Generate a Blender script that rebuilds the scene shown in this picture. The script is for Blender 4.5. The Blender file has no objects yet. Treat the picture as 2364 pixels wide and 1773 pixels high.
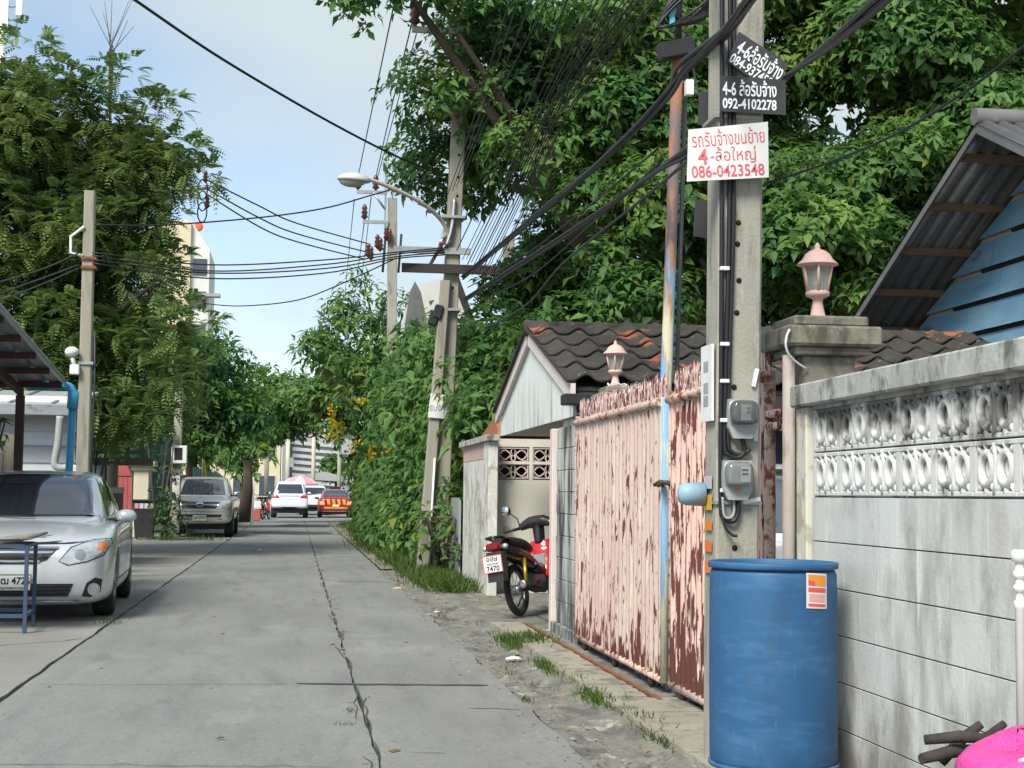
import bpy, bmesh, math, random
import numpy as np
from mathutils import Vector, Matrix
from mathutils.bvhtree import BVHTree
random.seed(7)
RNG = np.random.default_rng(11)
R = math.radians
S = bpy.context.scene
COL = S.collection

# ------------------------------------------------------------------ camera
cam_d = bpy.data.cameras.new('camera')
cam_d.sensor_width = 36.0
cam_d.lens = 53.7
cam_d.clip_start = 0.05
cam_d.clip_end = 2000
cam = bpy.data.objects.new('camera', cam_d)
COL.objects.link(cam)
cam.matrix_world = (Matrix.Translation((0, 0, 1.25)) @ Matrix.Rotation(R(-8.0), 4, 'Z')
                    @ Matrix.Rotation(R(94.15), 4, 'X') @ Matrix.Rotation(R(0.6), 4, 'Z'))
S.camera = cam

# ------------------------------------------------------------------ world, sun, exposure
SUN_EL, SUN_AZ = 46.0, -146.0          # azimuth clockwise from +Y (behind and left of the camera)
w = bpy.data.worlds.new('World')
S.world = w
w.use_nodes = True
wn, wl = w.node_tree.nodes, w.node_tree.links
wn.clear()
sky = wn.new('ShaderNodeTexSky')
sky.sky_type = 'NISHITA'
sky.sun_disc = False
sky.sun_elevation = R(SUN_EL)
sky.sun_rotation = R(SUN_AZ)
sky.air_density = 1.0
sky.dust_density = 0.35
sky.ozone_density = 0.8
tc = wn.new('ShaderNodeTexCoord')
mp = wn.new('ShaderNodeMapping')
mp.inputs['Scale'].default_value = (1.0, 1.0, 2.2)
mp.inputs['Location'].default_value = (0.35, 0.1, 0.62)
wl.new(tc.outputs['Generated'], mp.inputs['Vector'])
nz = wn.new('ShaderNodeTexNoise')
nz.inputs['Scale'].default_value = 2.6
nz.inputs['Detail'].default_value = 7
nz.inputs['Roughness'].default_value = 0.45
wl.new(mp.outputs['Vector'], nz.inputs['Vector'])
cr = wn.new('ShaderNodeValToRGB')
cr.color_ramp.elements[0].position = 0.40
cr.color_ramp.elements[0].color = (0.22, 0.22, 0.22, 1)
cr.color_ramp.elements[1].position = 0.62
cr.color_ramp.elements[1].color = (0.97, 0.97, 0.97, 1)
wl.new(nz.outputs['Fac'], cr.inputs['Fac'])
mxw = wn.new('ShaderNodeMixRGB')
mxw.inputs['Color2'].default_value = (3.75, 4.25, 4.45, 1)      # sunlit thin cloud, in the sky texture's own units
wl.new(cr.outputs['Color'], mxw.inputs['Fac'])
wl.new(sky.outputs['Color'], mxw.inputs['Color1'])
bg = wn.new('ShaderNodeBackground')
bg.inputs['Strength'].default_value = 0.092
wl.new(mxw.outputs['Color'], bg.inputs['Color'])
wo = wn.new('ShaderNodeOutputWorld')
wl.new(bg.outputs['Background'], wo.inputs['Surface'])

sun_d = bpy.data.lights.new('sun', 'SUN')
sun_d.energy = 2.7
sun_d.angle = R(22)
sun_d.color = (1.0, 0.97, 0.88)
sun = bpy.data.objects.new('sun', sun_d)
COL.objects.link(sun)
sd = Vector((math.sin(R(SUN_AZ)) * math.cos(R(SUN_EL)), math.cos(R(SUN_AZ)) * math.cos(R(SUN_EL)), math.sin(R(SUN_EL))))
sun.rotation_euler = sd.to_track_quat('Z', 'Y').to_euler()
sun.location = (0, 0, 30)
S.view_settings.view_transform = 'Standard'
S.view_settings.look = 'None'
S.view_settings.gamma = 1.0
S.view_settings.exposure = 1.0
try:
    S.cycles.use_denoising = True
    S.cycles.max_bounces = 6
    S.cycles.transparent_max_bounces = 12
except Exception:
    pass

# ------------------------------------------------------------------ helpers: things and parts
ORG = {}

def put(o, parent=None):
    COL.objects.link(o)
    if parent is not None:
        o.parent = parent
        ORG[o.name] = ORG.get(parent.name, (0, 0, 0))
    return o

def tag(o, label=None, cat=None, group=None, kind=None):
    if label: o['label'] = label
    if cat: o['category'] = cat
    if group: o['group'] = group
    if kind: o['kind'] = kind
    return o

def thing(name, label, cat, loc=(0, 0, 0), group=None, rz=0.0):
    o = bpy.data.objects.new(name, None)
    o.empty_display_size = 0.2
    o.location = loc
    o.rotation_euler = (0, 0, rz)
    COL.objects.link(o)
    ORG[o.name] = tuple(loc)
    return tag(o, label, cat, group)

class MB:
    """collects geometry, then links it as one mesh object"""
    def __init__(s):
        s.v = []; s.f = []; s.sm = []
    def add(s, vs, fs, smooth=False):
        n = len(s.v)
        s.v.extend([tuple(p) for p in vs])
        s.f.extend([tuple(i + n for i in f) for f in fs])
        s.sm.extend([smooth] * len(fs))
        return s
    def box(s, x0, x1, y0, y1, z0, z1, c=0.0):
        if c <= 0:
            vs = [(x, y, z) for z in (z0, z1) for y in (y0, y1) for x in (x0, x1)]
            return s.add(vs, [(0, 2, 3, 1), (4, 5, 7, 6), (0, 1, 5, 4), (2, 6, 7, 3), (0, 4, 6, 2), (1, 3, 7, 5)])
        vs = []; idx = {}
        for iz, z in enumerate((z0, z1)):
            for iy, y in enumerate((y0, y1)):
                for ix, x in enumerate((x0, x1)):
                    sx, sy, sz = (1 - 2 * ix), (1 - 2 * iy), (1 - 2 * iz)
                    for a in range(3):
                        p = [x + sx * c, y + sy * c, z + sz * c]
                        p[a] = (x, y, z)[a]
                        idx[(ix, iy, iz, a)] = len(vs); vs.append(tuple(p))
        g = lambda ix, iy, iz, a: idx[(ix, iy, iz, a)]
        fs = []
        for k in (0, 1):
            q = [g(k, 0, 0, 0), g(k, 1, 0, 0), g(k, 1, 1, 0), g(k, 0, 1, 0)]; fs.append(q if k else q[::-1])
            q = [g(0, k, 0, 1), g(1, k, 0, 1), g(1, k, 1, 1), g(0, k, 1, 1)]; fs.append(q[::-1] if k else q)
            q = [g(0, 0, k, 2), g(1, 0, k, 2), g(1, 1, k, 2), g(0, 1, k, 2)]; fs.append(q if k else q[::-1])
        for a, b in ((0, 1), (0, 2), (1, 2)):
            o = 3 - a - b
            for ka in (0, 1):
                for kb in (0, 1):
                    def key(ko, ax):
                        t = [0, 0, 0]; t[a] = ka; t[b] = kb; t[o] = ko
                        return g(t[0], t[1], t[2], ax)
                    fs.append([key(0, a), key(0, b), key(1, b), key(1, a)])
        for ix in (0, 1):
            for iy in (0, 1):
                for iz in (0, 1):
                    fs.append([g(ix, iy, iz, 0), g(ix, iy, iz, 1), g(ix, iy, iz, 2)])
        return s.add(vs, fs)
    def obox(s, c, sx, sy, sz, M=None, ch=0.0):
        b = MB().box(-sx / 2, sx / 2, -sy / 2, sy / 2, -sz / 2, sz / 2, ch)
        M = M if M is not None else Matrix.Identity(3)
        return s.add([Vector(c) + M @ Vector(p) for p in b.v], b.f)
    def tube(s, pts, r, n=6, cap=True, smooth=True):
        pts = [Vector(p) for p in pts]
        k = len(pts)
        rs = r if isinstance(r, (list, tuple)) else [r] * k
        vs = []; fs = []
        up = None
        for i, p in enumerate(pts):
            d = (pts[min(i + 1, k - 1)] - pts[max(i - 1, 0)])
            d = d.normalized() if d.length > 1e-9 else Vector((0, 0, 1))
            if up is None:
                up = Vector((0, 0, 1)) if abs(d.z) < 0.95 else Vector((0, 1, 0))
            a = d.cross(up)
            if a.length < 1e-6: a = d.orthogonal()
            a.normalize(); b = a.cross(d).normalized(); up = b
            for j in range(n):
                t = 2 * math.pi * j / n
                vs.append(p + (a * math.cos(t) + b * math.sin(t)) * rs[i])
        for i in range(k - 1):
            for j in range(n):
                fs.append((i * n + j, i * n + (j + 1) % n, (i + 1) * n + (j + 1) % n, (i + 1) * n + j))
        s.add(vs, fs, smooth)
        if cap:
            m = len(s.v) - k * n
            s.f.append(tuple(m + j for j in range(n))); s.sm.append(False)
            s.f.append(tuple(m + (k - 1) * n + j for j in reversed(range(n)))); s.sm.append(False)
        return s
    def lathe(s, prof, c, n=16, axis='Z', a0=0.0, smooth=True, M=None):
        vs = []; fs = []
        for r, h in prof:
            for j in range(n):
                t = a0 + 2 * math.pi * j / n
                p = Vector((r * math.cos(t), r * math.sin(t), h))
                if axis == 'X': p = Vector((p.z, p.x, p.y))
                elif axis == 'Y': p = Vector((p.x, p.z, p.y))
                if M is not None: p = M @ p
                vs.append(Vector(c) + p)
        for i in range(len(prof) - 1):
            for j in range(n):
                fs.append((i * n + j, i * n + (j + 1) % n, (i + 1) * n + (j + 1) % n, (i + 1) * n + j))
        fs.append(tuple(reversed(range(n))))
        fs.append(tuple((len(prof) - 1) * n + j for j in range(n)))
        return s.add(vs, fs, smooth)
    def prism(s, poly, fn, d0, d1):
        """poly: 2D outline; fn(a, b, d) -> 3D point; extruded from d0 to d1"""
        n = len(poly)
        vs = [fn(a, b, d0) for a, b in poly] + [fn(a, b, d1) for a, b in poly]
        fs = [tuple(range(n))[::-1], tuple(range(n, 2 * n))]
        fs += [(i, (i + 1) % n, n + (i + 1) % n, n + i) for i in range(n)]
        return s.add(vs, fs)
    def grid(s, nu, nv, fn, smooth=True):
        vs = [fn(i / nu, j / nv) for j in range(nv + 1) for i in range(nu + 1)]
        fs = [(j * (nu + 1) + i, j * (nu + 1) + i + 1, (j + 1) * (nu + 1) + i + 1, (j + 1) * (nu + 1) + i)
              for j in range(nv) for i in range(nu)]
        return s.add(vs, fs, smooth)
    def ball(s, c, r, n=10, sq=(1, 1, 1)):
        prof = [(max(1e-4, r * math.sin(math.pi * i / (n // 2 + 1))), -r * math.cos(math.pi * i / (n // 2 + 1))) for i in range(n // 2 + 2)]
        m = MB().lathe(prof, (0, 0, 0), n)
        return s.add([(c[0] + p[0] * sq[0], c[1] + p[1] * sq[1], c[2] + p[2] * sq[2]) for p in m.v], m.f, True)
    def mesh(s, name, off=(0, 0, 0)):
        me = bpy.data.meshes.new(name)
        me.from_pydata([(p[0] - off[0], p[1] - off[1], p[2] - off[2]) for p in s.v], [], s.f)
        me.polygons.foreach_set('use_smooth', s.sm)
        bm = bmesh.new(); bm.from_mesh(me)
        bmesh.ops.recalc_face_normals(bm, faces=bm.faces)
        bm.to_mesh(me); bm.free()
        return me
    def build(s, name, mat, parent=None, local=False, kind=None):
        off = (0, 0, 0) if (parent is None or local) else ORG.get(parent.name, (0, 0, 0))
        me = s.mesh(name, off)
        if mat: me.materials.append(mat)
        o = bpy.data.objects.new(name, me)
        put(o, parent)
        if kind: o['kind'] = kind
        return o
    def solo(s, name, mat, label, cat, group=None, base=None):
        """one-mesh top-level thing, origin at its base"""
        P = np.array(s.v)
        b = base or (float(P[:, 0].mean()), float(P[:, 1].mean()), float(P[:, 2].min()))
        me = s.mesh(name, b)
        if mat: me.materials.append(mat)
        o = bpy.data.objects.new(name, me)
        o.location = b
        COL.objects.link(o); ORG[o.name] = tuple(b)
        return tag(o, label, cat, group)

def piece(name, me, parent, loc, rot=None):
    o = bpy.data.objects.new(name, me)
    put(o, parent)
    og = ORG.get(parent.name, (0, 0, 0))
    o.location = (loc[0] - og[0], loc[1] - og[1], loc[2] - og[2])
    if rot: o.rotation_euler = rot
    return o

def copy_tree(o, parent=None):
    c = o.copy(); COL.objects.link(c); c.parent = parent
    if parent is None: ORG[c.name] = tuple(c.location)
    for ch in list(o.children): copy_tree(ch, c)
    return c

# ------------------------------------------------------------------ helpers: materials
MATS = {}
def _n(nt, t, **kw):
    n = nt.nodes.new(t)
    for k, v in kw.items():
        if k in n.inputs: n.inputs[k].default_value = v
        else: setattr(n, k, v)
    return n

def _ramp(nt, src, stops):
    r = _n(nt, 'ShaderNodeValToRGB')
    e = r.color_ramp.elements
    while len(e) < len(stops): e.new(0.5)
    for el, (p, c) in zip(e, stops):
        el.position = p
        el.color = (c, c, c, 1) if isinstance(c, (int, float)) else (c[0], c[1], c[2], 1)
    nt.links.new(src, r.inputs['Fac'])
    return r.outputs['Color']

def _noise(nt, pos, sc, det=5.0, rg=0.6, off=0.0, dist=0.0):
    m = _n(nt, 'ShaderNodeMapping')
    m.inputs['Scale'].default_value = (sc, sc, sc) if isinstance(sc, (int, float)) else sc
    m.inputs['Location'].default_value = (off, off * 1.7, off * 0.6)
    nt.links.new(pos, m.inputs['Vector'])
    n = _n(nt, 'ShaderNodeTexNoise', Scale=1.0, Detail=det, Roughness=rg, Distortion=dist)
    nt.links.new(m.outputs['Vector'], n.inputs['Vector'])
    return n.outputs['Fac']

def mat(name, c1, c2=None, sc=6.0, rough=0.8, bump=0.0, bsc=40.0, metal=0.0, spec=0.4, coat=0.0, layers=(),
        lo=0.3, hi=0.7, local=False, alpha=1.0, trans=0.0, island=0.0, emis=None, bdist=0.01):
    """procedural surface: colour noise c1..c2, then wear layers dict(c, sc, lo, hi, z=(z0,z1), off)"""
    m = bpy.data.materials.new(name)
    m.use_nodes = True
    nt = m.node_tree
    b = nt.nodes['Principled BSDF']
    if local: pos = _n(nt, 'ShaderNodeTexCoord').outputs['Object']
    else: pos = _n(nt, 'ShaderNodeNewGeometry').outputs['Position']
    c2 = c2 or tuple(x * 0.85 for x in c1)
    col = _ramp(nt, _noise(nt, pos, sc), [(lo, c1), (hi, c2)])
    for i, L in enumerate(layers):
        nf = _noise(nt, pos, L['sc'], L.get('det', 6), L.get('rg', 0.6), L.get('off', 3.1 * (i + 1)), L.get('dist', 0))
        if 'zs' in L:                       # wear that spreads with height but keeps hard flaked edges
            sx = _n(nt, 'ShaderNodeSeparateXYZ'); nt.links.new(pos, sx.inputs[0])
            mr = _n(nt, 'ShaderNodeMapRange'); nt.links.new(sx.outputs[2], mr.inputs['Value'])
            mr.inputs['From Min'].default_value, mr.inputs['From Max'].default_value = L['zs']
            mr.inputs['To Max'].default_value = L.get('amp', 0.25)
            ad = _n(nt, 'ShaderNodeMath', operation='ADD'); nt.links.new(nf, ad.inputs[0]); nt.links.new(mr.outputs[0], ad.inputs[1])
            nf = ad.outputs[0]
        k = _ramp(nt, nf, [(L['lo'], 0.0), (L['hi'], 1.0)])
        if 'z' in L:
            sx = _n(nt, 'ShaderNodeSeparateXYZ'); nt.links.new(pos, sx.inputs[0])
            mr = _n(nt, 'ShaderNodeMapRange'); nt.links.new(sx.outputs['XYZ'.index(L.get('ax', 'Z'))], mr.inputs['Value'])
            mr.inputs['From Min'].default_value, mr.inputs['From Max'].default_value = L['z']
            mu = _n(nt, 'ShaderNodeMath', operation='MULTIPLY')
            nt.links.new(k, mu.inputs[0]); nt.links.new(mr.outputs[0], mu.inputs[1])
            k = mu.outputs[0]
        if 'a' in L:
            mu = _n(nt, 'ShaderNodeMath', operation='MULTIPLY'); mu.inputs[1].default_value = L['a']
            nt.links.new(k, mu.inputs[0]); k = mu.outputs[0]
        mx = _n(nt, 'ShaderNodeMixRGB')
        nt.links.new(k, mx.inputs['Fac']); nt.links.new(col, mx.inputs['Color1'])
        mx.inputs['Color2'].default_value = (*L['c'], 1)
        col = mx.outputs['Color']
    if island:
        g = _n(nt, 'ShaderNodeNewGeometry')
        hs = _n(nt, 'ShaderNodeHueSaturation')
        mr = _n(nt, 'ShaderNodeMapRange'); nt.links.new(g.outputs['Random Per Island'], mr.inputs['Value'])
        mr.inputs['To Min'].default_value = 1 - island; mr.inputs['To Max'].default_value = 1 + island
        nt.links.new(mr.outputs[0], hs.inputs['Value']); nt.links.new(col, hs.inputs['Color'])
        col = hs.outputs['Color']
    nt.links.new(col, b.inputs['Base Color'])
    b.inputs['Roughness'].default_value = rough
    b.inputs['Metallic'].default_value = metal
    b.inputs['Specular IOR Level'].default_value = spec
    b.inputs['Coat Weight'].default_value = coat
    b.inputs['Coat Roughness'].default_value = 0.04
    b.inputs['Alpha'].default_value = alpha
    b.inputs['Transmission Weight'].default_value = trans
    if emis:
        b.inputs['Emission Color'].default_value = (*emis[0], 1)
        b.inputs['Emission Strength'].default_value = emis[1]
    if bump:
        bp = _n(nt, 'ShaderNodeBump', Strength=bump, Distance=bdist)
        nt.links.new(_noise(nt, pos, bsc, 6, 0.65), bp.inputs['Height'])
        nt.links.new(bp.outputs['Normal'], b.inputs['Normal'])
    MATS[name] = m
    return m

def leafmat(name, c1, c2, c3, sc=0.9, island=0.24, translucent=0.46, rough=0.55):
    """foliage: clump-scale colour noise, a random shade for every leaf, light passing through"""
    m = bpy.data.materials.new(name); m.use_nodes = True
    nt = m.node_tree; b = nt.nodes['Principled BSDF']
    g = _n(nt, 'ShaderNodeNewGeometry')
    col = _ramp(nt, _noise(nt, g.outputs['Position'], sc, 3), [(0.32, c1), (0.52, c2), (0.72, c3)])
    hs = _n(nt, 'ShaderNodeHueSaturation')
    mr = _n(nt, 'ShaderNodeMapRange'); nt.links.new(g.outputs['Random Per Island'], mr.inputs['Value'])
    mr.inputs['To Min'].default_value = 1 - island; mr.inputs['To Max'].default_value = 1 + island
    nt.links.new(mr.outputs[0], hs.inputs['Value']); nt.links.new(col, hs.inputs['Color'])
    mr2 = _n(nt, 'ShaderNodeMapRange'); nt.links.new(g.outputs['Random Per Island'], mr2.inputs['Value'])
    mr2.inputs['To Min'].default_value = 0.515; mr2.inputs['To Max'].default_value = 0.485
    nt.links.new(mr2.outputs[0], hs.inputs['Hue'])
    sel = _ramp(nt, g.outputs['Random Per Island'], [(0.975, 0.0), (0.985, 1.0)])     # the odd yellowed leaf
    yl = _n(nt, 'ShaderNodeMixRGB'); nt.links.new(sel, yl.inputs['Fac']); nt.links.new(hs.outputs['Color'], yl.inputs['Color1'])
    yl.inputs['Color2'].default_value = (0.25, 0.28, 0.05, 1)
    out = yl.outputs['Color']
    nt.links.new(out, b.inputs['Base Color'])
    b.inputs['Roughness'].default_value = rough
    b.inputs['Specular IOR Level'].default_value = 0.28
    t = _n(nt, 'ShaderNodeBsdfTranslucent')
    nt.links.new(out, t.inputs['Color'])
    mx = _n(nt, 'ShaderNodeMixShader'); mx.inputs[0].default_value = translucent
    nt.links.new(b.outputs[0], mx.inputs[1]); nt.links.new(t.outputs[0], mx.inputs[2])
    nt.links.new(mx.outputs[0], nt.nodes['Material Output'].inputs['Surface'])
    MATS[name] = m
    return m

def flat(name, c, rough=0.6, metal=0.0, **k):
    return mat(name, c, tuple(min(1, x * 0.88) for x in c), sc=k.pop('sc', 9.0), rough=rough, metal=metal, **k)

# writing: flat lettering built as a mesh that stands 1-2 mm proud of its sign
def lettering(txt, size, matl, parent, M, name='lettering', align='CENTER', bold=0.0, sx=1.0, fit=None):
    cu = bpy.data.curves.new('tmp', 'FONT')
    cu.body = txt; cu.size = size; cu.align_x = align; cu.align_y = 'CENTER'
    cu.offset = bold; cu.extrude = 0.0006; cu.resolution_u = 3
    o = bpy.data.objects.new('tmp', cu); COL.objects.link(o)
    dg = bpy.context.evaluated_depsgraph_get()
    me = bpy.data.meshes.new_from_object(o.evaluated_get(dg))
    bpy.data.objects.remove(o); bpy.data.curves.remove(cu)
    me.name = name
    me.materials.clear(); me.materials.append(matl)
    if fit:
        xs = [v.co.x for v in me.vertices]; ys_ = [v.co.y for v in me.vertices]
        me.transform(Matrix.Diagonal((fit[0] / (max(xs) - min(xs)), fit[1] / (max(ys_) - min(ys_)), 1, 1)) @ Matrix.Translation((-(max(xs) + min(xs)) / 2, -(max(ys_) + min(ys_)) / 2, 0)))
    og = Vector(ORG.get(parent.name, (0, 0, 0)))
    me.transform(Matrix.Translation(-og) @ M @ Matrix.Diagonal((sx, 1, 1, 1)))
    return put(bpy.data.objects.new(name, me), parent)

def face_cam(x, y, z, rot=0.0, yaw=0.0):
    """frame for writing on a surface that looks towards -Y"""
    return (Matrix.Translation((x, y, z)) @ Matrix.Rotation(yaw, 4, 'Z') @ Matrix.Rotation(R(90), 4, 'X') @ Matrix.Rotation(rot, 4, 'Z'))
from mathutils import noise as NZ
def nz3(x, y, z=0.0): return NZ.noise(Vector((x, y, z)))

# ------------------------------------------------------------------ materials of the place
m_road = mat('road concrete', (0.168, 0.172, 0.161), (0.230, 0.232, 0.216), sc=(0.9, 0.35, 1), rough=0.88, bump=0.35, bsc=55, layers=(
    dict(c=(0.135, 0.135, 0.13), sc=(4.5, 0.7, 1), lo=0.50, hi=0.70, a=0.6),
    dict(c=(0.36, 0.355, 0.33), sc=(1.3, 0.5, 1), lo=0.58, hi=0.75, a=0.5, off=9),
    dict(c=(0.11, 0.11, 0.105), sc=(26.0, 12.0, 1), lo=0.56, hi=0.74, a=0.6, off=4), dict(c=(0.10, 0.10, 0.098), sc=(2.2, 2.0, 1), lo=0.62, hi=0.70, a=0.35, off=13),
    dict(c=(0.40, 0.39, 0.36), sc=(70.0, 34.0, 1), lo=0.58, hi=0.72, a=0.5, off=6)))
m_lot = mat('old left concrete', (0.195, 0.190, 0.170), (0.27, 0.262, 0.235), sc=(0.8, 0.4, 1), rough=0.92, bump=0.4, bsc=40, layers=(
    dict(c=(0.15, 0.145, 0.13), sc=(1.1, 0.6, 1), lo=0.55, hi=0.68, a=0.6), dict(c=(0.20, 0.19, 0.17), sc=20.0, lo=0.58, hi=0.74, a=0.4)))
m_base = mat('joint dirt', (0.05, 0.048, 0.042), (0.09, 0.085, 0.07), sc=9, rough=0.95)
m_seal = mat('bitumen', (0.045, 0.045, 0.05), (0.075, 0.075, 0.08), sc=12, rough=0.75, bump=0.3)
m_verge = mat('broken concrete', (0.15, 0.147, 0.125), (0.235, 0.226, 0.19), sc=(5, 3, 1), rough=0.95, bump=0.6, bsc=30, bdist=0.02, layers=(
    dict(c=(0.105, 0.10, 0.09), sc=(5.0, 2.4, 1), lo=0.50, hi=0.62, a=0.85), dict(c=(0.44, 0.42, 0.36), sc=(7, 3.5, 1), lo=0.60, hi=0.68, a=0.7),
    dict(c=(0.08, 0.078, 0.07), sc=26.0, lo=0.54, hi=0.68, a=0.75), dict(c=(0.36, 0.30, 0.20), sc=(2, 0.8, 1), lo=0.58, hi=0.72, a=0.5, off=33)))
m_soil = mat('soil', (0.16, 0.145, 0.115), (0.24, 0.22, 0.18), sc=0.7, rough=0.95, bump=0.3)
m_block = mat('whitewashed block', (0.60, 0.615, 0.595), (0.47, 0.475, 0.455), sc=(2.0, 2.2, 0.9), rough=0.92, bump=0.25, bsc=45, layers=(
    dict(c=(0.26, 0.255, 0.23), sc=(4, 4.5, 1.1), lo=0.50, hi=0.70, a=0.75), dict(c=(0.34, 0.32, 0.26), sc=(3, 3, 1.6), lo=0.58, hi=0.74, a=0.6),
    dict(c=(0.72, 0.75, 0.74), sc=(9, 11, 1.2), lo=0.62, hi=0.72, a=0.6), dict(c=(0.20, 0.185, 0.145), sc=(4, 4, 2), lo=0.55, hi=0.78, zs=(0.65, 0.0), amp=0.28, a=0.85), dict(c=(0.20, 0.185, 0.15), sc=(2.2, 2.6, 2.2), lo=0.60, hi=0.72, a=0.6, off=41), dict(c=(0.74, 0.76, 0.75), sc=(2.6, 2.6, 14), lo=0.66, hi=0.72, a=0.5, off=37)))
m_vent = mat('vent block paint', (0.66, 0.66, 0.64), (0.52, 0.52, 0.495), sc=(4, 4, 3), rough=0.9, bump=0.2, layers=(
    dict(c=(0.10, 0.098, 0.085), sc=(7, 6, 5), lo=0.60, hi=0.74, zs=(1.36, 1.62), amp=0.22, a=0.92), dict(c=(0.30, 0.29, 0.26), sc=(14, 14, 6), lo=0.55, hi=0.75, a=0.5)))
m_cope = mat('lichen coping', (0.47, 0.47, 0.44), (0.30, 0.30, 0.28), sc=(5, 6, 4), rough=0.95, bump=0.4, layers=(
    dict(c=(0.10, 0.10, 0.09), sc=(9, 9, 6), lo=0.50, hi=0.66, a=0.9), dict(c=(0.60, 0.62, 0.60), sc=(16, 16, 5), lo=0.60, hi=0.72, a=0.7)))
m_pillar = mat('mossy cement', (0.27, 0.25, 0.20), (0.17, 0.16, 0.125), sc=5, rough=0.95, bump=0.4, layers=(
    dict(c=(0.065, 0.06, 0.045), sc=(10, 10, 5), lo=0.45, hi=0.65, a=0.85), dict(c=(0.38, 0.36, 0.28), sc=14, lo=0.6, hi=0.75, a=0.6)))
m_pipepost = mat('pink grey post', (0.50, 0.45, 0.40), (0.42, 0.36, 0.33), sc=(8, 8, 3), rough=0.85, bump=0.3, layers=(
    dict(c=(0.22, 0.20, 0.17), sc=(20, 20, 4), lo=0.55, hi=0.68, a=0.8),))
m_gate = mat('peeling pink paint', (0.47, 0.335, 0.30), (0.56, 0.455, 0.395), sc=(4, 5, 1.2), rough=0.75, bump=0.5, bsc=30, bdist=0.006, layers=(
    dict(c=(0.50, 0.31, 0.295), sc=(2, 2, 1.0), lo=0.45, hi=0.7, z=(1.3, 0.4), a=0.7),
    dict(c=(0.12, 0.035, 0.03), sc=(26, 26, 4.0), lo=0.585, hi=0.615, rg=0.65), dict(c=(0.64, 0.58, 0.52), sc=(30, 30, 2.6), lo=0.60, hi=0.64, a=0.7, off=17),
    dict(c=(0.10, 0.024, 0.022), sc=(20, 20, 2.6), lo=0.66, hi=0.69, zs=(0.55, 0.10), amp=0.23, rg=0.6), dict(c=(0.10, 0.026, 0.024), sc=(16, 16, 3.4), lo=0.64, hi=0.66, off=51),
    dict(c=(0.09, 0.03, 0.02), sc=(40, 40, 14), lo=0.64, hi=0.67, a=0.8)))
m_gate2 = mat('badly peeling pink paint', (0.68, 0.47, 0.385), (0.64, 0.42, 0.37), sc=(4, 5, 1.2), rough=0.75, bump=0.5, bsc=30, bdist=0.006, layers=(
    dict(c=(0.12, 0.03, 0.028), sc=(24, 24, 4.0), lo=0.51, hi=0.535, rg=0.6), dict(c=(0.64, 0.58, 0.50), sc=(30, 30, 2.6), lo=0.60, hi=0.64, a=0.6, off=17),
    dict(c=(0.10, 0.03, 0.025), sc=(20, 20, 3), lo=0.66, hi=0.68, zs=(0.95, 0.12), amp=0.30, rg=0.6),
    dict(c=(0.22, 0.28, 0.42), sc=(18, 18, 4), lo=0.68, hi=0.69, a=0.7)))
m_spike = mat('peeled spikes', (0.62, 0.42, 0.37), (0.55, 0.36, 0.33), sc=8, rough=0.8, layers=(
    dict(c=(0.13, 0.03, 0.03), sc=(30, 30, 9), lo=0.48, hi=0.51), dict(c=(0.75, 0.68, 0.62), sc=(40, 40, 20), lo=0.56, hi=0.60)))
m_rail = mat('flaking rail', (0.62, 0.47, 0.40), (0.50, 0.36, 0.30), sc=9, rough=0.8, bump=0.5, bsc=60, layers=(
    dict(c=(0.20, 0.075, 0.03), sc=(14, 9, 14), lo=0.50, hi=0.60), dict(c=(0.06, 0.03, 0.02), sc=(30, 22, 30), lo=0.62, hi=0.68)))
m_rust = mat('rust', (0.27, 0.105, 0.045), (0.13, 0.06, 0.035), sc=14, rough=0.9, bump=0.4, bsc=70)
m_darksteel = mat('dark rusty steel', (0.07, 0.045, 0.035), (0.11, 0.07, 0.05), sc=18, rough=0.85, bump=0.3)
m_rustpole = mat('layered pole paint', (0.38, 0.15, 0.065), (0.28, 0.11, 0.055), sc=(9, 9, 2), rough=0.75, bump=0.25, layers=(
    dict(c=(0.135, 0.10, 0.10), sc=(3, 3, 0.9), lo=0.44, hi=0.50, z=(3.95, 3.7), off=2), dict(c=(0.42, 0.20, 0.07), sc=(6, 6, 2.2), lo=0.46, hi=0.52, z=(3.4, 2.9)),
    dict(c=(0.57, 0.53, 0.38), sc=(5, 5, 1.0), lo=0.36, hi=0.40, z=(2.65, 2.4)), dict(c=(0.20, 0.36, 0.55), sc=(20, 7, 0.9), lo=0.48, hi=0.52, z=(2.95, 2.7))))
m_conc = mat('pole concrete', (0.36, 0.345, 0.29), (0.27, 0.26, 0.22), sc=(5, 5, 1.5), rough=0.95, bump=0.5, bsc=50, layers=(
    dict(c=(0.13, 0.125, 0.105), sc=(12, 12, 2.5), lo=0.52, hi=0.68, a=0.75), dict(c=(0.46, 0.445, 0.385), sc=(20, 20, 7), lo=0.6, hi=0.72, a=0.5)))
m_conc2 = mat('weathered pole concrete', (0.34, 0.315, 0.255), (0.26, 0.24, 0.195), sc=(5, 5, 0.9), rough=0.95, bump=0.4, layers=(
    dict(c=(0.14, 0.13, 0.10), sc=(10, 10, 1.2), lo=0.55, hi=0.7, a=0.7),))
m_cable = flat('cable black', (0.014, 0.014, 0.016), rough=0.45)
m_cableg = flat('cable grey', (0.05, 0.055, 0.06), rough=0.5)
m_black = flat('black plastic', (0.022, 0.022, 0.024), rough=0.5)
m_white = flat('white paint', (0.74, 0.74, 0.72), rough=0.6)
m_offwhite = mat('white board', (0.74, 0.73, 0.70), (0.66, 0.65, 0.61), sc=6, rough=0.55, layers=(dict(c=(0.55, 0.46, 0.33), sc=(9, 9, 4), lo=0.66, hi=0.75, a=0.5),))
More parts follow.
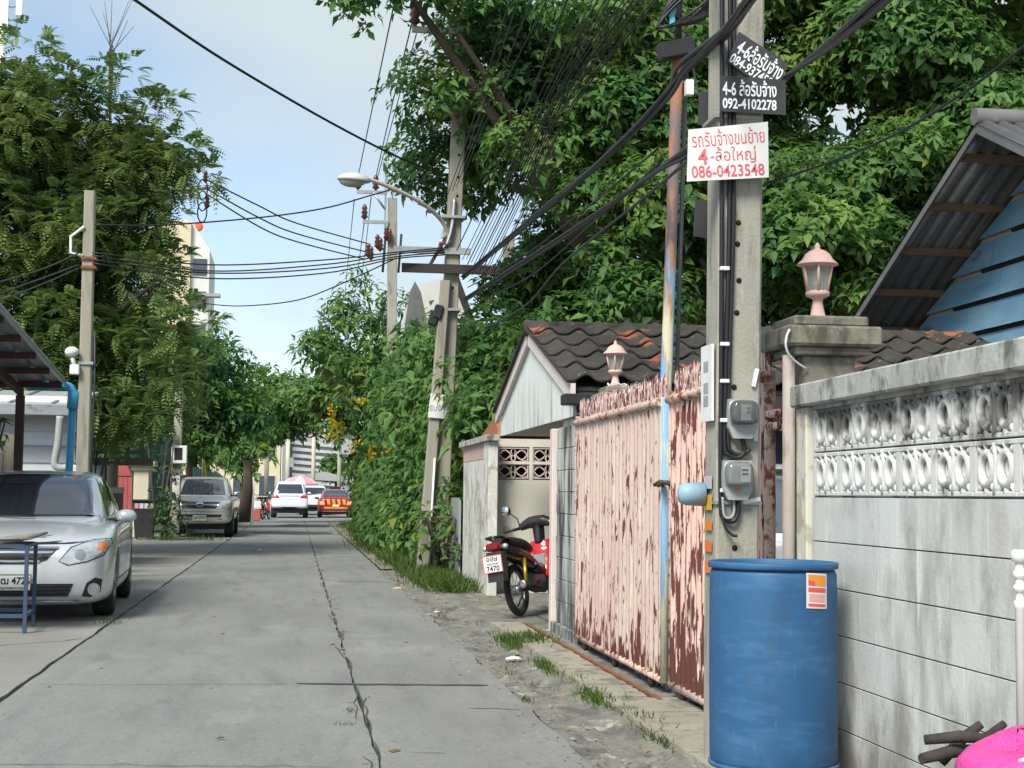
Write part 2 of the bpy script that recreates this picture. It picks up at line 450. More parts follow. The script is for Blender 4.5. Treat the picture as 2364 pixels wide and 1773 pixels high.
m_signblack = mat('black sign', (0.028, 0.029, 0.032), (0.05, 0.05, 0.053), sc=7, rough=0.55)
m_signwhite = flat('sign lettering white', (0.80, 0.83, 0.86), rough=0.5)
m_signred = mat('faded red paint', (0.66, 0.045, 0.10), (0.62, 0.17, 0.19), sc=8, rough=0.6)
m_steel = mat('galvanised steel', (0.44, 0.45, 0.45), (0.34, 0.35, 0.355), sc=12, rough=0.45, metal=0.6)
m_greymetal = flat('grey enamel', (0.34, 0.355, 0.355), rough=0.45)
m_glass = mat('lamp glass', (0.75, 0.75, 0.70), (0.62, 0.62, 0.56), sc=8, rough=0.25, trans=0.75, spec=0.5)
m_clear = mat('clear cover', (0.72, 0.76, 0.76), (0.66, 0.70, 0.70), sc=8, rough=0.08, trans=0.9, spec=0.5)
m_pinklamp = mat('pink lamp paint', (0.64, 0.42, 0.36), (0.56, 0.37, 0.32), sc=18, rough=0.65, bump=0.15, layers=(dict(c=(0.30, 0.22, 0.19), sc=40, lo=0.62, hi=0.7, a=0.5),))
m_barrel = mat('blue drum plastic', (0.018, 0.076, 0.185), (0.028, 0.108, 0.235), sc=(3, 3, 2), rough=0.55, spec=0.4, bump=0.12, bsc=14, layers=(
    dict(c=(0.06, 0.17, 0.33), sc=(4, 4, 16), lo=0.52, hi=0.72, a=0.6), dict(c=(0.07, 0.19, 0.36), sc=(60, 60, 9), lo=0.62, hi=0.72, a=0.5, off=21), dict(c=(0.03, 0.07, 0.14), sc=(7, 7, 3), lo=0.55, hi=0.7, a=0.6, off=27), dict(c=(0.045, 0.095, 0.165), sc=(16, 16, 6), lo=0.62, hi=0.70, a=0.6),
    dict(c=(0.22, 0.33, 0.40), sc=(9, 9, 4), lo=0.70, hi=0.76, a=0.6), dict(c=(0.12, 0.20, 0.30), sc=(5, 5, 5), lo=0.45, hi=0.7, z=(0.3, 0.13), a=0.6)))
m_stucco = mat('cream stucco', (0.62, 0.59, 0.51), (0.56, 0.53, 0.455), sc=(1.6, 1.6, 1.0), rough=0.92, bump=0.15, layers=(
    dict(c=(0.40, 0.37, 0.30), sc=(3.2, 3.2, 2.6), lo=0.60, hi=0.63, a=0.9), dict(c=(0.72, 0.71, 0.66), sc=(6, 6, 5), lo=0.66, hi=0.69, a=0.8)))
m_peelwall = mat('peeling white wall', (0.62, 0.62, 0.58), (0.52, 0.50, 0.45), sc=(2, 2, 1.2), rough=0.92, bump=0.4, layers=(
    dict(c=(0.36, 0.33, 0.26), sc=(4, 3.6, 2.6), lo=0.52, hi=0.56, rg=0.7), dict(c=(0.20, 0.19, 0.15), sc=(5, 5, 1.8), lo=0.60, hi=0.70, a=0.8),
    dict(c=(0.70, 0.71, 0.70), sc=(14, 14, 6), lo=0.64, hi=0.66)))
m_stainblock = mat('black stained block', (0.50, 0.51, 0.50), (0.38, 0.385, 0.37), sc=(6, 6, 1.5), rough=0.92, bump=0.3, layers=(
    dict(c=(0.035, 0.036, 0.034), sc=(3.4, 4.2, 0.8), lo=0.46, hi=0.58, a=0.95), dict(c=(0.05, 0.05, 0.045), sc=(4, 4, 2), lo=0.35, hi=0.6, z=(0.75, 0.25), a=0.9)))
m_gable = mat('streaked gable board', (0.66, 0.69, 0.665), (0.60, 0.635, 0.605), sc=(4, 3, 1), rough=0.85, layers=(
    dict(c=(0.20, 0.205, 0.18), sc=(9, 12, 1.0), lo=0.52, hi=0.66, z=(2.55, 2.05), a=0.9), dict(c=(0.75, 0.77, 0.77), sc=(9, 9, 0.7), lo=0.60, hi=0.66, a=0.6)))
m_trim = mat('pink white trim', (0.66, 0.58, 0.54), (0.57, 0.50, 0.46), sc=5, rough=0.85, layers=(dict(c=(0.35, 0.31, 0.27), sc=(8, 8, 3), lo=0.62, hi=0.72, a=0.5),))
m_tile = mat('mossy clay tile', (0.034, 0.031, 0.027), (0.062, 0.053, 0.043), sc=3.0, rough=0.95, bump=0.5, bsc=35, layers=(
    dict(c=(0.34, 0.105, 0.05), sc=(2.2, 2.2, 3.6), lo=0.60, hi=0.66, a=0.9), dict(c=(0.24, 0.24, 0.22), sc=(12, 12, 12), lo=0.63, hi=0.70, a=0.7),
    dict(c=(0.03, 0.031, 0.027), sc=7, lo=0.5, hi=0.7, a=0.6)))
m_dark = flat('dark timber', (0.045, 0.038, 0.034), rough=0.85)
m_soffit = mat('stained soffit', (0.47, 0.45, 0.40), (0.40, 0.38, 0.335), sc=3, rough=0.9, layers=(dict(c=(0.12, 0.11, 0.09), sc=(5, 2.4, 4), lo=0.60, hi=0.68, a=0.8),))
m_blue = mat('weathered blue boards', (0.12, 0.28, 0.45), (0.24, 0.41, 0.52), sc=(2, 1.1, 6), rough=0.8, bump=0.2, layers=(
    dict(c=(0.22, 0.38, 0.50), sc=(5, 1.6, 9), lo=0.56, hi=0.68, a=0.8), dict(c=(0.035, 0.11, 0.26), sc=(3, 0.9, 2), lo=0.58, hi=0.60, a=0.6)))
m_cream = mat('cream boards', (0.50, 0.47, 0.39), (0.42, 0.39, 0.32), sc=3, rough=0.85)
m_sheetdark = mat('fibre cement sheet', (0.17, 0.17, 0.175), (0.11, 0.11, 0.112), sc=(3, 1, 2), rough=0.85, bump=0.2, layers=(dict(c=(0.30, 0.31, 0.31), sc=8, lo=0.6, hi=0.7, a=0.4),))
m_wood = mat('raw timber', (0.26, 0.165, 0.10), (0.17, 0.10, 0.06), sc=(3, 9, 9), rough=0.85)

# ------------------------------------------------------------------ ground, road, verge
tag(MB().box(-400, 400, -60, 900, -1.0, -0.045).build('ground', m_soil), kind='structure')
road = bpy.data.objects.new('road', None); COL.objects.link(road); tag(road, kind='structure')
MB().box(-9, 1.41, -12, 70, -0.30, -0.022).build('joint_bed', m_base, road)

def slab(x0, x1, y0, y1, mtl, name='slab', amp=(0.01, 0.01), z=0.0, th=0.12, par=None, sd=0.0):
    par = par or road
    n = max(3, int((y1 - y0) / 0.16))
    P = []
    for i in range(n + 1):
        y = y0 + (y1 - y0) * i / n
        P.append((x1 + amp[1] * (nz3(y * 1.7, 3.1 + sd) * 1.3 + nz3(y * 6.1, 8.0 + sd) * 0.8), y))
    m_ = 14
    for i in range(1, m_):
        x = x1 + (x0 - x1) * i / m_
        P.append((x, y1 + 0.012 * nz3(x * 4, y1)))
    for i in range(n + 1):
        y = y1 + (y0 - y1) * i / n
        P.append((x0 + amp[0] * (nz3(y * 1.7, 1.3 + sd) * 1.3 + nz3(y * 6.1, 5.0 + sd) * 0.8), y))
    for i in range(1, m_):
        x = x0 + (x1 - x0) * i / m_
        P.append((x, y0 + 0.012 * nz3(x * 4, y0)))
    return MB().prism(P, lambda a, b, d: (a, b, d), z - th, z).build(name, mtl, par)

ys = [-12, 1.1, 10.15, 19.4, 28.6, 37.9, 47.0, 56.2, 70]
for i in range(len(ys) - 1):
    a, b = ys[i], ys[i + 1]
    slab(-1.70, 0.400, a + 0.004, b - 0.004, m_road, amp=(0.012, 0.022), sd=0)
    slab(0.424, 1.385, a + 0.012, b - 0.012, m_road, amp=(0.026, 0.02), sd=7)
ys2 = [-12, 4.0, 12.8, 21.7, 30.5, 39.6, 48.0, 70]
for i in range(len(ys2) - 1):
    slab(-8.9, -1.735, ys2[i] + 0.006, ys2[i + 1] - 0.006, m_lot, amp=(0.01, 0.02), sd=3, z=-0.004)
MB().box(-9, 2.9, 70, 260, -0.3, -0.002).build('far_surface', m_road, road)

def strip(pts, wd, z, name, mtl, par):
    b = MB(); n = len(pts); vs = []
    for i, (x, y) in enumerate(pts):
        dx = pts[min(i + 1, n - 1)][0] - pts[max(i - 1, 0)][0]; dy = pts[min(i + 1, n - 1)][1] - pts[max(i - 1, 0)][1]
        L = math.hypot(dx, dy) or 1
        k = wd * (0.45 + 0.75 * abs(nz3(x * 3.7, y * 3.1))) * (0.3 if i in (0, n - 1) else 1)
        vs += [(x - dy / L * k, y + dx / L * k, z), (x + dy / L * k, y - dx / L * k, z)]
    b.add(vs, [(2 * i, 2 * i + 1, 2 * i + 3, 2 * i + 2) for i in range(n - 1)])
    return b.build(name, mtl, par)

def wob(x0, y0, x1, y1, n, a):
    return [(x0 + (x1 - x0) * i / n + a * nz3(i * 0.37, x0 * 3 + y0), y0 + (y1 - y0) * i / n + a * nz3(i * 0.37, y1 + 5)) for i in range(n + 1)]

strip(wob(0.02, 10.22, 1.27, 10.05, 26, 0.03), 0.045, 0.004, 'joint_seal', m_seal, road)
strip(wob(-1.6, 10.25, 0.0, 10.2, 30, 0.02), 0.006, 0.004, 'crack', m_base, road)
strip(wob(-1.5, 7.35, 0.22, 7.12, 40, 0.06), 0.006, 0.004, 'crack', m_base, road)
strip(wob(1.02, 9.0, 1.33, 8.93, 8, 0.03), 0.014, 0.004, 'crack', m_base, road)
strip(wob(0.6, 21.9, 1.3, 21.75, 10, 0.05), 0.03, 0.004, 'crack', m_base, road)
strip(wob(0.36, 8.6, 0.41, 10.0, 22, 0.03), 0.006, 0.004, 'crack', m_base, road)
strip(wob(0.55, 7.5, 0.75, 7.47, 8, 0.02), 0.006, 0.004, 'crack', m_base, road)
for k, y in enumerate((5.2, 6.3, 8.4, 11.6, 13.0, 14.9, 17.3, 20.5, 24.0, 27.5, 31.0)):
    strip(wob(0.41, y, 0.40 + 0.05 * (-1) ** k, y + 1.1, 14, 0.025), 0.009, 0.003, 'crack', m_base, road)
for x0, y0, x1, y1, wd in ((-2.9, 23.5, -1.95, 23.3, 0.03), (-2.7, 26.0, -1.9, 26.3, 0.03), (-3.0, 31, -1.9, 30.6, 0.05), (-2.6, 12.6, -1.75, 13.4, 0.012)):
    strip(wob(x0, y0, x1, y1, 16, 0.09), wd, 0.001, 'crack', m_base, road)
# darker repair patches where the soi has been dug up, and a pale worn patch
for P in ([(-1.2, 46.5), (0.1, 45.8), (1.2, 46.8), (1.1, 49.0), (-0.4, 49.6), (-1.3, 48.6)], [(-0.9, 57), (1.2, 56.2), (1.4, 61), (-0.2, 62)]):
    MB().add([(x, y, 0.004) for x, y in P], [tuple(range(len(P)))]).build('repair_patch', m_seal, road)

verge = bpy.data.objects.new('verge', None); COL.objects.link(verge); tag(verge, kind='structure')
def verge_z(x, y):
    edge = 1.80 + 0.06 * nz3(y * 0.8, 2.2)
    if x < edge:
        z = -0.018 + 0.014 * nz3(x * 5, y * 3) + 0.014 * nz3(x * 14, y * 11) + 0.014 * nz3(x * 31, y * 27)
        z += 0.03 * max(0, 1 - abs(x - edge) / 0.10)
    else:
        z = 0.012 + 0.018 * (x - edge) + 0.012 * nz3(x * 8, y * 6) + 0.010 * nz3(x * 26, y * 22) - 0.025 * max(0, 1 - abs(((y + 0.3 * nz3(y, x)) % 1.15) - 0.4) / 0.03)
    return z
MB().grid(40, 640, lambda u, v: (1.40 + 1.05 * u, 0.5 + 25.0 * v, verge_z(1.40 + 1.05 * u, 0.5 + 25.0 * v))).build('gutter_strip', m_verge, verge)
MB().grid(6, 90, lambda u, v: (1.42 + 1.5 * u, 25.5 + 50 * v, 0.02 * nz3(u * 6, v * 160) + 0.05 * u)).build('far_strip', m_soil, verge)
for (x0, x1, y0, y1) in ((2.46, 5.2, 14.05, 16.3), (2.46, 5.2, 16.32, 18.95), (2.46, 9.5, 6.9, 14.03)):
    slab(x0, x1, y0, y1, m_verge, z=0.035, par=verge, amp=(0.004, 0.004))
MB().box(2.455, 30, -8, 6.88, -0.3, 0.03).build('yard', m_soil, verge)

# ------------------------------------------------------------------ near block wall with vent blocks
wall = thing('block_wall', 'whitewashed concrete block wall with two rows of patterned vent blocks and lichened coping', 'wall', (2.4, 4.0, 0))
WX = 2.35
MB().box(WX + 0.012, WX + 0.10, -6.0, 6.78, 0, 1.256).build('mortar', m_pillar, wall)
bl = MB().box(0, 0.09, -0.1999, 0.1999, 0, 0.1945, 0.0012).mesh('block'); bl.materials.append(m_block)
blh = MB().box(0, 0.09, -0.0999, 0.0999, 0, 0.1945, 0.0012).mesh('block_half'); blh.materials.append(m_block)
for k in range(-1, 6):
    z = 0.0575 + 0.2 * k
    y = 6.775 - 0.2
    if k % 2:
        piece('block', blh, wall, (WX, y + 0.1, z)); y -= 0.2
    while y > (1.2 if k >= 0 else 3.0):
        piece('block', bl, wall, (WX + 0.0015 * nz3(y, k), y, z)); y -= 0.4
vb = MB()
W_, Hh = 0.166, 0.0965
for a in ((-W_, W_, -Hh, -Hh + 0.018), (-W_, W_, Hh - 0.018, Hh)):
    vb.box(0, 0.085, a[0], a[1], a[2], a[3], 0.003)
for a in ((-W_, -W_ + 0.022), (W_ - 0.022, W_)):
    vb.box(0.001, 0.084, a[0], a[1], -Hh + 0.018, Hh - 0.018)
for cy in (-0.073, 0.073):
    for (ry, rz, tr, xx) in ((0.050, 0.056, 0.0175, 0.014), (0.028, 0.034, 0.012, 0.032)):
        N = 14
        vb.tube([(xx, cy + ry * math.sin(2 * math.pi * i / N), rz * math.cos(2 * math.pi * i / N)) for i in range(N + 1)], tr, 6, cap=False)
    for sy in (-1, 1):
        for sz in (-1, 1):
            vb.tube([(0.018, cy + sy * 0.030, sz * 0.046), (0.012, cy + sy * 0.050, sz * 0.066), (0.012, cy + sy * 0.062, sz * 0.082)], [0.009, 0.013, 0.008], 6)
    vb.tube([(0.02, cy, 0.055), (0.014, cy, 0.085)], [0.012, 0.018], 6)
    vb.tube([(0.02, cy, -0.055), (0.014, cy, -0.085)], [0.012, 0.018], 6)
vb.box(0.058, 0.070, -W_ + 0.02, W_ - 0.02, -Hh + 0.016, Hh - 0.016)
vb.tube([(0.02, 0, -0.085), (0.012, 0, -0.045), (0.02, 0, 0), (0.012, 0, 0.045), (0.02, 0, 0.085)], [0.026, 0.013, 0.020, 0.013, 0.026], 8)
vbm = vb.mesh('vent_block'); vbm.materials.append(m_vent)
for j, z in enumerate((1.357, 1.556)):
    for i in range(17):
        piece('vent_block', vbm, wall, (WX, 6.595 - 0.334 * i, z))
MB().box(2.295, 2.57, -6.0, 6.93, 1.672, 1.775, 0.008).build('coping', m_cope, wall)
MB().box(WX + 0.002, WX + 0.10, -6.0, 6.775, 1.6535, 1.672).build('top_course', m_cope, wall)
MB().box(2.325, 2.50, 6.785, 6.925, 0, 1.671, 0.006).build('pilaster', m_stucco, wall)

# ------------------------------------------------------------------ gate pillars with lanterns
def pillar(x, y, label, s=1.0):
    t = thing('gate_pillar', label, 'pillar', (x, y, 0), 'gate pillars')
    MB().box(x - 0.13, x + 0.13, y - 0.13, y + 0.13, 0, 1.93, 0.008).build('shaft', m_pillar, t)
    MB().box(x - 0.185, x + 0.185, y - 0.185, y + 0.185, 1.93, 1.968, 0.006).build('necking', m_pillar, t)
    MB().box(x - 0.235, x + 0.235, y - 0.225, y + 0.225, 1.969, 2.066, 0.012).build('cap', m_pillar, t)
    MB().box(x - 0.185, x + 0.185, y - 0.175, y + 0.175, 2.067, 2.118, 0.010).build('cap_step', m_pillar, t)
    return t
pillar(2.515, 7.13, 'mossy cement gate pillar at the near end of the block wall')
pillar(2.60, 11.98, 'mossy cement gate pillar in front of the tiled roof')

def lantern(x, y, z, label):
    t = thing('garden_lantern', label, 'lantern', (x, y, z), 'garden lanterns')
    c = (x, y, z)
    MB().lathe([(0.052, 0), (0.050, 0.012), (0.036, 0.022), (0.026, 0.075), (0.024, 0.098), (0.036, 0.106), (0.058, 0.116), (0.060, 0.134), (0.05, 0.14)], c, 12).build('stem', m_pinklamp, t)
    fr = MB()
    for k in range(6):
        a = math.pi * 2 * (k + 0.25) / 6
        fr.tube([(x + 0.052 * math.cos(a), y + 0.052 * math.sin(a), z + 0.134), (x + 0.078 * math.cos(a), y + 0.078 * math.sin(a), z + 0.262)], 0.0065, 5)
    fr.lathe([(0.078, 0.258), (0.086, 0.262), (0.086, 0.27), (0.07, 0.272)], c, 6, a0=math.pi * 2 * 0.25 / 6, smooth=False)
    fr.build('cage', m_pinklamp, t)
    for k in range(6):
        a, b = math.pi * 2 * (k + 0.25) / 6, math.pi * 2 * (k + 1.25) / 6
        q = [(x + r * math.cos(w_), y + r * math.sin(w_), z + h) for r, w_, h in ((0.048, a, 0.136), (0.048, b, 0.136), (0.073, b, 0.260), (0.073, a, 0.260))]
        MB().add(q, [(0, 1, 2, 3)]).build('pane', m_glass, t)
    MB().tube([(x, y, z + 0.13), (x, y, z + 0.235)], 0.017, 8).build('bulb', m_offwhite, t)
    MB().lathe([(0.060, 0.266), (0.102, 0.268), (0.098, 0.275), (0.075, 0.295), (0.060, 0.322), (0.038, 0.338), (0.018, 0.345), (0.012, 0.352), (0.015, 0.362), (0.008, 0.372), (0.006, 0.378)], c, 18).build('hood', m_pinklamp, t)
    return t
lantern(2.505, 7.13, 2.118, 'pink garden lantern on the near gate pillar')
lantern(2.52, 11.98, 2.118, 'pink garden lantern on the pillar before the tiled roof')
# loose white flex at the lamps
MB().tube([Vector((2.285, 6.895, 2.04)).lerp(Vector((2.40, 6.985, 1.862)), k / 14) + Vector((-0.055, -0.03, -0.035)) * math.sin(math.pi * (k / 14) ** 0.75) for k in range(15)], 0.0055, 6).solo('lamp_flex', m_white, 'cream flex looping off the near gate pillar', 'cable')
MB().tube([(2.52 + 0.075 * math.cos(t) + 0.02 * math.cos(2 * t), 11.98 + 0.06 * math.sin(t), 2.138 + 0.012 * math.sin(3 * t)) for t in [i * 0.45 for i in range(22)]], 0.007, 6).solo(
    'lamp_flex', m_white, 'white flex coiled round the foot of the far lantern', 'cable')
# round gate post beside the pillar
MB().tube([(2.32, 7.03, 0), (2.325, 7.03, 1.93)], 0.031, 10).solo('gate_post', m_pipepost, 'pinkish grey round post between the block wall and the gate gap', 'post')

# ------------------------------------------------------------------ sliding gate leaves
def gate_leaf(y0, y1, x, mtl, label, n, lean=0.0):
    t = thing('gate_leaf', label, 'gate', (x, (y0 + y1) / 2, 0.0), 'sliding gate leaves')
    MB().box(x + 0.030, x + 0.036, y0, y1, 0.13, 1.87).build('backing_sheet', m_gate2 if mtl is m_gate2 else mtl, t)
    pw = (y1 - y0) / n
    for k in range(n):
        a = y0 + pw * k; dz = 0.012 * nz3(k * 1.7, y0); dx = 0.006 * nz3(k * 2.3, y1)
        P = [(-0.5, 0.0), (-0.34, 0.62), (-0.12, 1.0), (0.12, 1.0), (0.34, 0.62), (0.5, 0.0)]
        cc = a + pw / 2
        vs = []
        for z in (0.115 + dz, 1.88 + dz):
            vs += [(x + 0.028 + dx - 0.050 * q, cc + pw * 0.90 * p, z) for p, q in P]
        fs = [(i, i + 1, i + 7, i + 6) for i in range(5)] + [(0, 5, 11, 6), tuple(range(6)), tuple(range(6, 12))]
        MB().add(vs, fs).build('picket', mtl, t)
        for j in (-0.30, 0.0, 0.30):
            h = 2.04 + 0.035 * nz3(k * 3.3, j * 9 + y0)
            yy = cc + pw * j + 0.006 * nz3(k * 5.1, j)
            MB().add([(x + 0.012, yy - 0.011, 1.85), (x + 0.012, yy + 0.011, 1.85), (x + 0.018, yy + 0.011, 1.85), (x + 0.018, yy - 0.011, 1.85),
                      (x + 0.010, yy - 0.017, h - 0.075), (x + 0.010, yy + 0.017, h - 0.075), (x + 0.02, yy + 0.017, h - 0.075), (x + 0.02, yy - 0.017, h - 0.075), (x + 0.015, yy, h)],
                     [(0, 1, 5, 4), (1, 2, 6, 5), (2, 3, 7, 6), (3, 0, 4, 7), (4, 5, 8), (5, 6, 8), (6, 7, 8), (7, 4, 8)]).build('spike', m_spike, t)
    MB().tube([(x - 0.022 + 0.004 * nz3(i, 1), y0 + (y1 - y0) * i / 16, 1.845 + 0.006 * nz3(i * 0.9, 4)) for i in range(17)], 0.028, 8).build('top_rail', m_rail, t)
    MB().tube([(x - 0.004, y0, 0.105), (x - 0.004, y1, 0.105)], 0.026, 8).build('bottom_rail', m_rail, t)
    for q in (0.12, 0.5, 0.88):
        yy = y0 + (y1 - y0) * q
        MB().lathe([(0.01, -0.018), (0.042, -0.016), (0.036, 0), (0.042, 0.016), (0.01, 0.018)], (x + 0.01, yy, 0.065), 12, 'X').build('wheel', m_darksteel, t)
        MB().box(x - 0.012, x + 0.03, yy - 0.03, yy + 0.03, 0.06, 0.125).build('bracket', m_darksteel, t)
    MB().tube([(x + 0.005, y0, 0.09), (x + 0.005, y0, 1.87)], 0.028, 8).build('stile', m_rustpole if mtl is m_gate else m_rail, t)
    MB().tube([(x + 0.005, y1, 0.09), (x + 0.005, y1, 1.9)], 0.026, 8).build('stile', m_rail, t)
    return t
gate_leaf(9.42, 12.42, 2.30, m_gate, 'long pink sheet metal gate leaf with spikes, flaking along its foot', 25)
gate_leaf(7.27, 9.22, 2.30, m_gate2, 'short badly flaked pink gate leaf behind the utility pole', 16)
MB().box(2.365, 2.455, 7.1, 12.5, -0.05, 0.075).solo('gate_sill', m_stainblock, 'dark stained concrete sill under the pink gate', 'sill')
MB().box(2.16, 2.19, 9.0, 14.3, 0.018, 0.048).solo('gate_track', m_rust, 'rusty steel gate track let into the concrete', 'rail')
MB().tube([(2.262 + 0.03 * math.cos(i * 1.1), 9.30 + 0.12 * math.sin(i * 0.7), 1.33 + 0.014 * math.sin(i * 1.9)) for i in range(14)], 0.012, 6).solo(
    'gate_chain', m_darksteel, 'dark chain tying the two pink gate leaves', 'chain')
# pink fittings at the gate's near end
t = thing('gate_latch', 'pink latch fittings on the near gate post edge', 'latch', (2.29, 7.22, 1.6))
for z in (1.66, 1.60): MB().tube([(2.29, 7.245, z), (2.315, 7.13, z - 0.005)], [0.02, 0.024], 8).build('bolt', m_spike, t)

# leaning rusty pipe that carries the cables, just inside the gate line
t = thing('rusty_pipe_mast', 'tall slim rusty pipe mast with flaking blue and cream paint by the gate', 'mast', (2.395, 9.72, 0.03))
MB().tube([(2.395, 9.72, 0.03), (2.378, 9.72, 1.83), (2.406, 9.72, 2.68), (2.458, 9.72, 4.27)], 0.039, 12).build('pipe', m_rustpole, t)
MB().tube([(2.47, 9.80, 1.2), (2.47, 9.80, 1.9), (2.535, 9.78, 4.35)], 0.015, 8).build('conduit', m_cableg, t)
MB().tube([(2.458, 9.72, 4.27), (2.47, 9.72, 4.7)], 0.024, 8).build('upper_pipe', m_cableg, t)
MB().box(2.50, 2.55, 9.66, 9.72, 3.90, 4.0).build('clip_box', m_white, t)
t = thing('cable_coil', 'coil of black cable hung at the top of the rusty mast', 'coil', (2.52, 9.68, 4.4))
for k in range(7):
    rr = 0.14 + 0.014 * k
    MB().tube([(2.52 + rr * math.cos(i * math.pi / 12), 9.66 - 0.012 * k + 0.02 * math.sin(i * 0.8 + k), 4.50 + 0.85 * rr * math.sin(i * math.pi / 12 + 0.2 * k)) for i in range(25)], 0.010, 6).build('loop', m_cable, t)
MB().obox((2.43, 9.67, 4.20), 0.24, 0.10, 0.11, Matrix.Rotation(R(-14), 3, 'Y'), 0.008).solo('junction_box', m_black, 'black splice box at the top of the rusty mast', 'junction box')
MB().box(2.375, 2.41, 9.62, 9.64, 4.33, 4.46).solo('cable_tag', flat('cyan tag', (0.12, 0.45, 0.55)), 'small cyan and white tag hanging by the cable coil', 'tag')

# cracked apron slabs between the gate and the gutter
m_apron = mat('ochre apron concrete', (0.25, 0.235, 0.185), (0.34, 0.315, 0.25), sc=(3, 2, 1), rough=0.95, bump=0.5, bsc=34, bdist=0.012, layers=(
    dict(c=(0.12, 0.115, 0.10), sc=(5, 3, 1), lo=0.52, hi=0.64, a=0.8), dict(c=(0.36, 0.27, 0.15), sc=(2, 1.4, 1), lo=0.58, hi=0.72, a=0.6), dict(c=(0.10, 0.095, 0.085), sc=24, lo=0.58, hi=0.70, a=0.6)))
y = 6.5
k = 0
while y < 14.0:
    L_ = 0.55 + 0.5 * abs(nz3(k * 3.7, 1.1))
    x0 = 1.86 + 0.05 * nz3(k * 2.1, 4.0); x1 = 2.14 if 9.0 < y < 14.3 else 2.32
    P = []
    for (ax, ay, bx, by) in ((x0, y, x1, y), (x1, y, x1, y + L_), (x1, y + L_, x0, y + L_), (x0, y + L_, x0, y)):
        for j in range(7):
            u = j / 7
            P.append((ax + (bx - ax) * u + 0.022 * nz3(ax * 9 + u * 5, ay * 7 + u * 6), ay + (by - ay) * u + 0.022 * nz3(ay * 5 + u * 7, bx * 8)))
    tl = 0.012 * nz3(k * 1.9, 7)
    MB().prism(P, lambda a, b, d: (a, b, d + (tl * (b - y) if d > 0 else 0)), -0.06, 0.044 + 0.008 * nz3(k, 9)).build('apron_slab', m_apron, verge)
    y += L_ + 0.035; k += 1
# ------------------------------------------------------------------ big utility pole by the gate
pole = thing('utility_pole', 'large square concrete utility pole carrying signs and meters beside the blue drum', 'utility pole', (2.0, 6.9, 0))
def pole_shaft(b, pts, wx, wy, c=0.012):
    vs = []
    for (x, y, z, k) in pts:
        a, d = wx * k / 2, wy * k / 2
        vs += [(x - a + c, y - d, z), (x + a - c, y - d, z), (x + a, y - d + c, z), (x + a, y + d - c, z), (x + a - c, y + d, z), (x - a + c, y + d, z), (x - a, y + d - c, z), (x - a, y - d + c, z)]
    n = len(pts)
    fs = [(i * 8 + j, i * 8 + (j + 1) % 8, i * 8 + 8 + (j + 1) % 8, i * 8 + 8 + j) for i in range(n - 1) for j in range(8)]
    fs += [tuple(range(8)), tuple(range((n - 1) * 8, n * 8))]
    return b.add(vs, fs)
pole_shaft(MB(), [(2.003, 6.905, -0.1, 1.02), (2.005, 6.905, 1.0, 1.0), (2.03, 6.905, 3.6, 1.05), (2.06, 6.905, 7.8, 0.9)], 0.205, 0.205).build('shaft', m_conc, pole)
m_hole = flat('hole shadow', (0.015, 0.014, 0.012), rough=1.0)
for x, z in ((1.99, 1.02), (1.987, 1.755), (2.0, 2.10), (2.004, 2.42), (2.008, 2.52), (2.02, 3.55), (2.01, 2.25)):
    MB().lathe([(0.013, 0.0), (0.013, 0.012)], (x, 6.797, z), 10, 'Y').build('hole_shade_disc', m_hole, pole)  # dark disc on the face paints the shade inside a bolt hole
def strap(z, x0=1.90, x1=2.11):
    MB().box(x0 - 0.006, x1 + 0.006, 6.792, 7.016, z - 0.008, z + 0.008).build('strap', m_steel, pole)
strap(1.225); strap(3.02)
for z in (1.78, 1.60, 1.28, 1.95, 2.30):
    MB().box(1.914, 1.958, 6.765, 6.800, z - 0.009, z + 0.009, 0.003).build('cable_clip', m_white, pole)
for x, z, r_ in ((2.085, 1.80, 12), (2.082, 1.64, 2), (2.088, 1.55, 3), (2.066, 1.235, 78)):
    MB().obox((x, 6.790, z), 0.018, 0.012, 0.085, Matrix.Rotation(R(r_), 3, 'Y')).build('cable_clip', m_white, pole)
# meter cables down the pole
def run(pts, r, name, label, grp=None, mtl=None):
    return MB().tube(pts, r, 8).solo(name, mtl or m_cable, label, 'cable', grp)
def smooth(pts, n=6):
    pts = [Vector(p) for p in pts]; out = []
    for i in range(len(pts) - 1):
        p0, p1, p2, p3 = pts[max(i - 1, 0)], pts[i], pts[i + 1], pts[min(i + 2, len(pts) - 1)]
        for k in range(n):
            t = k / n
            out.append(0.5 * ((2 * p1) + (p2 - p0) * t + (2 * p0 - 5 * p1 + 4 * p2 - p3) * t * t + (3 * p1 - p0 - 3 * p2 + p3) * t ** 3))
    return out + [pts[-1]]
G_mc = 'meter cables on the large pole'
L_mc = 'black cable clipped down the large pole to the meters'
run(smooth([(1.965, 6.788, 3.7), (1.962, 6.787, 2.6), (1.945, 6.785, 1.9), (1.938, 6.785, 1.5), (1.955, 6.78, 1.445), (2.0, 6.775, 1.43), (2.03, 6.775, 1.46), (2.02, 6.775, 1.52)]), 0.011, 'meter_cable', 'middle ' + L_mc, G_mc)
run(smooth([(1.985, 6.788, 3.7), (1.982, 6.787, 2.6), (1.962, 6.785, 1.9), (1.955, 6.785, 1.52), (1.975, 6.78, 1.455), (2.02, 6.775, 1.445), (2.055, 6.775, 1.47)]), 0.010, 'meter_cable', 'right-hand ' + L_mc, G_mc)
run(smooth([(1.925, 6.788, 3.7), (1.925, 6.787, 2.6), (1.922, 6.785, 1.9), (1.920, 6.785, 1.25), (1.935, 6.782, 1.16), (1.975, 6.775, 1.14), (2.0, 6.775, 1.18), (2.0, 6.775, 1.235)]), 0.011, 'meter_cable', 'left-hand ' + L_mc, G_mc)
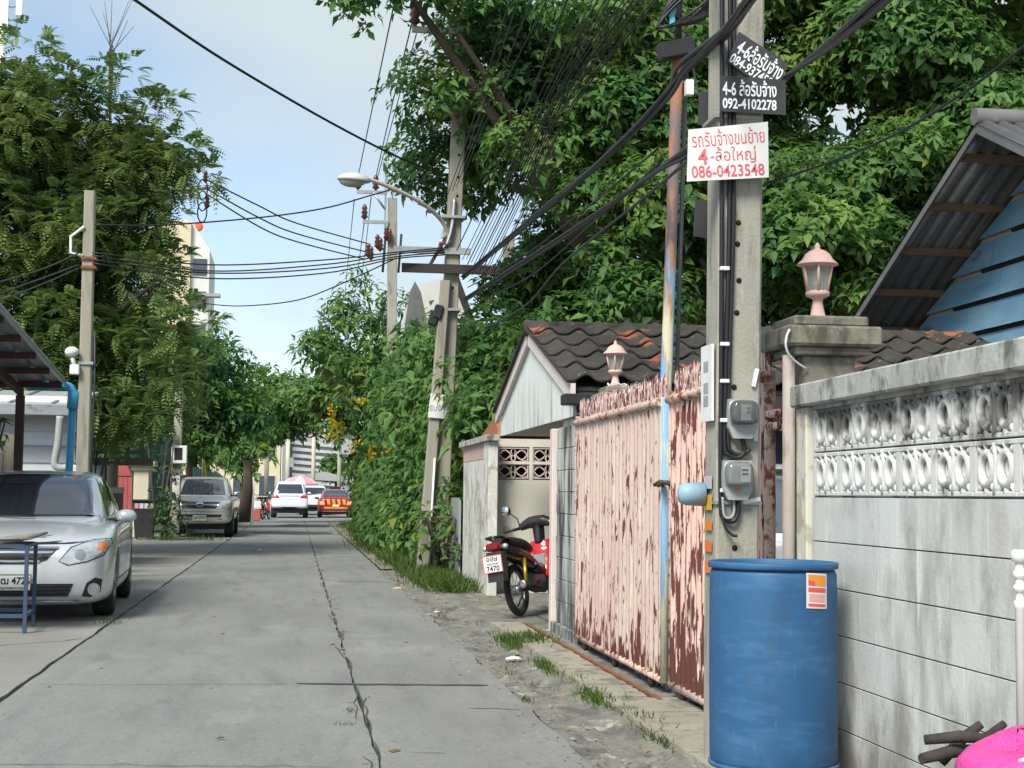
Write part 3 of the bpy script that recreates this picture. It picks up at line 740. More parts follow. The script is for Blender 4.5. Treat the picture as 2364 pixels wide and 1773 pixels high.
run(smooth([(1.925, 6.77, 1.25), (1.932, 6.77, 1.17), (1.955, 6.765, 1.155), (1.978, 6.77, 1.18), (1.978, 6.775, 1.24)]), 0.006, 'meter_tail', 'thin grey loop of cable below the lower meter', None, m_greymetal)
run(smooth([(1.922, 6.78, 1.2), (1.935, 6.77, 1.12), (1.965, 6.76, 1.08), (1.99, 6.755, 1.075)]), 0.007, 'meter_tail', 'black cable end sticking out under the lower meter')

def meter(x, z, label, flip):
    t = thing('electric_meter', label, 'electric meter', (x, 6.79, z - 0.09), 'electric meters on the large pole')
    P = [(-0.066, 0.085), (0.066, 0.085), (0.07, 0.02), (0.068, -0.045), (0.045, -0.095), (-0.045, -0.095), (-0.068, -0.045), (-0.07, 0.02)]
    MB().prism(P, lambda a, b, d: (x + a, d, z + b), 6.745, 6.80).build('base_plate', m_greymetal, t)
    MB().box(x - 0.048, x + 0.048, 6.708, 6.744, z - 0.022, z + 0.066, 0.006).build('register_block', m_greymetal if flip else m_black, t)
    MB().box(x - (0.0 if flip else 0.022), x + (0.044 if flip else 0.024), 6.703, 6.707, z - 0.012, z + 0.058).build('dial_plate', m_offwhite if flip else m_greymetal, t)
    for dz in (0.040, 0.022): MB().box(x + 0.004, x + 0.034 - (0 if flip else 0.014), 6.7005, 6.7025, z + dz - 0.005, z + dz + 0.005).build('counter', m_black, t)
    b = MB()
    n = 24
    for (sx, sz, y) in ((0.064, 0.056, 6.744), (0.064, 0.056, 6.712), (0.058, 0.05, 6.694), (0.045, 0.038, 6.690)):
        for i in range(n):
            a = 2 * math.pi * i / n
            ca, sa = math.cos(a), math.sin(a)
            k = (abs(ca) ** 4 + abs(sa) ** 4) ** -0.25
            b.v.append((x + sx * k * ca, y, z + 0.022 + sz * k * sa))
    for i in range(3):
        for j in range(n):
            b.f.append((i * n + j, i * n + (j + 1) % n, (i + 1) * n + (j + 1) % n, (i + 1) * n + j)); b.sm.append(True)
    b.f.append(tuple(range(3 * n, 4 * n))); b.sm.append(True)
    b.build('glass_cover', m_clear, t)
    rim = MB()
    pts = []
    for i in range(n + 1):
        a = 2 * math.pi * i / n; ca, sa = math.cos(a), math.sin(a); k = (abs(ca) ** 4 + abs(sa) ** 4) ** -0.25
        pts.append((x + 0.066 * k * ca, 6.742, z + 0.022 + 0.058 * k * sa))
    rim.tube(pts, 0.005, 5, cap=False).build('cover_rim', m_steel, t)
    if flip: MB().box(x - 0.012, x + 0.012, 6.738, 6.744, z - 0.055, z - 0.042).build('seal_tag', flat('orange seal', (0.7, 0.16, 0.05)), t)
    return t
meter(2.014, 1.612, 'upper electric meter with dark dial on the large pole', False)
meter(1.990, 1.332, 'lower electric meter with white dial and orange seal', True)

# signs on the pole
def board(name, label, quad, y, mtl, th=0.006):
    c = [sum(q[i] for q in quad) / 4 for i in (0, 1)]
    t = thing(name, label, 'sign', (c[0], y, min(q[1] for q in quad)))
    MB().prism(quad, lambda a, b, d: (a, d, b), y, y + th).build('board', mtl, t)
    return t
t = board('hire_sign', 'black hire sign tilted to the right, highest on the large pole', [(1.945, 3.268), (2.180, 3.118), (2.238, 3.275), (2.003, 3.414)], 6.768, m_signblack)
lettering('4-6ล้อรับจ้าง', 0.082, m_signwhite, t, face_cam(2.108, 6.7665, 3.290, R(-31)), bold=0.0012, fit=(0.245, 0.085))
lettering('084-9374586', 0.066, m_signwhite, t, face_cam(2.070, 6.7665, 3.228, R(-31)), bold=0.0012, fit=(0.25, 0.05))
t = board('hire_sign', 'black hire sign hung straight on the large pole with a white phone number', [(1.910, 3.029), (2.222, 3.026), (2.222, 3.192), (1.907, 3.197)], 6.752, m_signblack)
lettering('4-6 ล้อรับจ้าง', 0.077, m_signwhite, t, face_cam(2.048, 6.7505, 3.144), bold=0.0012, fit=(0.258, 0.078))
lettering('092-4102278', 0.070, m_signwhite, t, face_cam(2.048, 6.7505, 3.068), bold=0.0016, fit=(0.258, 0.050))
t = board('moving_sign', 'white board with red hand lettering on the large pole', [(1.745, 2.689), (2.132, 2.724), (2.128, 2.984), (1.751, 2.930)], 6.728, m_offwhite)
lettering('รถรับจ้างขนย้าย', 0.078, m_signred, t, face_cam(1.938, 6.7265, 2.905, R(6.5)), bold=-0.0006, fit=(0.345, 0.075))
lettering('-ล้อใหญ่', 0.078, m_signred, t, face_cam(1.962, 6.7265, 2.822, R(4)), bold=-0.0002, fit=(0.215, 0.078))
lettering('4', 0.105, m_signred, t, face_cam(1.818, 6.7260, 2.808, R(4)), bold=0.002, fit=(0.045, 0.072))
lettering('086-0423548', 0.076, m_signred, t, face_cam(1.938, 6.7265, 2.747, R(4.5)), bold=0.0008, fit=(0.345, 0.056))
for (x0, x1, z0, z1, lab) in ((1.872, 1.945, 3.02, 3.19, 'small dark board behind the pole at the height of the black signs'), (1.852, 1.94, 2.48, 2.665, 'small dark board sticking out behind the pole below the white sign')):
    t = board('back_board', lab, [(x0, z0 + 0.01), (x1, z0), (x1, z1), (x0 + 0.01, z1)], 7.02, m_signblack)
t = thing('pole_notice', 'white printed strip plate on the road side of the large pole', 'sign', (1.898, 6.9, 1.60))
MB().box(1.885, 1.897, 6.815, 7.0, 1.60, 1.955).build('plate', m_white, t)
for z in (1.86, 1.76, 1.70): MB().box(1.8835, 1.8845, 6.87, 6.95, z - 0.03, z + 0.02).build('print', m_greymetal, t)
for i, (z, c, h, lab) in enumerate(((1.318, (0.45, 0.47, 0.48), 0.03, 'torn pale sticker'), (1.225, (0.55, 0.36, 0.04), 0.035, 'yellow sticker'), (1.118, (0.68, 0.20, 0.03), 0.022, 'topmost orange sticker'), (1.022, (0.70, 0.17, 0.04), 0.024, 'middle orange sticker'), (0.93, (0.66, 0.20, 0.05), 0.03, 'lowest orange sticker'))):
    MB().box(1.8925, 1.896, 6.85, 6.96, z - h, z + h).solo('pole_sticker', flat('sticker%d' % i, c), lab + ' on the road side of the large pole', 'sticker', 'stickers on the large pole')
t = thing('pipe_offcut', 'short open light blue plastic pipe fixed across the large pole', 'pipe', (1.86, 7.0, 1.22))
b = MB(); n = 16
for (x, k) in ((1.765, 0.0), (1.772, 0.040), (1.80, 0.052), (1.888, 0.056), (1.888, 0.048), (1.80, 0.044)):
    for j in range(n):
        a = 2 * math.pi * j / n; b.v.append((x, 6.96 + k * math.cos(a), 1.262 + k * math.sin(a)))
for i in range(5):
    for j in range(n): b.f.append((i * n + j, i * n + (j + 1) % n, (i + 1) * n + (j + 1) % n, (i + 1) * n + j)); b.sm.append(True)
b.build('pipe', flat('pale blue pvc', (0.27, 0.40, 0.50), rough=0.5), t)

# ------------------------------------------------------------------ blue drum
t = thing('blue_drum', 'tall blue plastic drum standing before the large pole', 'drum', (2.008, 6.29, 0.05))
c = (2.008, 6.29, 0.0)
_b = MB().lathe([(0.20, 0.135), (0.268, 0.14), (0.278, 0.165), (0.279, 0.23), (0.279, 0.30), (0.280, 0.38), (0.281, 0.46), (0.281, 0.55), (0.281, 0.64), (0.2805, 0.72), (0.280, 0.80), (0.279, 0.87), (0.277, 0.930), (0.272, 0.945), (0.262, 0.95)], c, 56)
_b.v = [(c[0] + (q[0] - c[0]) * (1 + 0.006 * nz3(q[0] * 6, q[1] * 6, q[2] * 5)), c[1] + (q[1] - c[1]) * (1 + 0.006 * nz3(q[1] * 7, q[0] * 6, q[2] * 4)), q[2]) for q in _b.v]
_b.build('shell', m_barrel, t)
MB().lathe([(0.268, 0.952), (0.283, 0.954), (0.286, 0.960), (0.286, 0.974), (0.283, 0.980), (0.270, 0.982), (0.266, 0.972), (0.262, 0.90), (0.10, 0.895)], c, 64).build('rim', m_barrel, t)
MB().lathe([(0.265, 0.132), (0.283, 0.134), (0.286, 0.142), (0.284, 0.150), (0.275, 0.152)], c, 64).build('foot_ring', m_barrel, t)
t.scale = (0.955, 0.955, 1.0)
def curved(z0, z1, a0, a1, r, nm, mtl):
    MB().grid(8, 2, lambda u, v: (c[0] + r * math.sin(a0 + (a1 - a0) * u), c[1] - r * math.cos(a0 + (a1 - a0) * u), z0 + (z1 - z0) * v + 0.006 * (0.5 - u))).build(nm, mtl, t)
def sticker_at(z0, z1, a0, a1, r, nm, mtl): curved(z0, z1, R(a0), R(a1), r, nm, mtl)
m_stk = flat('sticker white', (0.72, 0.66, 0.66)); m_stko = flat('sticker orange', (0.78, 0.30, 0.04)); m_stkr = flat('sticker red', (0.72, 0.10, 0.10)); m_stkp = flat('sticker pink', (0.74, 0.36, 0.36))
sticker_at(0.800, 0.943, 12.0, 36.0, 0.2826, 'label_sheet', m_stk)
sticker_at(0.892, 0.936, 14.0, 34.0, 0.2836, 'label_print', m_stko)
sticker_at(0.895, 0.914, 14.0, 21.0, 0.2842, 'label_print', m_stkr)
sticker_at(0.866, 0.884, 14.0, 34.0, 0.2836, 'label_print', m_stkr)
sticker_at(0.828, 0.858, 15.0, 33.0, 0.2836, 'label_print', m_stkp)
sticker_at(0.808, 0.819, 14.0, 34.0, 0.2836, 'label_print', m_stkr)
for k, (dx, dy) in enumerate(((-0.12, -0.1), (0.13, -0.08), (0.02, 0.16))):
    MB().box(2.008 + dx - 0.09, 2.008 + dx + 0.09, 6.29 + dy - 0.05, 6.29 + dy + 0.05, 0.012, 0.127, 0.006).solo('packing_brick', m_darksteel,
        'dark brick under the blue drum, ' + ('on its road side', 'on its wall side', 'at its back')[k], 'brick', 'bricks under the drum')

# ------------------------------------------------------------------ heap at the foot of the wall, lower right corner
t = thing('wooden_crate', 'low slatted wooden crate carrying firewood and a pink bag by the block wall', 'crate', (2.10, 4.45, 0.0))
for z in (0.05, 0.16, 0.27):
    for y in (4.12, 4.82): MB().box(1.88, 2.32, y - 0.01, y + 0.01, z, z + 0.075).build('slat', m_wood, t)
    for x in (1.89, 2.31): MB().box(x - 0.01, x + 0.01, 4.135, 4.805, z, z + 0.075).build('slat', m_wood, t)
MB().box(1.88, 2.32, 4.11, 4.83, 0.347, 0.365).build('lid', m_wood, t)
m_char = mat('charred wood', (0.03, 0.026, 0.024), (0.06, 0.05, 0.045), sc=20, rough=0.9, bump=0.5)
for k, (x0, y0, z0, x1, y1, z1, r_) in enumerate(((1.955, 4.62, 0.44, 2.22, 4.70, 0.452, 0.022), (1.99, 4.68, 0.488, 2.20, 4.60, 0.50, 0.020), (2.08, 4.76, 0.40, 2.20, 4.72, 0.53, 0.020), (2.18, 4.76, 0.41, 2.27, 4.70, 0.535, 0.018), (1.95, 4.54, 0.395, 2.25, 4.56, 0.40, 0.024))):
    MB().tube([(x0, y0, z0), ((x0 + x1) / 2, (y0 + y1) / 2 + 0.01, (z0 + z1) / 2 + 0.008), (x1, y1, z1)], [r_ * 0.8, r_, r_ * 0.7], 7).solo('firewood', m_char, ('long lower', 'long upper', 'short upturned', 'short rightmost upturned', 'thick bottom')[k] + ' charred stick of firewood behind the pink bag', 'firewood', 'charred firewood in the corner')
t = thing('pink_bag', 'bright pink plastic bag at the foot of the block wall', 'bag', (2.16, 4.33, 0.365))
m_pinkp = mat('pink plastic', (0.72, 0.07, 0.34), (0.60, 0.05, 0.27), sc=(9, 9, 14), rough=0.35, spec=0.5, bump=0.7, bsc=16, bdist=0.03)
b = MB()
b.grid(24, 14, lambda u, v: (2.13 + (0.175 * math.sin(math.pi * v) ** 0.7 + 0.012 * nz3(u * 9, v * 7)) * math.cos(2 * math.pi * u), 4.33 + (0.20 * math.sin(math.pi * v) ** 0.7 + 0.012 * nz3(u * 8, v * 9, 3)) * math.sin(2 * math.pi * u), 0.455 - 0.09 * math.cos(math.pi * v) + (0.035 * math.cos(2 * math.pi * u - 0.4) + 0.012 * nz3(u * 7, v * 5, 9)) * v))
b.build('bag', m_pinkp, t)
MB().tube([(2.075, 4.20, 0.50), (2.10, 4.15, 0.525), (2.135, 4.13, 0.50), (2.17, 4.12, 0.53)], [0.012, 0.006, 0.006, 0.014], 6).build('knot', m_white, t)
MB().ball((2.12, 4.13, 0.475), 0.03, 8, (1.3, 0.5, 0.6)).build('green_leaves', flat('dark leaf', (0.02, 0.10, 0.05)), t)
t = thing('turned_post', 'white turned post leaning on the block wall at the right edge', 'post', (2.315, 4.66, 0.0))
MB().lathe([(0.016, 0), (0.016, 0.90), (0.02, 0.905), (0.02, 0.925), (0.013, 0.93), (0.013, 0.955), (0.021, 0.96), (0.021, 0.975), (0.014, 0.98), (0.014, 0.998), (0.021, 1.003), (0.021, 1.02), (0.014, 1.025), (0.014, 1.05), (0.026, 1.055), (0.027, 1.08), (0.02, 1.09)], (2.318, 4.68, 0), 14).build('shaft', m_white, t)

# ------------------------------------------------------------------ stained block pier between gate and porch
t = thing('block_pier', 'black stained block pier between the pink gate and the motorcycle', 'wall', (2.4, 13.2, 0))
bk = MB().box(0, 0.09, -0.198, 0.198, 0, 0.189, 0.004).mesh('pier_block'); bk.materials.append(m_stainblock)
MB().box(2.372, 2.455, 12.5, 13.83, 0.1, 1.85).build('mortar', m_pillar, t)
for k in range(9):
    z = 0.115 + 0.1945 * k
    for j in range(3 if k % 2 == 0 else 3):
        piece('block', bk, t, (2.36, 12.72 + 0.4 * j + (0.1 if k % 2 else 0.0), z))
MB().box(2.325, 2.47, 13.84, 13.97, 0, 1.86, 0.006).build('corner_post', m_trim, t)
MB().box(2.32, 2.455, 12.47, 13.835, -0.02, 0.112, 0.008).build('plinth', m_stainblock, t)
MB().box(2.45, 2.58, 12.47, 14.0, 1.862, 1.942).build('lintel', m_cope, t)

# ------------------------------------------------------------------ tiled house with streaked gable
house = thing('tiled_house', 'low house with mossy clay tile roof and streaked white gable', 'house', (4.5, 15.6, 0))
EZ, EY, RZ_, RY = 2.235, 13.05, 3.02, 15.6
pitch = math.atan2(RZ_ - EZ, RY - EY)
slope = MB().prism([(EY + 0.06, EZ - 0.04), (RY, RZ_ - 0.045), (RY, RZ_ - 0.075), (EY + 0.06, EZ - 0.07)], lambda a, b, d: (d, a, b), 2.36, 7.2).build('roof_slope', m_dark, house)
TW, TL = 0.305, 0.50
tb = MB(); n = 10
def tprof(u):
    return 0.064 * (0.5 - 0.5 * math.cos(2 * math.pi * u)) ** 2.0
vs = []
for yy, lift in ((0, 0.020), (TL, 0.0)):
    vs += [((i / n - 0.5) * TW * 1.06, yy, tprof(i / n) + lift) for i in range(n + 1)]
vs += [((i / n - 0.5) * TW * 1.06, 0, tprof(i / n) + 0.020 - 0.016) for i in range(n + 1)]
fs = [(i, i + 1, n + 2 + i, n + 1 + i) for i in range(n)] + [(2 * n + 2 + i, 2 * n + 3 + i, i + 1, i) for i in range(n)]
tb.add(vs, fs)
tilem = tb.mesh('tile'); tilem.materials.append(m_tile)
rows, cols = 5, 16
Ls = math.hypot(RY - EY, RZ_ - EZ)
stp = Ls / rows
for r_ in range(rows):
    for c_ in range(cols):
        yy = EY + stp * r_ * math.cos(pitch); zz = EZ + stp * r_ * math.sin(pitch) + 0.006 * nz3(r_ * 2.1, c_ * 1.7)
        piece('tile', tilem, slope, (2.33 + TW * (c_ + 0.5), yy + 0.01 * nz3(c_, r_), zz), (pitch + R(1.2) * nz3(c_ * 1.3, r_ * 2.7), 0, R(1.5) * nz3(c_ * 2.9, r_)))
rt = MB().lathe([(0.085, 0), (0.085, 0.36)], (0, 0, 0), 12, 'X')
rtm = rt.mesh('ridge_tile'); rtm.materials.append(m_tile)
for k in range(14): piece('ridge_tile', rtm, slope, (2.32 + 0.35 * k, RY, RZ_ - 0.045 + 0.006 * nz3(k, 3)), (0, R(1.0), 0))
MB().prism([(RY, RZ_), (18.2, 2.265), (18.2, 2.225), (RY, RZ_ - 0.05)], lambda a, b, d: (d, a, b), 2.33, 7.2).build('back_slope', m_tile, house)
MB().prism([(13.18, 1.945), (18.0, 1.945), (18.0, 2.13), (15.6, 2.925), (13.18, 2.16)], lambda a, b, d: (d, a, b), 2.40, 2.43).build('gable_board', m_gable, house)
for (ya, za, yb, zb, bw) in ((13.06, 2.225, 15.60, 2.965, 0.165), (18.15, 2.225, 15.60, 2.965, 0.125)):
    MB().prism([(ya, za), (yb, zb), (yb, zb - bw), (ya, za - bw)], lambda a, b, d: (d, a, b), 2.352, 2.395).build('bargeboard', m_trim, house)
    MB().prism([(ya, za + 0.03), (yb, zb + 0.03), (yb, zb + 0.002), (ya, za + 0.002)], lambda a, b, d: (d, a, b), 2.315, 2.40).build('verge_strip', m_dark, house)
MB().box(2.435, 7.1, 13.18, 18.1, 1.955, 1.976).build('soffit', m_soffit, house)
MB().box(2.42, 7.2, 13.12, 13.16, 2.0, 2.20).build('fascia', m_dark, house)
MB().box(2.27, 2.56, 12.90, 13.11, 2.03, 2.125, 0.01).build('gutter_end', m_black, house)
m_navy = mat('dark house wall', (0.018, 0.022, 0.035), (0.03, 0.033, 0.045), sc=2, rough=0.8)
MB().box(2.75, 7.2, 13.55, 13.65, 0.0, 1.96).build('front_wall', m_navy, house)
MB().box(5.2, 5.3, 13.66, 19.0, 0.0, 1.96).build('side_wall', m_stucco, house)

# porch back wall with scroll vent blocks
t = thing('porch_wall', 'cream peeling porch wall with pink scroll vent blocks behind the motorcycle', 'wall', (3.4, 19.0, 0))
MB().box(2.46, 5.2, 19.0, 19.12, 0.0, 1.44).build('lower_wall', m_stucco, t)
MB().box(2.46, 5.2, 19.0, 19.12, 1.852, 1.952).build('upper_band', m_stucco, t)
m_scroll = mat('pink scroll block', (0.58, 0.46, 0.42), (0.50, 0.39, 0.36), sc=6, rough=0.85)
sb = MB(); a_, h_ = 0.19, 0.092
for q in ((-a_, a_, -h_, -h_ + 0.014), (-a_, a_, h_ - 0.014, h_)): sb.box(q[0], q[1], 0, 0.08, q[2], q[3])
for q in ((-a_, -a_ + 0.012), (a_ - 0.012, a_)): sb.box(q[0], q[1], 0.001, 0.079, -h_ + 0.014, h_ - 0.014)
for s_ in (-1, 1):
    sb.tube([(s_ * 0.178, 0.02, 0), (s_ * 0.14, 0.02, 0.045), (s_ * 0.10, 0.02, 0.062), (s_ * 0.055, 0.02, 0.03), (s_ * 0.03, 0.02, 0), (s_ * 0.055, 0.02, -0.03), (s_ * 0.10, 0.02, -0.062), (s_ * 0.14, 0.02, -0.045), (s_ * 0.178, 0.02, 0)], 0.011, 6, cap=False)
    for sz in (-1, 1):
        sb.tube([(s_ * 0.012, 0.02, 0), (s_ * 0.03, 0.02, sz * 0.045), (s_ * 0.012, 0.02, sz * 0.075), (0.0, 0.02, sz * 0.08)], 0.010, 6)
        sb.tube([(s_ * 0.10, 0.02, sz * 0.060), (s_ * 0.14, 0.02, sz * 0.078), (s_ * 0.175, 0.02, sz * 0.06)], 0.008, 6)
sbm = sb.mesh('scroll_block'); sbm.materials.append(m_scroll)
for i in range(5):
    for z in (1.545, 1.75): piece('scroll_block', sbm, t, (2.70 + 0.44 * i, 19.01, z))
for i in range(6): MB().box(2.46 + 0.44 * i, 2.505 + 0.44 * i, 18.998, 19.10, 1.441, 1.851).build('mullion', m_stucco, t)
MB().box(2.505, 5.2, 18.997, 19.10, 1.634, 1.660).build('transom', m_stucco, t)
MB().box(2.47, 5.2, 19.6, 19.65, 0.0, 1.9).build('room_shade_sheet', m_hole, t)  # near-black sheet stands in for the shade behind the vents
t = thing('corner_wall', 'peeling white roadside wall where the vines begin', 'wall', (2.4, 20.3, 0))
MB().box(2.34, 2.455, 18.62, 19.15, 0, 1.905, 0.008).build('corner_pier', m_peelwall, t)
MB().box(2.355, 2.45, 19.16, 21.6, 0, 1.70).build('panel', m_peelwall, t)
MB().box(2.30, 2.47, 18.55, 21.75, 1.907, 1.985, 0.006).build('coping', m_cope, t)
MB().box(2.35, 2.45, 19.16, 21.6, 1.702, 1.906).build('upper_panel', mat('pink render', (0.52, 0.36, 0.33), (0.45, 0.32, 0.29), sc=4, rough=0.9), t)
MB().prism([(19.0, 1.99), (21.2, 1.99), (19.3, 2.25)], lambda a, b, d: (d, a, b), 2.5, 3.2).build('tile_scrap', mat('orange clay', (0.36, 0.14, 0.06), (0.24, 0.10, 0.06), sc=9, rough=0.9), t)
MB().prism([(0, 0), (0.03, 0), (0.03, 1.15), (0.0, 1.2)], lambda a, b, d: (2.36 + a, d, b), 22.2, 25.5).solo('sheet_fence', m_greymetal, 'white sheet fence edge grown over with vines', 'fence')

# ------------------------------------------------------------------ blue boarded house
bh = thing('boarded_house', 'house with weathered blue boards and wide dark eaves on the right', 'house', (9.5, 14.5, 0))
zr = lambda y: 4.95 - 0.458 * abs(y - 14.1)
MB().prism([(9.0, 0), (20.2, 0), (20.2, zr(20.2) - 0.05), (14.1, 4.90), (9.0, zr(9.0) - 0.05)], lambda a, b, d: (d, a, b), 7.46, 7.6).build('wall_core', m_cream, bh)
for k in range(14):
    z0 = 0.425 + 0.335 * k
    z1 = z0 + 0.295
    y0 = 9.05 if zr(9.05) > z1 else 14.1 - (4.90 - z1) / 0.458 + 0.1
    y1 = 20.1 if zr(20.1) > z1 else 14.1 + (4.90 - z1) / 0.458 - 0.1
    ends = [(14.1 - (4.90 - q) / 0.458, 14.1 + (4.90 - q) / 0.458) for q in (z0, z1)]
    if z1 > 4.75: continue
    cuts = [y0] + [y for y in ((12.6, 15.35, 17.6) if k % 2 else (11.4, 14.2, 15.5, 18.2)) if y0 + 0.3 < y < y1 - 0.3] + [y1]
    for a, b_ in zip(cuts[:-1], cuts[1:]):
        vs = []
        for (xa, zz, e) in ((7.395, z0, ends[0]), (7.445, z1, ends[1]), (7.458, z1, ends[1]), (7.41, z0, ends[0])):
            ya = max(9.05, e[0] + 0.04) if a == cuts[0] else a + 0.006
            yb_ = min(20.1, e[1] - 0.04) if b_ == cuts[-1] else b_ - 0.006
            vs += [(xa, ya, zz), (xa, yb_, zz)]
        MB().add(vs, [(0, 1, 3, 2), (2, 3, 5, 4), (4, 5, 7, 6), (6, 7, 1, 0), (0, 2, 4, 6), (1, 3, 5, 7)]).build('board', m_blue, bh)
    MB().box(7.425, 7.459, y0, y1, z0 - 0.036, z0 - 0.002).build('gap_shade_strip', m_hole, bh)  # solid dark strip, the shade under the board put in as colour
def corr(y0, y1, name):
    b = MB(); nx = 180
    for s_, off in ((0, 0.0), (1, -0.018)):
        for i in range(nx + 1):
            x = 6.58 + 6.0 * i / nx
            wv = 0.028 * math.sin(2 * math.pi * x / 0.17)
            for y in (y0, y1): b.v.append((x, y, zr(y) + 0.06 + wv + off))
    m0 = 2 * (nx + 1)
    for i in range(nx):
        b.f.append((2 * i, 2 * i + 2, 2 * i + 3, 2 * i + 1)); b.f.append((m0 + 2 * i, m0 + 2 * i + 1, m0 + 2 * i + 3, m0 + 2 * i + 2)); b.sm += [True, True]
    for e in (0, 1):
        for i in range(nx):
            b.f.append((2 * i + e, 2 * i + 2 + e, m0 + 2 * i + 2 + e, m0 + 2 * i + e)); b.sm.append(False)
    return b.build(name, m_sheetdark, bh)
corr(14.08, 21.0, 'roof_sheet'); corr(14.12, 8.2, 'roof_sheet')
for k in range(7):
    for sgn in (1, -1):
        y = 14.1 + sgn * (0.45 + 0.78 * k)
        if 8.4 < y < 20.6: MB().box(6.62, 7.458, y - 0.03, y + 0.03, zr(y) - 0.065, zr(y) + 0.018).build('purlin', m_wood, bh)
for yb in (20.9, 8.3):
    MB().prism([(14.1, 4.955), (yb, zr(yb) + 0.01), (yb, zr(yb) - 0.08), (14.1, 4.865)], lambda a, b, d: (d, a, b), 6.585, 6.615).build('barge_rafter', m_sheetdark, bh)
MB().tube([(6.57, 14.1, 5.03), (12.5, 14.1, 5.03)], 0.09, 8).build('ridge_cap', m_sheetdark, bh)
# ------------------------------------------------------------------ vehicles
m_silver = mat('silver car paint', (0.60, 0.64, 0.66), (0.57, 0.61, 0.63), sc=2, rough=0.26, metal=0.34, coat=0.7, local=True)
m_pewter = mat('pewter car paint', (0.52, 0.52, 0.48), (0.48, 0.48, 0.445), sc=2, rough=0.34, metal=0.5, coat=0.6, local=True)
m_whitecar = mat('white car paint', (0.72, 0.73, 0.74), (0.69, 0.70, 0.71), sc=2, rough=0.25, coat=0.6, local=True)
m_taxired = mat('taxi red paint', (0.22, 0.02, 0.025), (0.18, 0.018, 0.02), sc=2, rough=0.3, coat=0.6, local=True)
m_taxiyel = mat('taxi orange paint', (0.75, 0.30, 0.03), (0.68, 0.27, 0.03), sc=2, rough=0.3, coat=0.6, local=True)
m_tint = mat('tinted glass', (0.030, 0.037, 0.048), (0.022, 0.027, 0.036), sc=2, rough=0.04, spec=0.8, coat=1.0, local=True)
m_chrome = mat('chrome', (0.72, 0.73, 0.74), (0.66, 0.67, 0.68), sc=4, rough=0.12, metal=1.0, local=True)
m_lens = mat('clear lens', (0.62, 0.66, 0.67), (0.42, 0.45, 0.47), sc=14, rough=0.08, metal=0.5, coat=0.8, local=True)
m_amber = mat('amber lens', (0.72, 0.22, 0.06), (0.62, 0.18, 0.06), sc=8, rough=0.15, coat=0.6, local=True)
m_redlens = mat('red lens', (0.50, 0.012, 0.012), (0.40, 0.01, 0.012), sc=8, rough=0.12, coat=0.8, local=True)
m_lit = mat('lit brake lens', (0.8, 0.03, 0.02), (0.7, 0.03, 0.02), sc=8, rough=0.2, emis=((1.0, 0.06, 0.03), 5.0), local=True)
m_tyre = mat('tyre rubber', (0.022, 0.022, 0.023), (0.035, 0.034, 0.033), sc=12, rough=0.85, local=True)
m_trimblk = mat('black trim', (0.016, 0.017, 0.018), (0.024, 0.025, 0.026), sc=12, rough=0.5, local=True)
m_alloy = mat('alloy', (0.42, 0.43, 0.44), (0.34, 0.35, 0.36), sc=8, rough=0.3, metal=0.8, local=True)
m_plate = mat('number plate', (0.72, 0.73, 0.71), (0.66, 0.67, 0.65), sc=8, rough=0.4, local=True)
m_plateg = mat('greenish plate', (0.52, 0.62, 0.48), (0.46, 0.56, 0.42), sc=8, rough=0.4, local=True)

def loft(secs):
    b = MB(); n = None
    for y, hp in secs:
        ring = [(x, y, z) for x, z in hp] + [(-x, y, z) for x, z in reversed(hp[1:-1])]
        n = len(ring); b.v += ring
    k = len(secs)
    for i in range(k - 1):
        for j in range(n): b.f.append((i * n + j, i * n + (j + 1) % n, (i + 1) * n + (j + 1) % n, (i + 1) * n + j))
    b.f.append(tuple(range(n))[::-1]); b.f.append(tuple(range((k - 1) * n, k * n)))
    b.sm = [True] * len(b.f)
    return b

def shell(b, name, lev=2, cut=None):
    o = b.build('tmp_' + name, None)
    md = o.modifiers.new('s', 'SUBSURF'); md.levels = lev; md.render_levels = lev
    co = None
    if cut:
        co = cut.build('tmp_cut', None)
        bo = o.modifiers.new('b', 'BOOLEAN'); bo.operation = 'DIFFERENCE'; bo.object = co; bo.solver = 'EXACT'
    dg = bpy.context.evaluated_depsgraph_get()
    me = bpy.data.meshes.new_from_object(o.evaluated_get(dg))
    me.name = name
    old = o.data
    bpy.data.objects.remove(o); bpy.data.meshes.remove(old)
    if co:
        oc = co.data; bpy.data.objects.remove(co); bpy.data.meshes.remove(oc)
    me.polygons.foreach_set('use_smooth', [True] * len(me.polygons))
    try: me.set_sharp_from_angle(angle=R(48))
    except Exception: pass
    return me

def bvh_of(meshes):
    vs, fs = [], []
    for me in meshes:
        n = len(vs)
        vs += [v.co.copy() for v in me.vertices]
        fs += [tuple(i + n for i in p.vertices) for p in me.polygons]
    return BVHTree.FromPolygons(vs, fs)

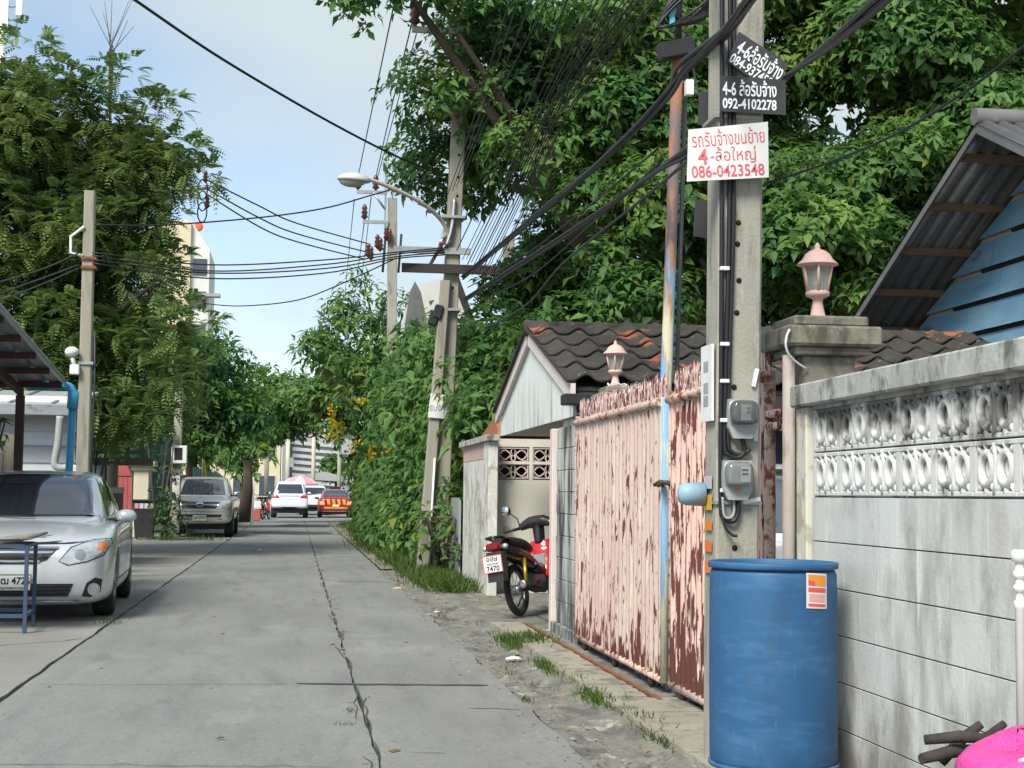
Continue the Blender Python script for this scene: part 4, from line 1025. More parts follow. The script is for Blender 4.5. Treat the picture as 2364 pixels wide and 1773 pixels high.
AX = {'f': (lambda a, b: Vector((a, -3, b)), Vector((0, 1, 0))), 'r': (lambda a, b: Vector((a, 9, b)), Vector((0, -1, 0))),
      'x+': (lambda a, b: Vector((4, a, b)), Vector((-1, 0, 0))), 'x-': (lambda a, b: Vector((-4, a, b)), Vector((1, 0, 0))),
      't': (lambda a, b: Vector((a, b, 4)), Vector((0, 0, -1)))}
def refine(P, seg):
    out = []
    for i in range(len(P)):
        a, c = P[i], P[(i + 1) % len(P)]
        n = max(1, int(math.dist(a, c) / seg))
        out += [(a[0] + (c[0] - a[0]) * k / n, a[1] + (c[1] - a[1]) * k / n) for k in range(n)]
    return out
def patch(tree, P, ax, name, mtl, parent, off=0.006, seg=0.05, rings=6):
    """a panel that lies on the body, a few mm proud, following its curve"""
    fn, d = AX[ax]
    P = refine(P, seg); n = len(P)
    cx, cz = sum(p[0] for p in P) / n, sum(p[1] for p in P) / n
    b = MB(); last = None
    def hit(a, c):
        nonlocal last
        h = tree.ray_cast(fn(a, c), d)
        if h[0] is None:
            h = tree.find_nearest(fn(a, c) + d * (last or 4.0))
        last = (h[0] - fn(a, c)).length
        nn = h[1] if h[1].dot(d) < 0 else -h[1]
        return h[0] + nn * off
    b.v.append(tuple(hit(cx, cz)))
    for k in range(1, rings + 1):
        t = k / rings
        for p in P: b.v.append(tuple(hit(cx + (p[0] - cx) * t, cz + (p[1] - cz) * t)))
    for j in range(n): b.f.append((0, 1 + j, 1 + (j + 1) % n))
    for k in range(rings - 1):
        for j in range(n): b.f.append((1 + k * n + j, 1 + (k + 1) * n + j, 1 + (k + 1) * n + (j + 1) % n, 1 + k * n + (j + 1) % n))
    b.sm = [True] * len(b.f)
    return b.build(name, mtl, parent, local=True)
def mir(P): return [(-a, b) for a, b in reversed(P)]
def ell(cx, cz, rx_, rz_, n=20): return [(cx + rx_ * math.cos(2 * math.pi * i / n), cz + rz_ * math.sin(2 * math.pi * i / n)) for i in range(n)]

def hp(w_, zb, zm, zs, zt, tuck=0.955, crown=0.012):
    return [(0, zb), (w_ * 0.72, zb), (w_ * tuck, zb + 0.035), (w_ * 0.985, zb + 0.14), (w_, zm), (w_ * 0.985, zs), (w_ * 0.90, zs + (zt - zs) * 0.62), (w_ * 0.55, zt), (0, zt + crown)]
def gp(wb, zb, wt, zt):
    return [(0, zb - 0.12), (wb * 0.98, zb - 0.12), (wb, zb), (wb + (wt - wb) * 0.55, zb + (zt - zb) * 0.55), (wt, zt - 0.045 * min(1, (zt - zb) * 4)), (wt * 0.82, zt - 0.008), (0, zt)]

def wheel(parent, x, y, r, wd, side):
    t = MB().lathe([(r * 0.62, -wd / 2), (r * 0.93, -wd / 2), (r * 0.985, -wd * 0.40), (r, -wd * 0.2), (r, wd * 0.2), (r * 0.985, wd * 0.40), (r * 0.93, wd / 2), (r * 0.62, wd / 2)], (x, y, r), 28, 'X').build('tyre', m_tyre, parent, local=True)
    rm = MB(); xo = x + side * wd * 0.36
    rm.lathe([(r * 0.60, -0.01), (r * 0.645, 0.012), (r * 0.60, 0.02)], (xo, y, r), 24, 'X')
    for k in range(5):
        a = 2 * math.pi * k / 5
        rm.tube([(xo, y, r), (xo + side * 0.004, y + r * 0.6 * math.cos(a), r + r * 0.6 * math.sin(a))], [r * 0.14, r * 0.10], 6)
    rm.lathe([(r * 0.16, -0.012), (r * 0.14, 0.012)], (xo + side * 0.006, y, r), 12, 'X')
    rm.build('rim', m_alloy, t, local=True)
    MB().lathe([(r * 0.61, -0.004), (r * 0.61, 0.004)], (xo - side * 0.03, y, r), 20, 'X').build('brake_disc', m_trimblk, t, local=True)
    return t

def vehicle(name, label, cat, loc, rz, lower, green, paint, wheels, wr, ww, arch=None):
    t = thing(name, label, cat, loc, 'vehicles in the lane', rz)
    cut = MB()
    for (wx, wy) in wheels:
        for s_ in (-1, 1): cut.lathe([((arch or wr + 0.055), 0), ((arch or wr + 0.055), 0.6)], (s_ * (wx - ww * 0.62) if s_ > 0 else -(wx - ww * 0.62) - 0.6, wy, wr + 0.01), 32, 'X')
    lb = shell(loft(lower), 'body', 2, cut)
    gb = shell(loft(green), 'cabin', 2)
    for me, nm in ((lb, 'body'), (gb, 'cabin')):
        me.materials.clear(); me.materials.append(paint)
        put(bpy.data.objects.new(nm, me), t)
    MB().box(-lower[3][1][4][0] * 0.8, lower[3][1][4][0] * 0.8, 0.3, lower[-1][0] - 0.3, wr * 0.62, lower[4][1][0][1] + 0.12).build('underbody', m_trimblk, t, local=True)
    for (wx, wy) in wheels:
        for s_ in (-1, 1): wheel(t, s_ * (wx - ww / 2), wy, wr, ww, s_)
    return t, bvh_of([lb, gb]), bvh_of([lb]), bvh_of([gb])

def mirror_part(t, s_, y, z, w0, paint, lens=m_tint):
    m = MB().ball((s_ * (w0 + 0.12), y, z), 0.1, 12, (1.15, 0.75, 0.72)).build('side_mirror', paint, t, local=True)
    MB().tube([(s_ * (w0 - 0.06), y + 0.02, z - 0.05), (s_ * (w0 + 0.08), y, z - 0.03)], 0.025, 6).build('stalk', m_trimblk, m, local=True)
    return m

SED_L = [(0.0, hp(0.46, 0.29, 0.46, 0.55, 0.60)), (0.04, hp(0.70, 0.17, 0.45, 0.62, 0.70)), (0.17, hp(0.83, 0.145, 0.50, 0.70, 0.775)), (0.45, hp(0.895, 0.145, 0.55, 0.77, 0.845)), (0.9, hp(0.90, 0.15, 0.60, 0.84, 0.92)),
         (1.3, hp(0.895, 0.16, 0.62, 0.89, 0.97)), (2.2, hp(0.895, 0.16, 0.62, 0.92, 0.98)), (3.2, hp(0.895, 0.16, 0.64, 0.95, 1.0)), (3.9, hp(0.875, 0.22, 0.66, 0.96, 1.03)), (4.3, hp(0.84, 0.25, 0.66, 0.94, 1.04)), (4.48, hp(0.77, 0.30, 0.62, 0.88, 0.99)), (4.54, hp(0.62, 0.38, 0.58, 0.78, 0.88))]
SED_G = [(1.0, gp(0.70, 0.92, 0.66, 0.925)), (1.22, gp(0.75, 0.93, 0.67, 1.04)), (1.62, gp(0.765, 0.94, 0.625, 1.25)), (2.0, gp(0.77, 0.94, 0.585, 1.425)), (2.45, gp(0.775, 0.95, 0.58, 1.475)), (2.95, gp(0.775, 0.95, 0.58, 1.47)), (3.4, gp(0.765, 0.96, 0.57, 1.39)), (3.95, gp(0.72, 0.97, 0.57, 1.13)), (4.12, gp(0.68, 0.98, 0.56, 1.0))]

def sedan_glass(t, T):
    patch(T, [(-0.735, 0.985), (0.735, 0.985), (0.69, 1.20), (0.615, 1.385), (0.3, 1.415), (-0.3, 1.415), (-0.615, 1.385), (-0.69, 1.20)], 'f', 'windscreen', m_tint, t)
    patch(T, [(-0.60, 1.08), (0.60, 1.08), (0.53, 1.36), (-0.53, 1.36)], 'r', 'rear_window', m_tint, t)
    for s_ in ('x+', 'x-'):
        patch(T, [(1.52, 0.985), (2.42, 0.995), (2.42, 1.385), (2.12, 1.39), (1.84, 1.25)], s_, 'door_window', m_tint, t)
        patch(T, [(2.50, 0.995), (3.40, 1.02), (3.62, 1.10), (3.25, 1.335), (2.50, 1.385)], s_, 'door_window', m_tint, t)
        for y in (1.42, 2.46, 3.42): patch(T, [(y, 0.30), (y + 0.012, 0.30), (y + 0.012, 0.90), (y, 0.90)], s_, 'door_seam', m_trimblk, t, 0.002)
        for y in (2.20, 3.18): patch(T, [(y, 0.80), (y + 0.18, 0.805), (y + 0.18, 0.835), (y, 0.83)], s_, 'door_handle', m_chrome, t, 0.02)
        patch(T, [(0.9, 0.34), (3.5, 0.34), (3.5, 0.355), (0.9, 0.355)], s_, 'sill_seam', m_trimblk, t, 0.002)

# silver saloon in front on the left
t, T, TB, TG = vehicle('parked_saloon', 'silver saloon car parked nose-on at the left behind the blue stand', 'car', (-2.62, 15.0, 0), R(2.6), SED_L, SED_G, m_silver, [(0.868, 0.95), (0.868, 3.55)], 0.312, 0.20)
sedan_glass(t, T)
for f_ in (lambda P: P, mir):
    h_ = patch(TB, f_([(0.415, 0.575), (0.50, 0.545), (0.66, 0.575), (0.80, 0.635), (0.855, 0.735), (0.84, 0.775), (0.70, 0.765), (0.52, 0.70)]), 'f', 'headlight', m_lens, t, 0.008, 0.04)
    patch(TB, f_([(0.745, 0.685), (0.80, 0.665), (0.835, 0.725), (0.80, 0.745), (0.755, 0.735)]), 'f', 'turn_signal', m_amber, h_, 0.012, 0.03, 3)
    patch(TB, f_(ell(0.60, 0.635, 0.05, 0.045)), 'f', 'lamp_bowl', m_alloy, h_, 0.013, 0.03, 3)
    patch(TB, f_([(0.405, 0.575), (0.49, 0.535), (0.66, 0.565), (0.81, 0.625), (0.868, 0.735), (0.85, 0.785), (0.70, 0.775), (0.51, 0.71)]), 'f', 'headlight_gasket', m_trimblk, h_, 0.004, 0.04)
    g_ = patch(TB, f_([(0.625, 0.245), (0.70, 0.235), (0.785, 0.28), (0.80, 0.40), (0.74, 0.42), (0.665, 0.37)]), 'f', 'fog_recess', m_trimblk, t, 0.006, 0.04)
    patch(TB, f_(ell(0.725, 0.31, 0.052, 0.058)), 'f', 'fog_ring', m_chrome, g_, 0.013, 0.03, 3)
    patch(TB, f_(ell(0.725, 0.31, 0.038, 0.042)), 'f', 'fog_lamp', m_lens, g_, 0.018, 0.03, 3)
gr = patch(TB, [(-0.40, 0.70), (-0.30, 0.59), (-0.18, 0.548), (0.18, 0.548), (0.30, 0.59), (0.40, 0.70), (0.2, 0.715), (-0.2, 0.715)], 'f', 'grille', m_trimblk, t, 0.007, 0.04)
for z, wv in ((0.695, 0.395), (0.655, 0.345), (0.615, 0.30), (0.575, 0.23)):
    patch(TB, [(-wv, z - 0.009), (wv, z - 0.009), (wv + 0.012, z + 0.009), (-wv - 0.012, z + 0.009)], 'f', 'grille_bar', m_chrome, gr, 0.016, 0.05, 2)
gi = patch(TB, [(-0.55, 0.365), (-0.50, 0.245), (0.50, 0.245), (0.55, 0.365)], 'f', 'lower_intake', m_trimblk, t, 0.006, 0.05)
for z in (0.345, 0.315, 0.285): patch(TB, [(-0.53, z), (0.53, z), (0.53, z + 0.008), (-0.53, z + 0.008)], 'f', 'intake_slat', flat('slat grey', (0.06, 0.06, 0.065)), gi, 0.013, 0.05, 2)
patch(TB, [(-0.60, 0.196), (0.60, 0.196), (0.60, 0.214), (-0.60, 0.214)], 'f', 'bumper_lip', m_chrome, t, 0.006, 0.05, 2)
patch(TB, [(-0.83, 0.775), (-0.5, 0.735), (0, 0.725), (0.5, 0.735), (0.83, 0.775), (0.83, 0.783), (0.5, 0.744), (0, 0.734), (-0.5, 0.744), (-0.83, 0.783)], 'f', 'bonnet_seam', m_trimblk, t, 0.002, 0.04, 2)
pl = MB().box(-0.17, 0.17, -0.035, -0.018, 0.30, 0.455, 0.006).build('number_plate', m_plate, t, local=True)
for q in ((-0.17, 0.17, 0.30, 0.307), (-0.17, 0.17, 0.448, 0.455), (-0.17, -0.163, 0.307, 0.448), (0.163, 0.17, 0.307, 0.448)):
    MB().box(q[0], q[1], -0.0375, -0.0355, q[2], q[3]).build('plate_border', m_trimblk, pl, local=True)
def ltext(txt, size, mtl, par, x, y, z, bold=0.0, sx=1.0, back=False):
    """lettering in a vehicle's own frame (parts are local)"""
    k = par.name; keep = ORG.get(k); ORG[k] = (0, 0, 0)
    o = lettering(txt, size, mtl, par, face_cam(x, y, z, yaw=math.pi if back else 0.0), bold=bold, sx=sx)
    ORG[k] = keep
    return o
ltext('ฎฒ 4726', 0.092, m_trimblk, pl, 0.0, -0.036, 0.392, 0.0022, 0.92)
ltext('กรุงเทพมหานคร', 0.036, m_trimblk, pl, 0.0, -0.036, 0.327, 0.0006)
for s_ in (-1, 1): mirror_part(t, s_, 1.60, 0.985, 0.80, m_silver)
MB().tube([(-0.60, 1.16, 0.995), (-0.1, 1.06, 0.985), (0.05, 1.05, 0.985)], 0.010, 6).build('wiper', m_trimblk, t, local=True)
MB().tube([(0.0, 1.10, 0.995), (0.5, 1.08, 0.995), (0.62, 1.14, 0.995)], 0.010, 6).build('wiper', m_trimblk, t, local=True)

# pewter pickup behind it
PK_L = [(0.0, hp(0.55, 0.50, 0.64, 0.80, 0.86)), (0.05, hp(0.74, 0.38, 0.62, 0.90, 0.97)), (0.2, hp(0.85, 0.36, 0.66, 0.97, 1.04)), (0.6, hp(0.88, 0.38, 0.72, 1.02, 1.10)), (1.35, hp(0.885, 0.40, 0.74, 1.08, 1.16)),
        (2.2, hp(0.885, 0.40, 0.74, 1.10, 1.16)), (3.0, hp(0.885, 0.40, 0.74, 1.11, 1.15)), (3.6, hp(0.885, 0.40, 0.74, 1.11, 1.15)), (4.9, hp(0.88, 0.44, 0.74, 1.11, 1.15)), (5.08, hp(0.86, 0.48, 0.74, 1.10, 1.14)), (5.12, hp(0.80, 0.52, 0.74, 1.04, 1.10))]
PK_G = [(1.05, gp(0.70, 1.08, 0.66, 1.085)), (1.3, gp(0.76, 1.09, 0.68, 1.22)), (1.65, gp(0.79, 1.10, 0.66, 1.46)), (1.95, gp(0.80, 1.10, 0.64, 1.64)), (2.3, gp(0.805, 1.10, 0.63, 1.69)), (2.8, gp(0.80, 1.10, 0.63, 1.69)), (3.15, gp(0.79, 1.10, 0.62, 1.62)), (3.35, gp(0.76, 1.10, 0.62, 1.2)), (3.4, gp(0.74, 1.10, 0.62, 1.1))]
t, T, TB, TG = vehicle('parked_pickup', 'pewter pickup truck parked under the trees on the left', 'pickup', (-2.58, 42.6, 0), 0, PK_L, PK_G, m_pewter, [(0.88, 0.85), (0.88, 3.93)], 0.36, 0.24)
patch(T, [(-0.74, 1.155), (0.74, 1.155), (0.64, 1.58), (0.3, 1.615), (-0.3, 1.615), (-0.64, 1.58)], 'f', 'windscreen', m_tint, t)
for s_ in ('x+', 'x-'):
    patch(T, [(1.68, 1.17), (2.5, 1.17), (2.5, 1.58), (2.1, 1.60)], s_, 'door_window', m_tint, t)
    patch(T, [(2.58, 1.17), (3.15, 1.17), (3.02, 1.54), (2.58, 1.58)], s_, 'door_window', m_tint, t)
    for y in (1.5, 2.54, 3.25): patch(T, [(y, 0.5), (y + 0.014, 0.5), (y + 0.014, 1.06), (y, 1.06)], s_, 'door_seam', m_trimblk, t, 0.002)
gr = patch(TB, [(-0.52, 0.96), (-0.44, 0.79), (0.44, 0.79), (0.52, 0.96)], 'f', 'grille', m_trimblk, t, 0.006)
patch(TB, [(-0.48, 0.855), (0.48, 0.855), (0.50, 0.905), (-0.50, 0.905)], 'f', 'grille_bar', m_chrome, gr, 0.014)
patch(TB, [(-0.54, 0.965), (0.54, 0.965), (0.545, 0.985), (-0.545, 0.985)], 'f', 'grille_bar', m_chrome, gr, 0.014)
for s_ in (1, -1): patch(TB, [(s_ * 0.43, 0.78), (s_ * 0.46, 0.78), (s_ * 0.55, 0.97), (s_ * 0.52, 0.97)], 'f', 'grille_bar', m_chrome, gr, 0.015)
patch(TB, ell(0, 0.875, 0.115, 0.075), 'f', 'badge', m_chrome, gr, 0.022, 0.03, 3)
patch(TB, ell(0, 0.875, 0.09, 0.055), 'f', 'badge_field', m_alloy, gr, 0.026, 0.03, 3)
patch(TB, ell(0, 0.885, 0.07, 0.022), 'f', 'badge_mark', m_trimblk, gr, 0.029, 0.03, 3)
for f_ in (lambda P: P, mir):
    h_ = patch(TB, f_([(0.50, 0.80), (0.75, 0.79), (0.84, 0.84), (0.845, 0.955), (0.74, 0.985), (0.56, 0.97)]), 'f', 'headlight', m_lens, t, 0.008, 0.04)
    patch(TB, f_([(0.76, 0.82), (0.82, 0.85), (0.825, 0.94), (0.77, 0.95)]), 'f', 'turn_signal', mat('pale amber', (0.55, 0.42, 0.25), (0.48, 0.38, 0.24), sc=8, rough=0.15, coat=0.6) if 'pale amber' not in MATS else MATS['pale amber'], h_, 0.012, 0.03, 3)
    patch(TB, f_(ell(0.70, 0.52, 0.06, 0.045)), 'f', 'fog_lamp', m_lens, t, 0.008, 0.03, 3)
patch(TB, [(-0.60, 0.63), (-0.56, 0.555), (0.56, 0.555), (0.60, 0.63)], 'f', 'lower_intake', m_trimblk, t, 0.006)
patch(TB, [(-0.60, 0.485), (0.60, 0.485), (0.62, 0.535), (-0.62, 0.535)], 'f', 'bumper_bar', m_chrome, t, 0.006)
patch(TB, [(-0.86, 0.70), (0.86, 0.70), (0.86, 0.708), (-0.86, 0.708)], 'f', 'bumper_seam', m_trimblk, t, 0.002)
pl = MB().box(-0.18, 0.18, -0.045, -0.02, 0.455, 0.605, 0.006).build('number_plate', m_plateg, t, local=True)
ltext('ฎค 5503', 0.09, m_trimblk, pl, 0.0, -0.046, 0.54, 0.002)
for s_ in (-1, 1): mirror_part(t, s_, 1.72, 1.20, 0.80, m_chrome)

# white SUV seen from behind
SU_L = [(0.0, hp(0.60, 0.50, 0.66, 0.84, 0.90)), (0.06, hp(0.80, 0.40, 0.66, 0.93, 1.0)), (0.3, hp(0.90, 0.40, 0.70, 1.0, 1.07)), (1.2, hp(0.915, 0.42, 0.76, 1.08, 1.16)), (2.2, hp(0.915, 0.42, 0.76, 1.10, 1.16)), (3.4, hp(0.915, 0.42, 0.76, 1.12, 1.16)), (4.3, hp(0.91, 0.44, 0.76, 1.12, 1.16)), (4.6, hp(0.89, 0.48, 0.74, 1.10, 1.15)), (4.70, hp(0.80, 0.52, 0.72, 1.04, 1.10))]
SU_G = [(1.0, gp(0.72, 1.08, 0.68, 1.085)), (1.3, gp(0.79, 1.09, 0.70, 1.26)), (1.9, gp(0.83, 1.10, 0.67, 1.72)), (2.4, gp(0.84, 1.10, 0.66, 1.82)), (3.6, gp(0.835, 1.10, 0.66, 1.82)), (4.2, gp(0.82, 1.10, 0.65, 1.78)), (4.5, gp(0.80, 1.10, 0.64, 1.45)), (4.62, gp(0.78, 1.08, 0.63, 1.12))]
def suv(loc, label, rz=math.pi):
    t, T, TB, TG = vehicle('suv', label, 'suv', loc, rz, SU_L, SU_G, m_whitecar, [(0.91, 0.95), (0.91, 3.70)], 0.38, 0.25)
    patch(T, [(-0.66, 1.20), (0.66, 1.20), (0.56, 1.66), (-0.56, 1.66)], 'r', 'rear_window', m_tint, t)
    patch(T, [(-0.72, 1.18), (0.72, 1.18), (0.60, 1.66), (-0.60, 1.66)], 'f', 'windscreen', m_tint, t)
    for s_ in ('x+', 'x-'):
        patch(T, [(1.65, 1.18), (2.6, 1.18), (2.6, 1.66), (2.05, 1.66)], s_, 'door_window', m_tint, t)
        patch(T, [(2.68, 1.18), (3.5, 1.18), (3.5, 1.66), (2.68, 1.66)], s_, 'door_window', m_tint, t)
        patch(T, [(3.6, 1.18), (4.35, 1.22), (4.15, 1.64), (3.6, 1.66)], s_, 'quarter_window', m_tint, t)
    for f_ in (lambda P: P, mir):
        patch(T, f_([(0.50, 0.98), (0.86, 0.98), (0.87, 1.12), (0.62, 1.13), (0.52, 1.05)]), 'r', 'tail_light', m_redlens, t, 0.01)
    patch(T, [(-0.5, 1.06), (0.5, 1.06), (0.5, 1.10), (-0.5, 1.10)], 'r', 'tailgate_trim', m_chrome, t, 0.012)
    patch(T, [(-0.17, 0.92), (0.17, 0.92), (0.17, 1.03), (-0.17, 1.03)], 'r', 'number_plate', m_plate, t, 0.012)
    patch(T, [(-0.7, 0.46), (0.7, 0.46), (0.7, 0.55), (-0.7, 0.55)], 'r', 'bumper_guard', m_trimblk, t, 0.008)
    for s_ in (-1, 1): mirror_part(t, s_, 1.72, 1.22, 0.84, m_whitecar)
    return t
suv((-0.28, 80.6, 0), 'white SUV seen from behind at the end of the lane')

# red and orange taxi with brake lights on
t, T, TB, TG = vehicle('taxi', 'red and orange taxi driving away with its brake lights lit', 'taxi', (2.02, 82.4, 0), math.pi, SED_L, SED_G, m_taxired, [(0.868, 0.95), (0.868, 3.55)], 0.312, 0.20)
sedan_glass(t, T)
for k in range(4):
    x0 = -0.52 + 0.26 * k
    patch(TB, [(x0, 0.66), (x0 + 0.15, 0.66), (x0 + 0.20, 0.93), (x0 + 0.05, 0.93)], 'r', 'stripe', m_taxiyel, t, 0.006)
patch(TB, [(-0.58, 0.46), (0.58, 0.46), (0.58, 0.55), (-0.58, 0.55)], 'r', 'stripe', m_taxiyel, t, 0.006)
for f_ in (lambda P: P, mir): patch(TB, f_([(0.55, 0.66), (0.78, 0.66), (0.80, 0.82), (0.60, 0.84)]), 'r', 'brake_light', m_lit, t, 0.012)
patch(TB, [(-0.17, 0.57), (0.17, 0.57), (0.17, 0.66), (-0.17, 0.66)], 'r', 'number_plate', m_plate, t, 0.014)
patch(TB, [(-0.7, 0.31), (0.7, 0.31), (0.7, 0.35), (-0.7, 0.35)], 'r', 'bumper_strip', m_chrome, t, 0.008)
for s_ in (-1, 1): mirror_part(t, s_, 1.60, 0.985, 0.80, m_taxired)
MB().box(-0.3, 0.3, 2.35, 2.6, 1.47, 1.58, 0.03).build('roof_sign', m_tint, t, local=True)

# white pickup facing us farther on, with a pink sunshade beside it
t, T, TB, TG = vehicle('white_pickup', 'white pickup half hidden behind the SUV and under the pink parasol', 'pickup', (1.05, 92.0, 0), math.pi, [(y, [(x, z * 0.98) for x, z in p]) for y, p in PK_L], PK_G, m_whitecar, [(0.88, 0.85), (0.88, 3.93)], 0.36, 0.24)
patch(T, [(-0.66, 1.19), (0.66, 1.19), (0.58, 1.55), (-0.58, 1.55)], 'r', 'rear_window', m_tint, t)
for f_ in (lambda P: P, mir): patch(TB, f_([(0.76, 0.72), (0.85, 0.72), (0.85, 1.02), (0.76, 1.02)]), 'r', 'tail_light', m_redlens, t, 0.012)
MB().box(-0.8, 0.8, 5.05, 5.22, 0.44, 0.58, 0.02).build('step_bumper', m_trimblk, t, local=True)
t = thing('parasol', 'large pink and white parasol above the far vehicles', 'parasol', (0.22, 87.5, 0))
b = MB(); n = 10
m_pk = [mat('pink cloth', (0.64, 0.30, 0.38), (0.58, 0.26, 0.33), sc=2, rough=0.8), mat('pale pink cloth', (0.72, 0.50, 0.53), (0.66, 0.46, 0.50), sc=2, rough=0.8)]
for k in range(n):
    a, e = 2 * math.pi * k / n, 2 * math.pi * (k + 1) / n
    f = lambda r_, q, z: (0.22 + 0.68 * r_ * math.cos(q), 87.5 + 0.68 * r_ * math.sin(q), 2.22 + 0.72 * (z - 2.62))
    MB().add([f(0.02, a, 2.62), f(0.02, e, 2.62), f(0.85, a, 2.42), f(0.85, e, 2.42), f(1.55, a, 1.98), f(1.55, e, 1.98), f(1.56, a, 1.84), f(1.56, e, 1.84)], [(0, 1, 3, 2), (2, 3, 5, 4), (4, 5, 7, 6)]).build('panel', m_pk[k % 2], t)
MB().tube([(0.22, 87.5, 0), (0.22, 87.5, 2.25)], 0.022, 8).build('pole', m_white, t)

# white car in the yard behind the gate gap
t, T, TB, TG = vehicle('garaged_car', 'white car in the yard glimpsed through the gate gap', 'car', (3.78, 8.55, 0.035), R(4), SED_L, SED_G, m_whitecar, [(0.868, 0.95), (0.868, 3.55)], 0.312, 0.20)
sedan_glass(t, T)
for f_ in (lambda P: P, mir): patch(TB, f_([(0.43, 0.60), (0.66, 0.60), (0.84, 0.70), (0.83, 0.765), (0.6, 0.73)]), 'f', 'headlight', m_lens, t, 0.008, 0.04)
for s_ in (-1, 1): mirror_part(t, s_, 1.60, 0.985, 0.80, m_whitecar)

# ------------------------------------------------------------------ blue steel stand before the saloon
m_bsteel = mat('dark blue steel', (0.03, 0.055, 0.105), (0.045, 0.07, 0.12), sc=14, rough=0.6, layers=(dict(c=(0.10, 0.07, 0.05), sc=40, lo=0.64, hi=0.7, a=0.7),))
t = thing('steel_stand', 'dark blue steel stand with a wrapped top in front of the silver saloon', 'stand', (-2.7, 14.2, 0))
for (x, y) in ((-2.325, 13.95), (-2.36, 14.62), (-3.15, 13.95), (-3.15, 14.62)):
    MB().box(x - 0.016, x + 0.016, y - 0.016, y + 0.016, 0, 0.765).build('leg', m_bsteel, t)
for z in (0.13, 0.74):
    MB().box(-3.13, -2.345, 13.935, 13.965, z, z + 0.035).build('rail', m_bsteel, t)
    MB().box(-3.13, -2.38, 14.605, 14.635, z + 0.002, z + 0.037).build('rail', m_bsteel, t)
    MB().prism([(-2.34, 13.97), (-2.31, 13.97), (-2.345, 14.60), (-2.375, 14.60)], lambda a, b, d: (a, b, d), z + 0.004, z + 0.034).build('rail', m_bsteel, t)
m_wrap = mat('grey wrap', (0.16, 0.155, 0.145), (0.26, 0.25, 0.24), sc=8, rough=0.5, bump=0.5, bsc=12)
MB().grid(12, 6, lambda u, v: (-3.35 + 1.15 * u, 13.90 + 0.76 * v, 0.785 + 0.02 * nz3(u * 5, v * 5) + 0.05 * u * u)).build('wrap', m_wrap, t)
MB().tube([(-3.2, 13.92, 0.80), (-2.6, 13.95, 0.79), (-2.30, 14.0, 0.84), (-2.18, 14.1, 0.87)], [0.03, 0.035, 0.028, 0.01], 7).build('rolled_edge', m_wrap, t)

# ------------------------------------------------------------------ motorcycle in the porch
m_mred = mat('motorcycle red', (0.50, 0.012, 0.018), (0.44, 0.01, 0.015), sc=3, rough=0.2, coat=0.8, local=True)
m_mblk = mat('motorcycle black', (0.014, 0.013, 0.013), (0.022, 0.018, 0.017), sc=3, rough=0.25, coat=0.5, local=True)
m_gold = mat('gold shock', (0.55, 0.36, 0.05), (0.45, 0.28, 0.04), sc=8, rough=0.35, metal=0.6, local=True)
t = thing('motorcycle', 'red and black motorcycle leaning on its stand in the porch', 'motorcycle', (2.26, 15.30, 0.035), None, R(-31))
t.rotation_euler = (0, R(-10), R(-31)); t.scale = (0.93, 0.93, 0.92)
def mwheel(y, nm, wd):
    r_ = 0.285
    a = MB(); N = 36
    a.tube([(0, y + (r_ - wd / 2) * math.cos(2 * math.pi * i / N), r_ + (r_ - wd / 2) * math.sin(2 * math.pi * i / N)) for i in range(N + 1)], wd / 2, 10, cap=False)
    ty = a.build('tyre', m_tyre, t, local=True)
    s_ = MB()
    s_.tube([(0, y + (r_ - wd) * math.cos(2 * math.pi * i / N), r_ + (r_ - wd) * math.sin(2 * math.pi * i / N)) for i in range(N + 1)], 0.018, 6, cap=False)
    for k in range(18):
        q = 2 * math.pi * k / 18
        s_.tube([((-1) ** k * 0.035, y, r_), (0, y + (r_ - wd) * math.cos(q), r_ + (r_ - wd) * math.sin(q))], 0.0035, 4)
    s_.lathe([(0.03, -0.06), (0.06, -0.05), (0.06, 0.05), (0.03, 0.06)], (0, y, r_), 12, 'X')
    s_.build('spoked_rim', m_alloy, ty, local=True)
mwheel(0.0, 'rear', 0.075); mwheel(1.22, 'front', 0.065)
def lump(name, mtl, pts, rs, par=t, n=10, flatx=1.0):
    b = MB().tube(smooth(pts, 5), [r for r in np.interp(np.linspace(0, len(rs) - 1, 5 * (len(pts) - 1) + 1), range(len(rs)), rs).tolist()], n)
    cx = sum(p[0] for p in pts) / len(pts)
    b.v = [(cx + (p[0] - cx) * flatx, p[1], p[2]) for p in b.v]
    return b.build(name, mtl, par, local=True)
tail = lump('tail_fairing', m_mblk, [(0, -0.42, 0.78), (0, -0.25, 0.73), (0, 0.05, 0.68), (0, 0.35, 0.60), (0, 0.55, 0.50)], [0.05, 0.095, 0.115, 0.11, 0.07])
lump('side_stripe', m_mred, [(0.075, -0.2, 0.72), (0.105, 0.05, 0.67), (0.10, 0.35, 0.58)], [0.008, 0.014, 0.010], tail)
lump('seat', m_trimblk, [(0, -0.34, 0.82), (0, -0.05, 0.79), (0, 0.25, 0.76), (0, 0.50, 0.72)], [0.05, 0.085, 0.09, 0.05], t, 10, 1.25)
MB().tube([(-0.085, -0.18, 0.84), (-0.08, -0.42, 0.87), (0, -0.50, 0.875), (0.08, -0.42, 0.87), (0.085, -0.18, 0.84)], 0.016, 8).build('grab_rail', m_mblk, t, local=True)
MB().box(-0.085, 0.085, -0.485, -0.40, 0.725, 0.815, 0.025).build('tail_light', mat('dark red lens', (0.20, 0.008, 0.010), (0.15, 0.006, 0.008), sc=8, rough=0.15, coat=0.6, local=True), t, local=True)
for s_ in (-1, 1): MB().ball((s_ * 0.115, -0.40, 0.765), 0.04, 10, (1.0, 0.8, 0.8)).build('indicator', m_lens, t, local=True)
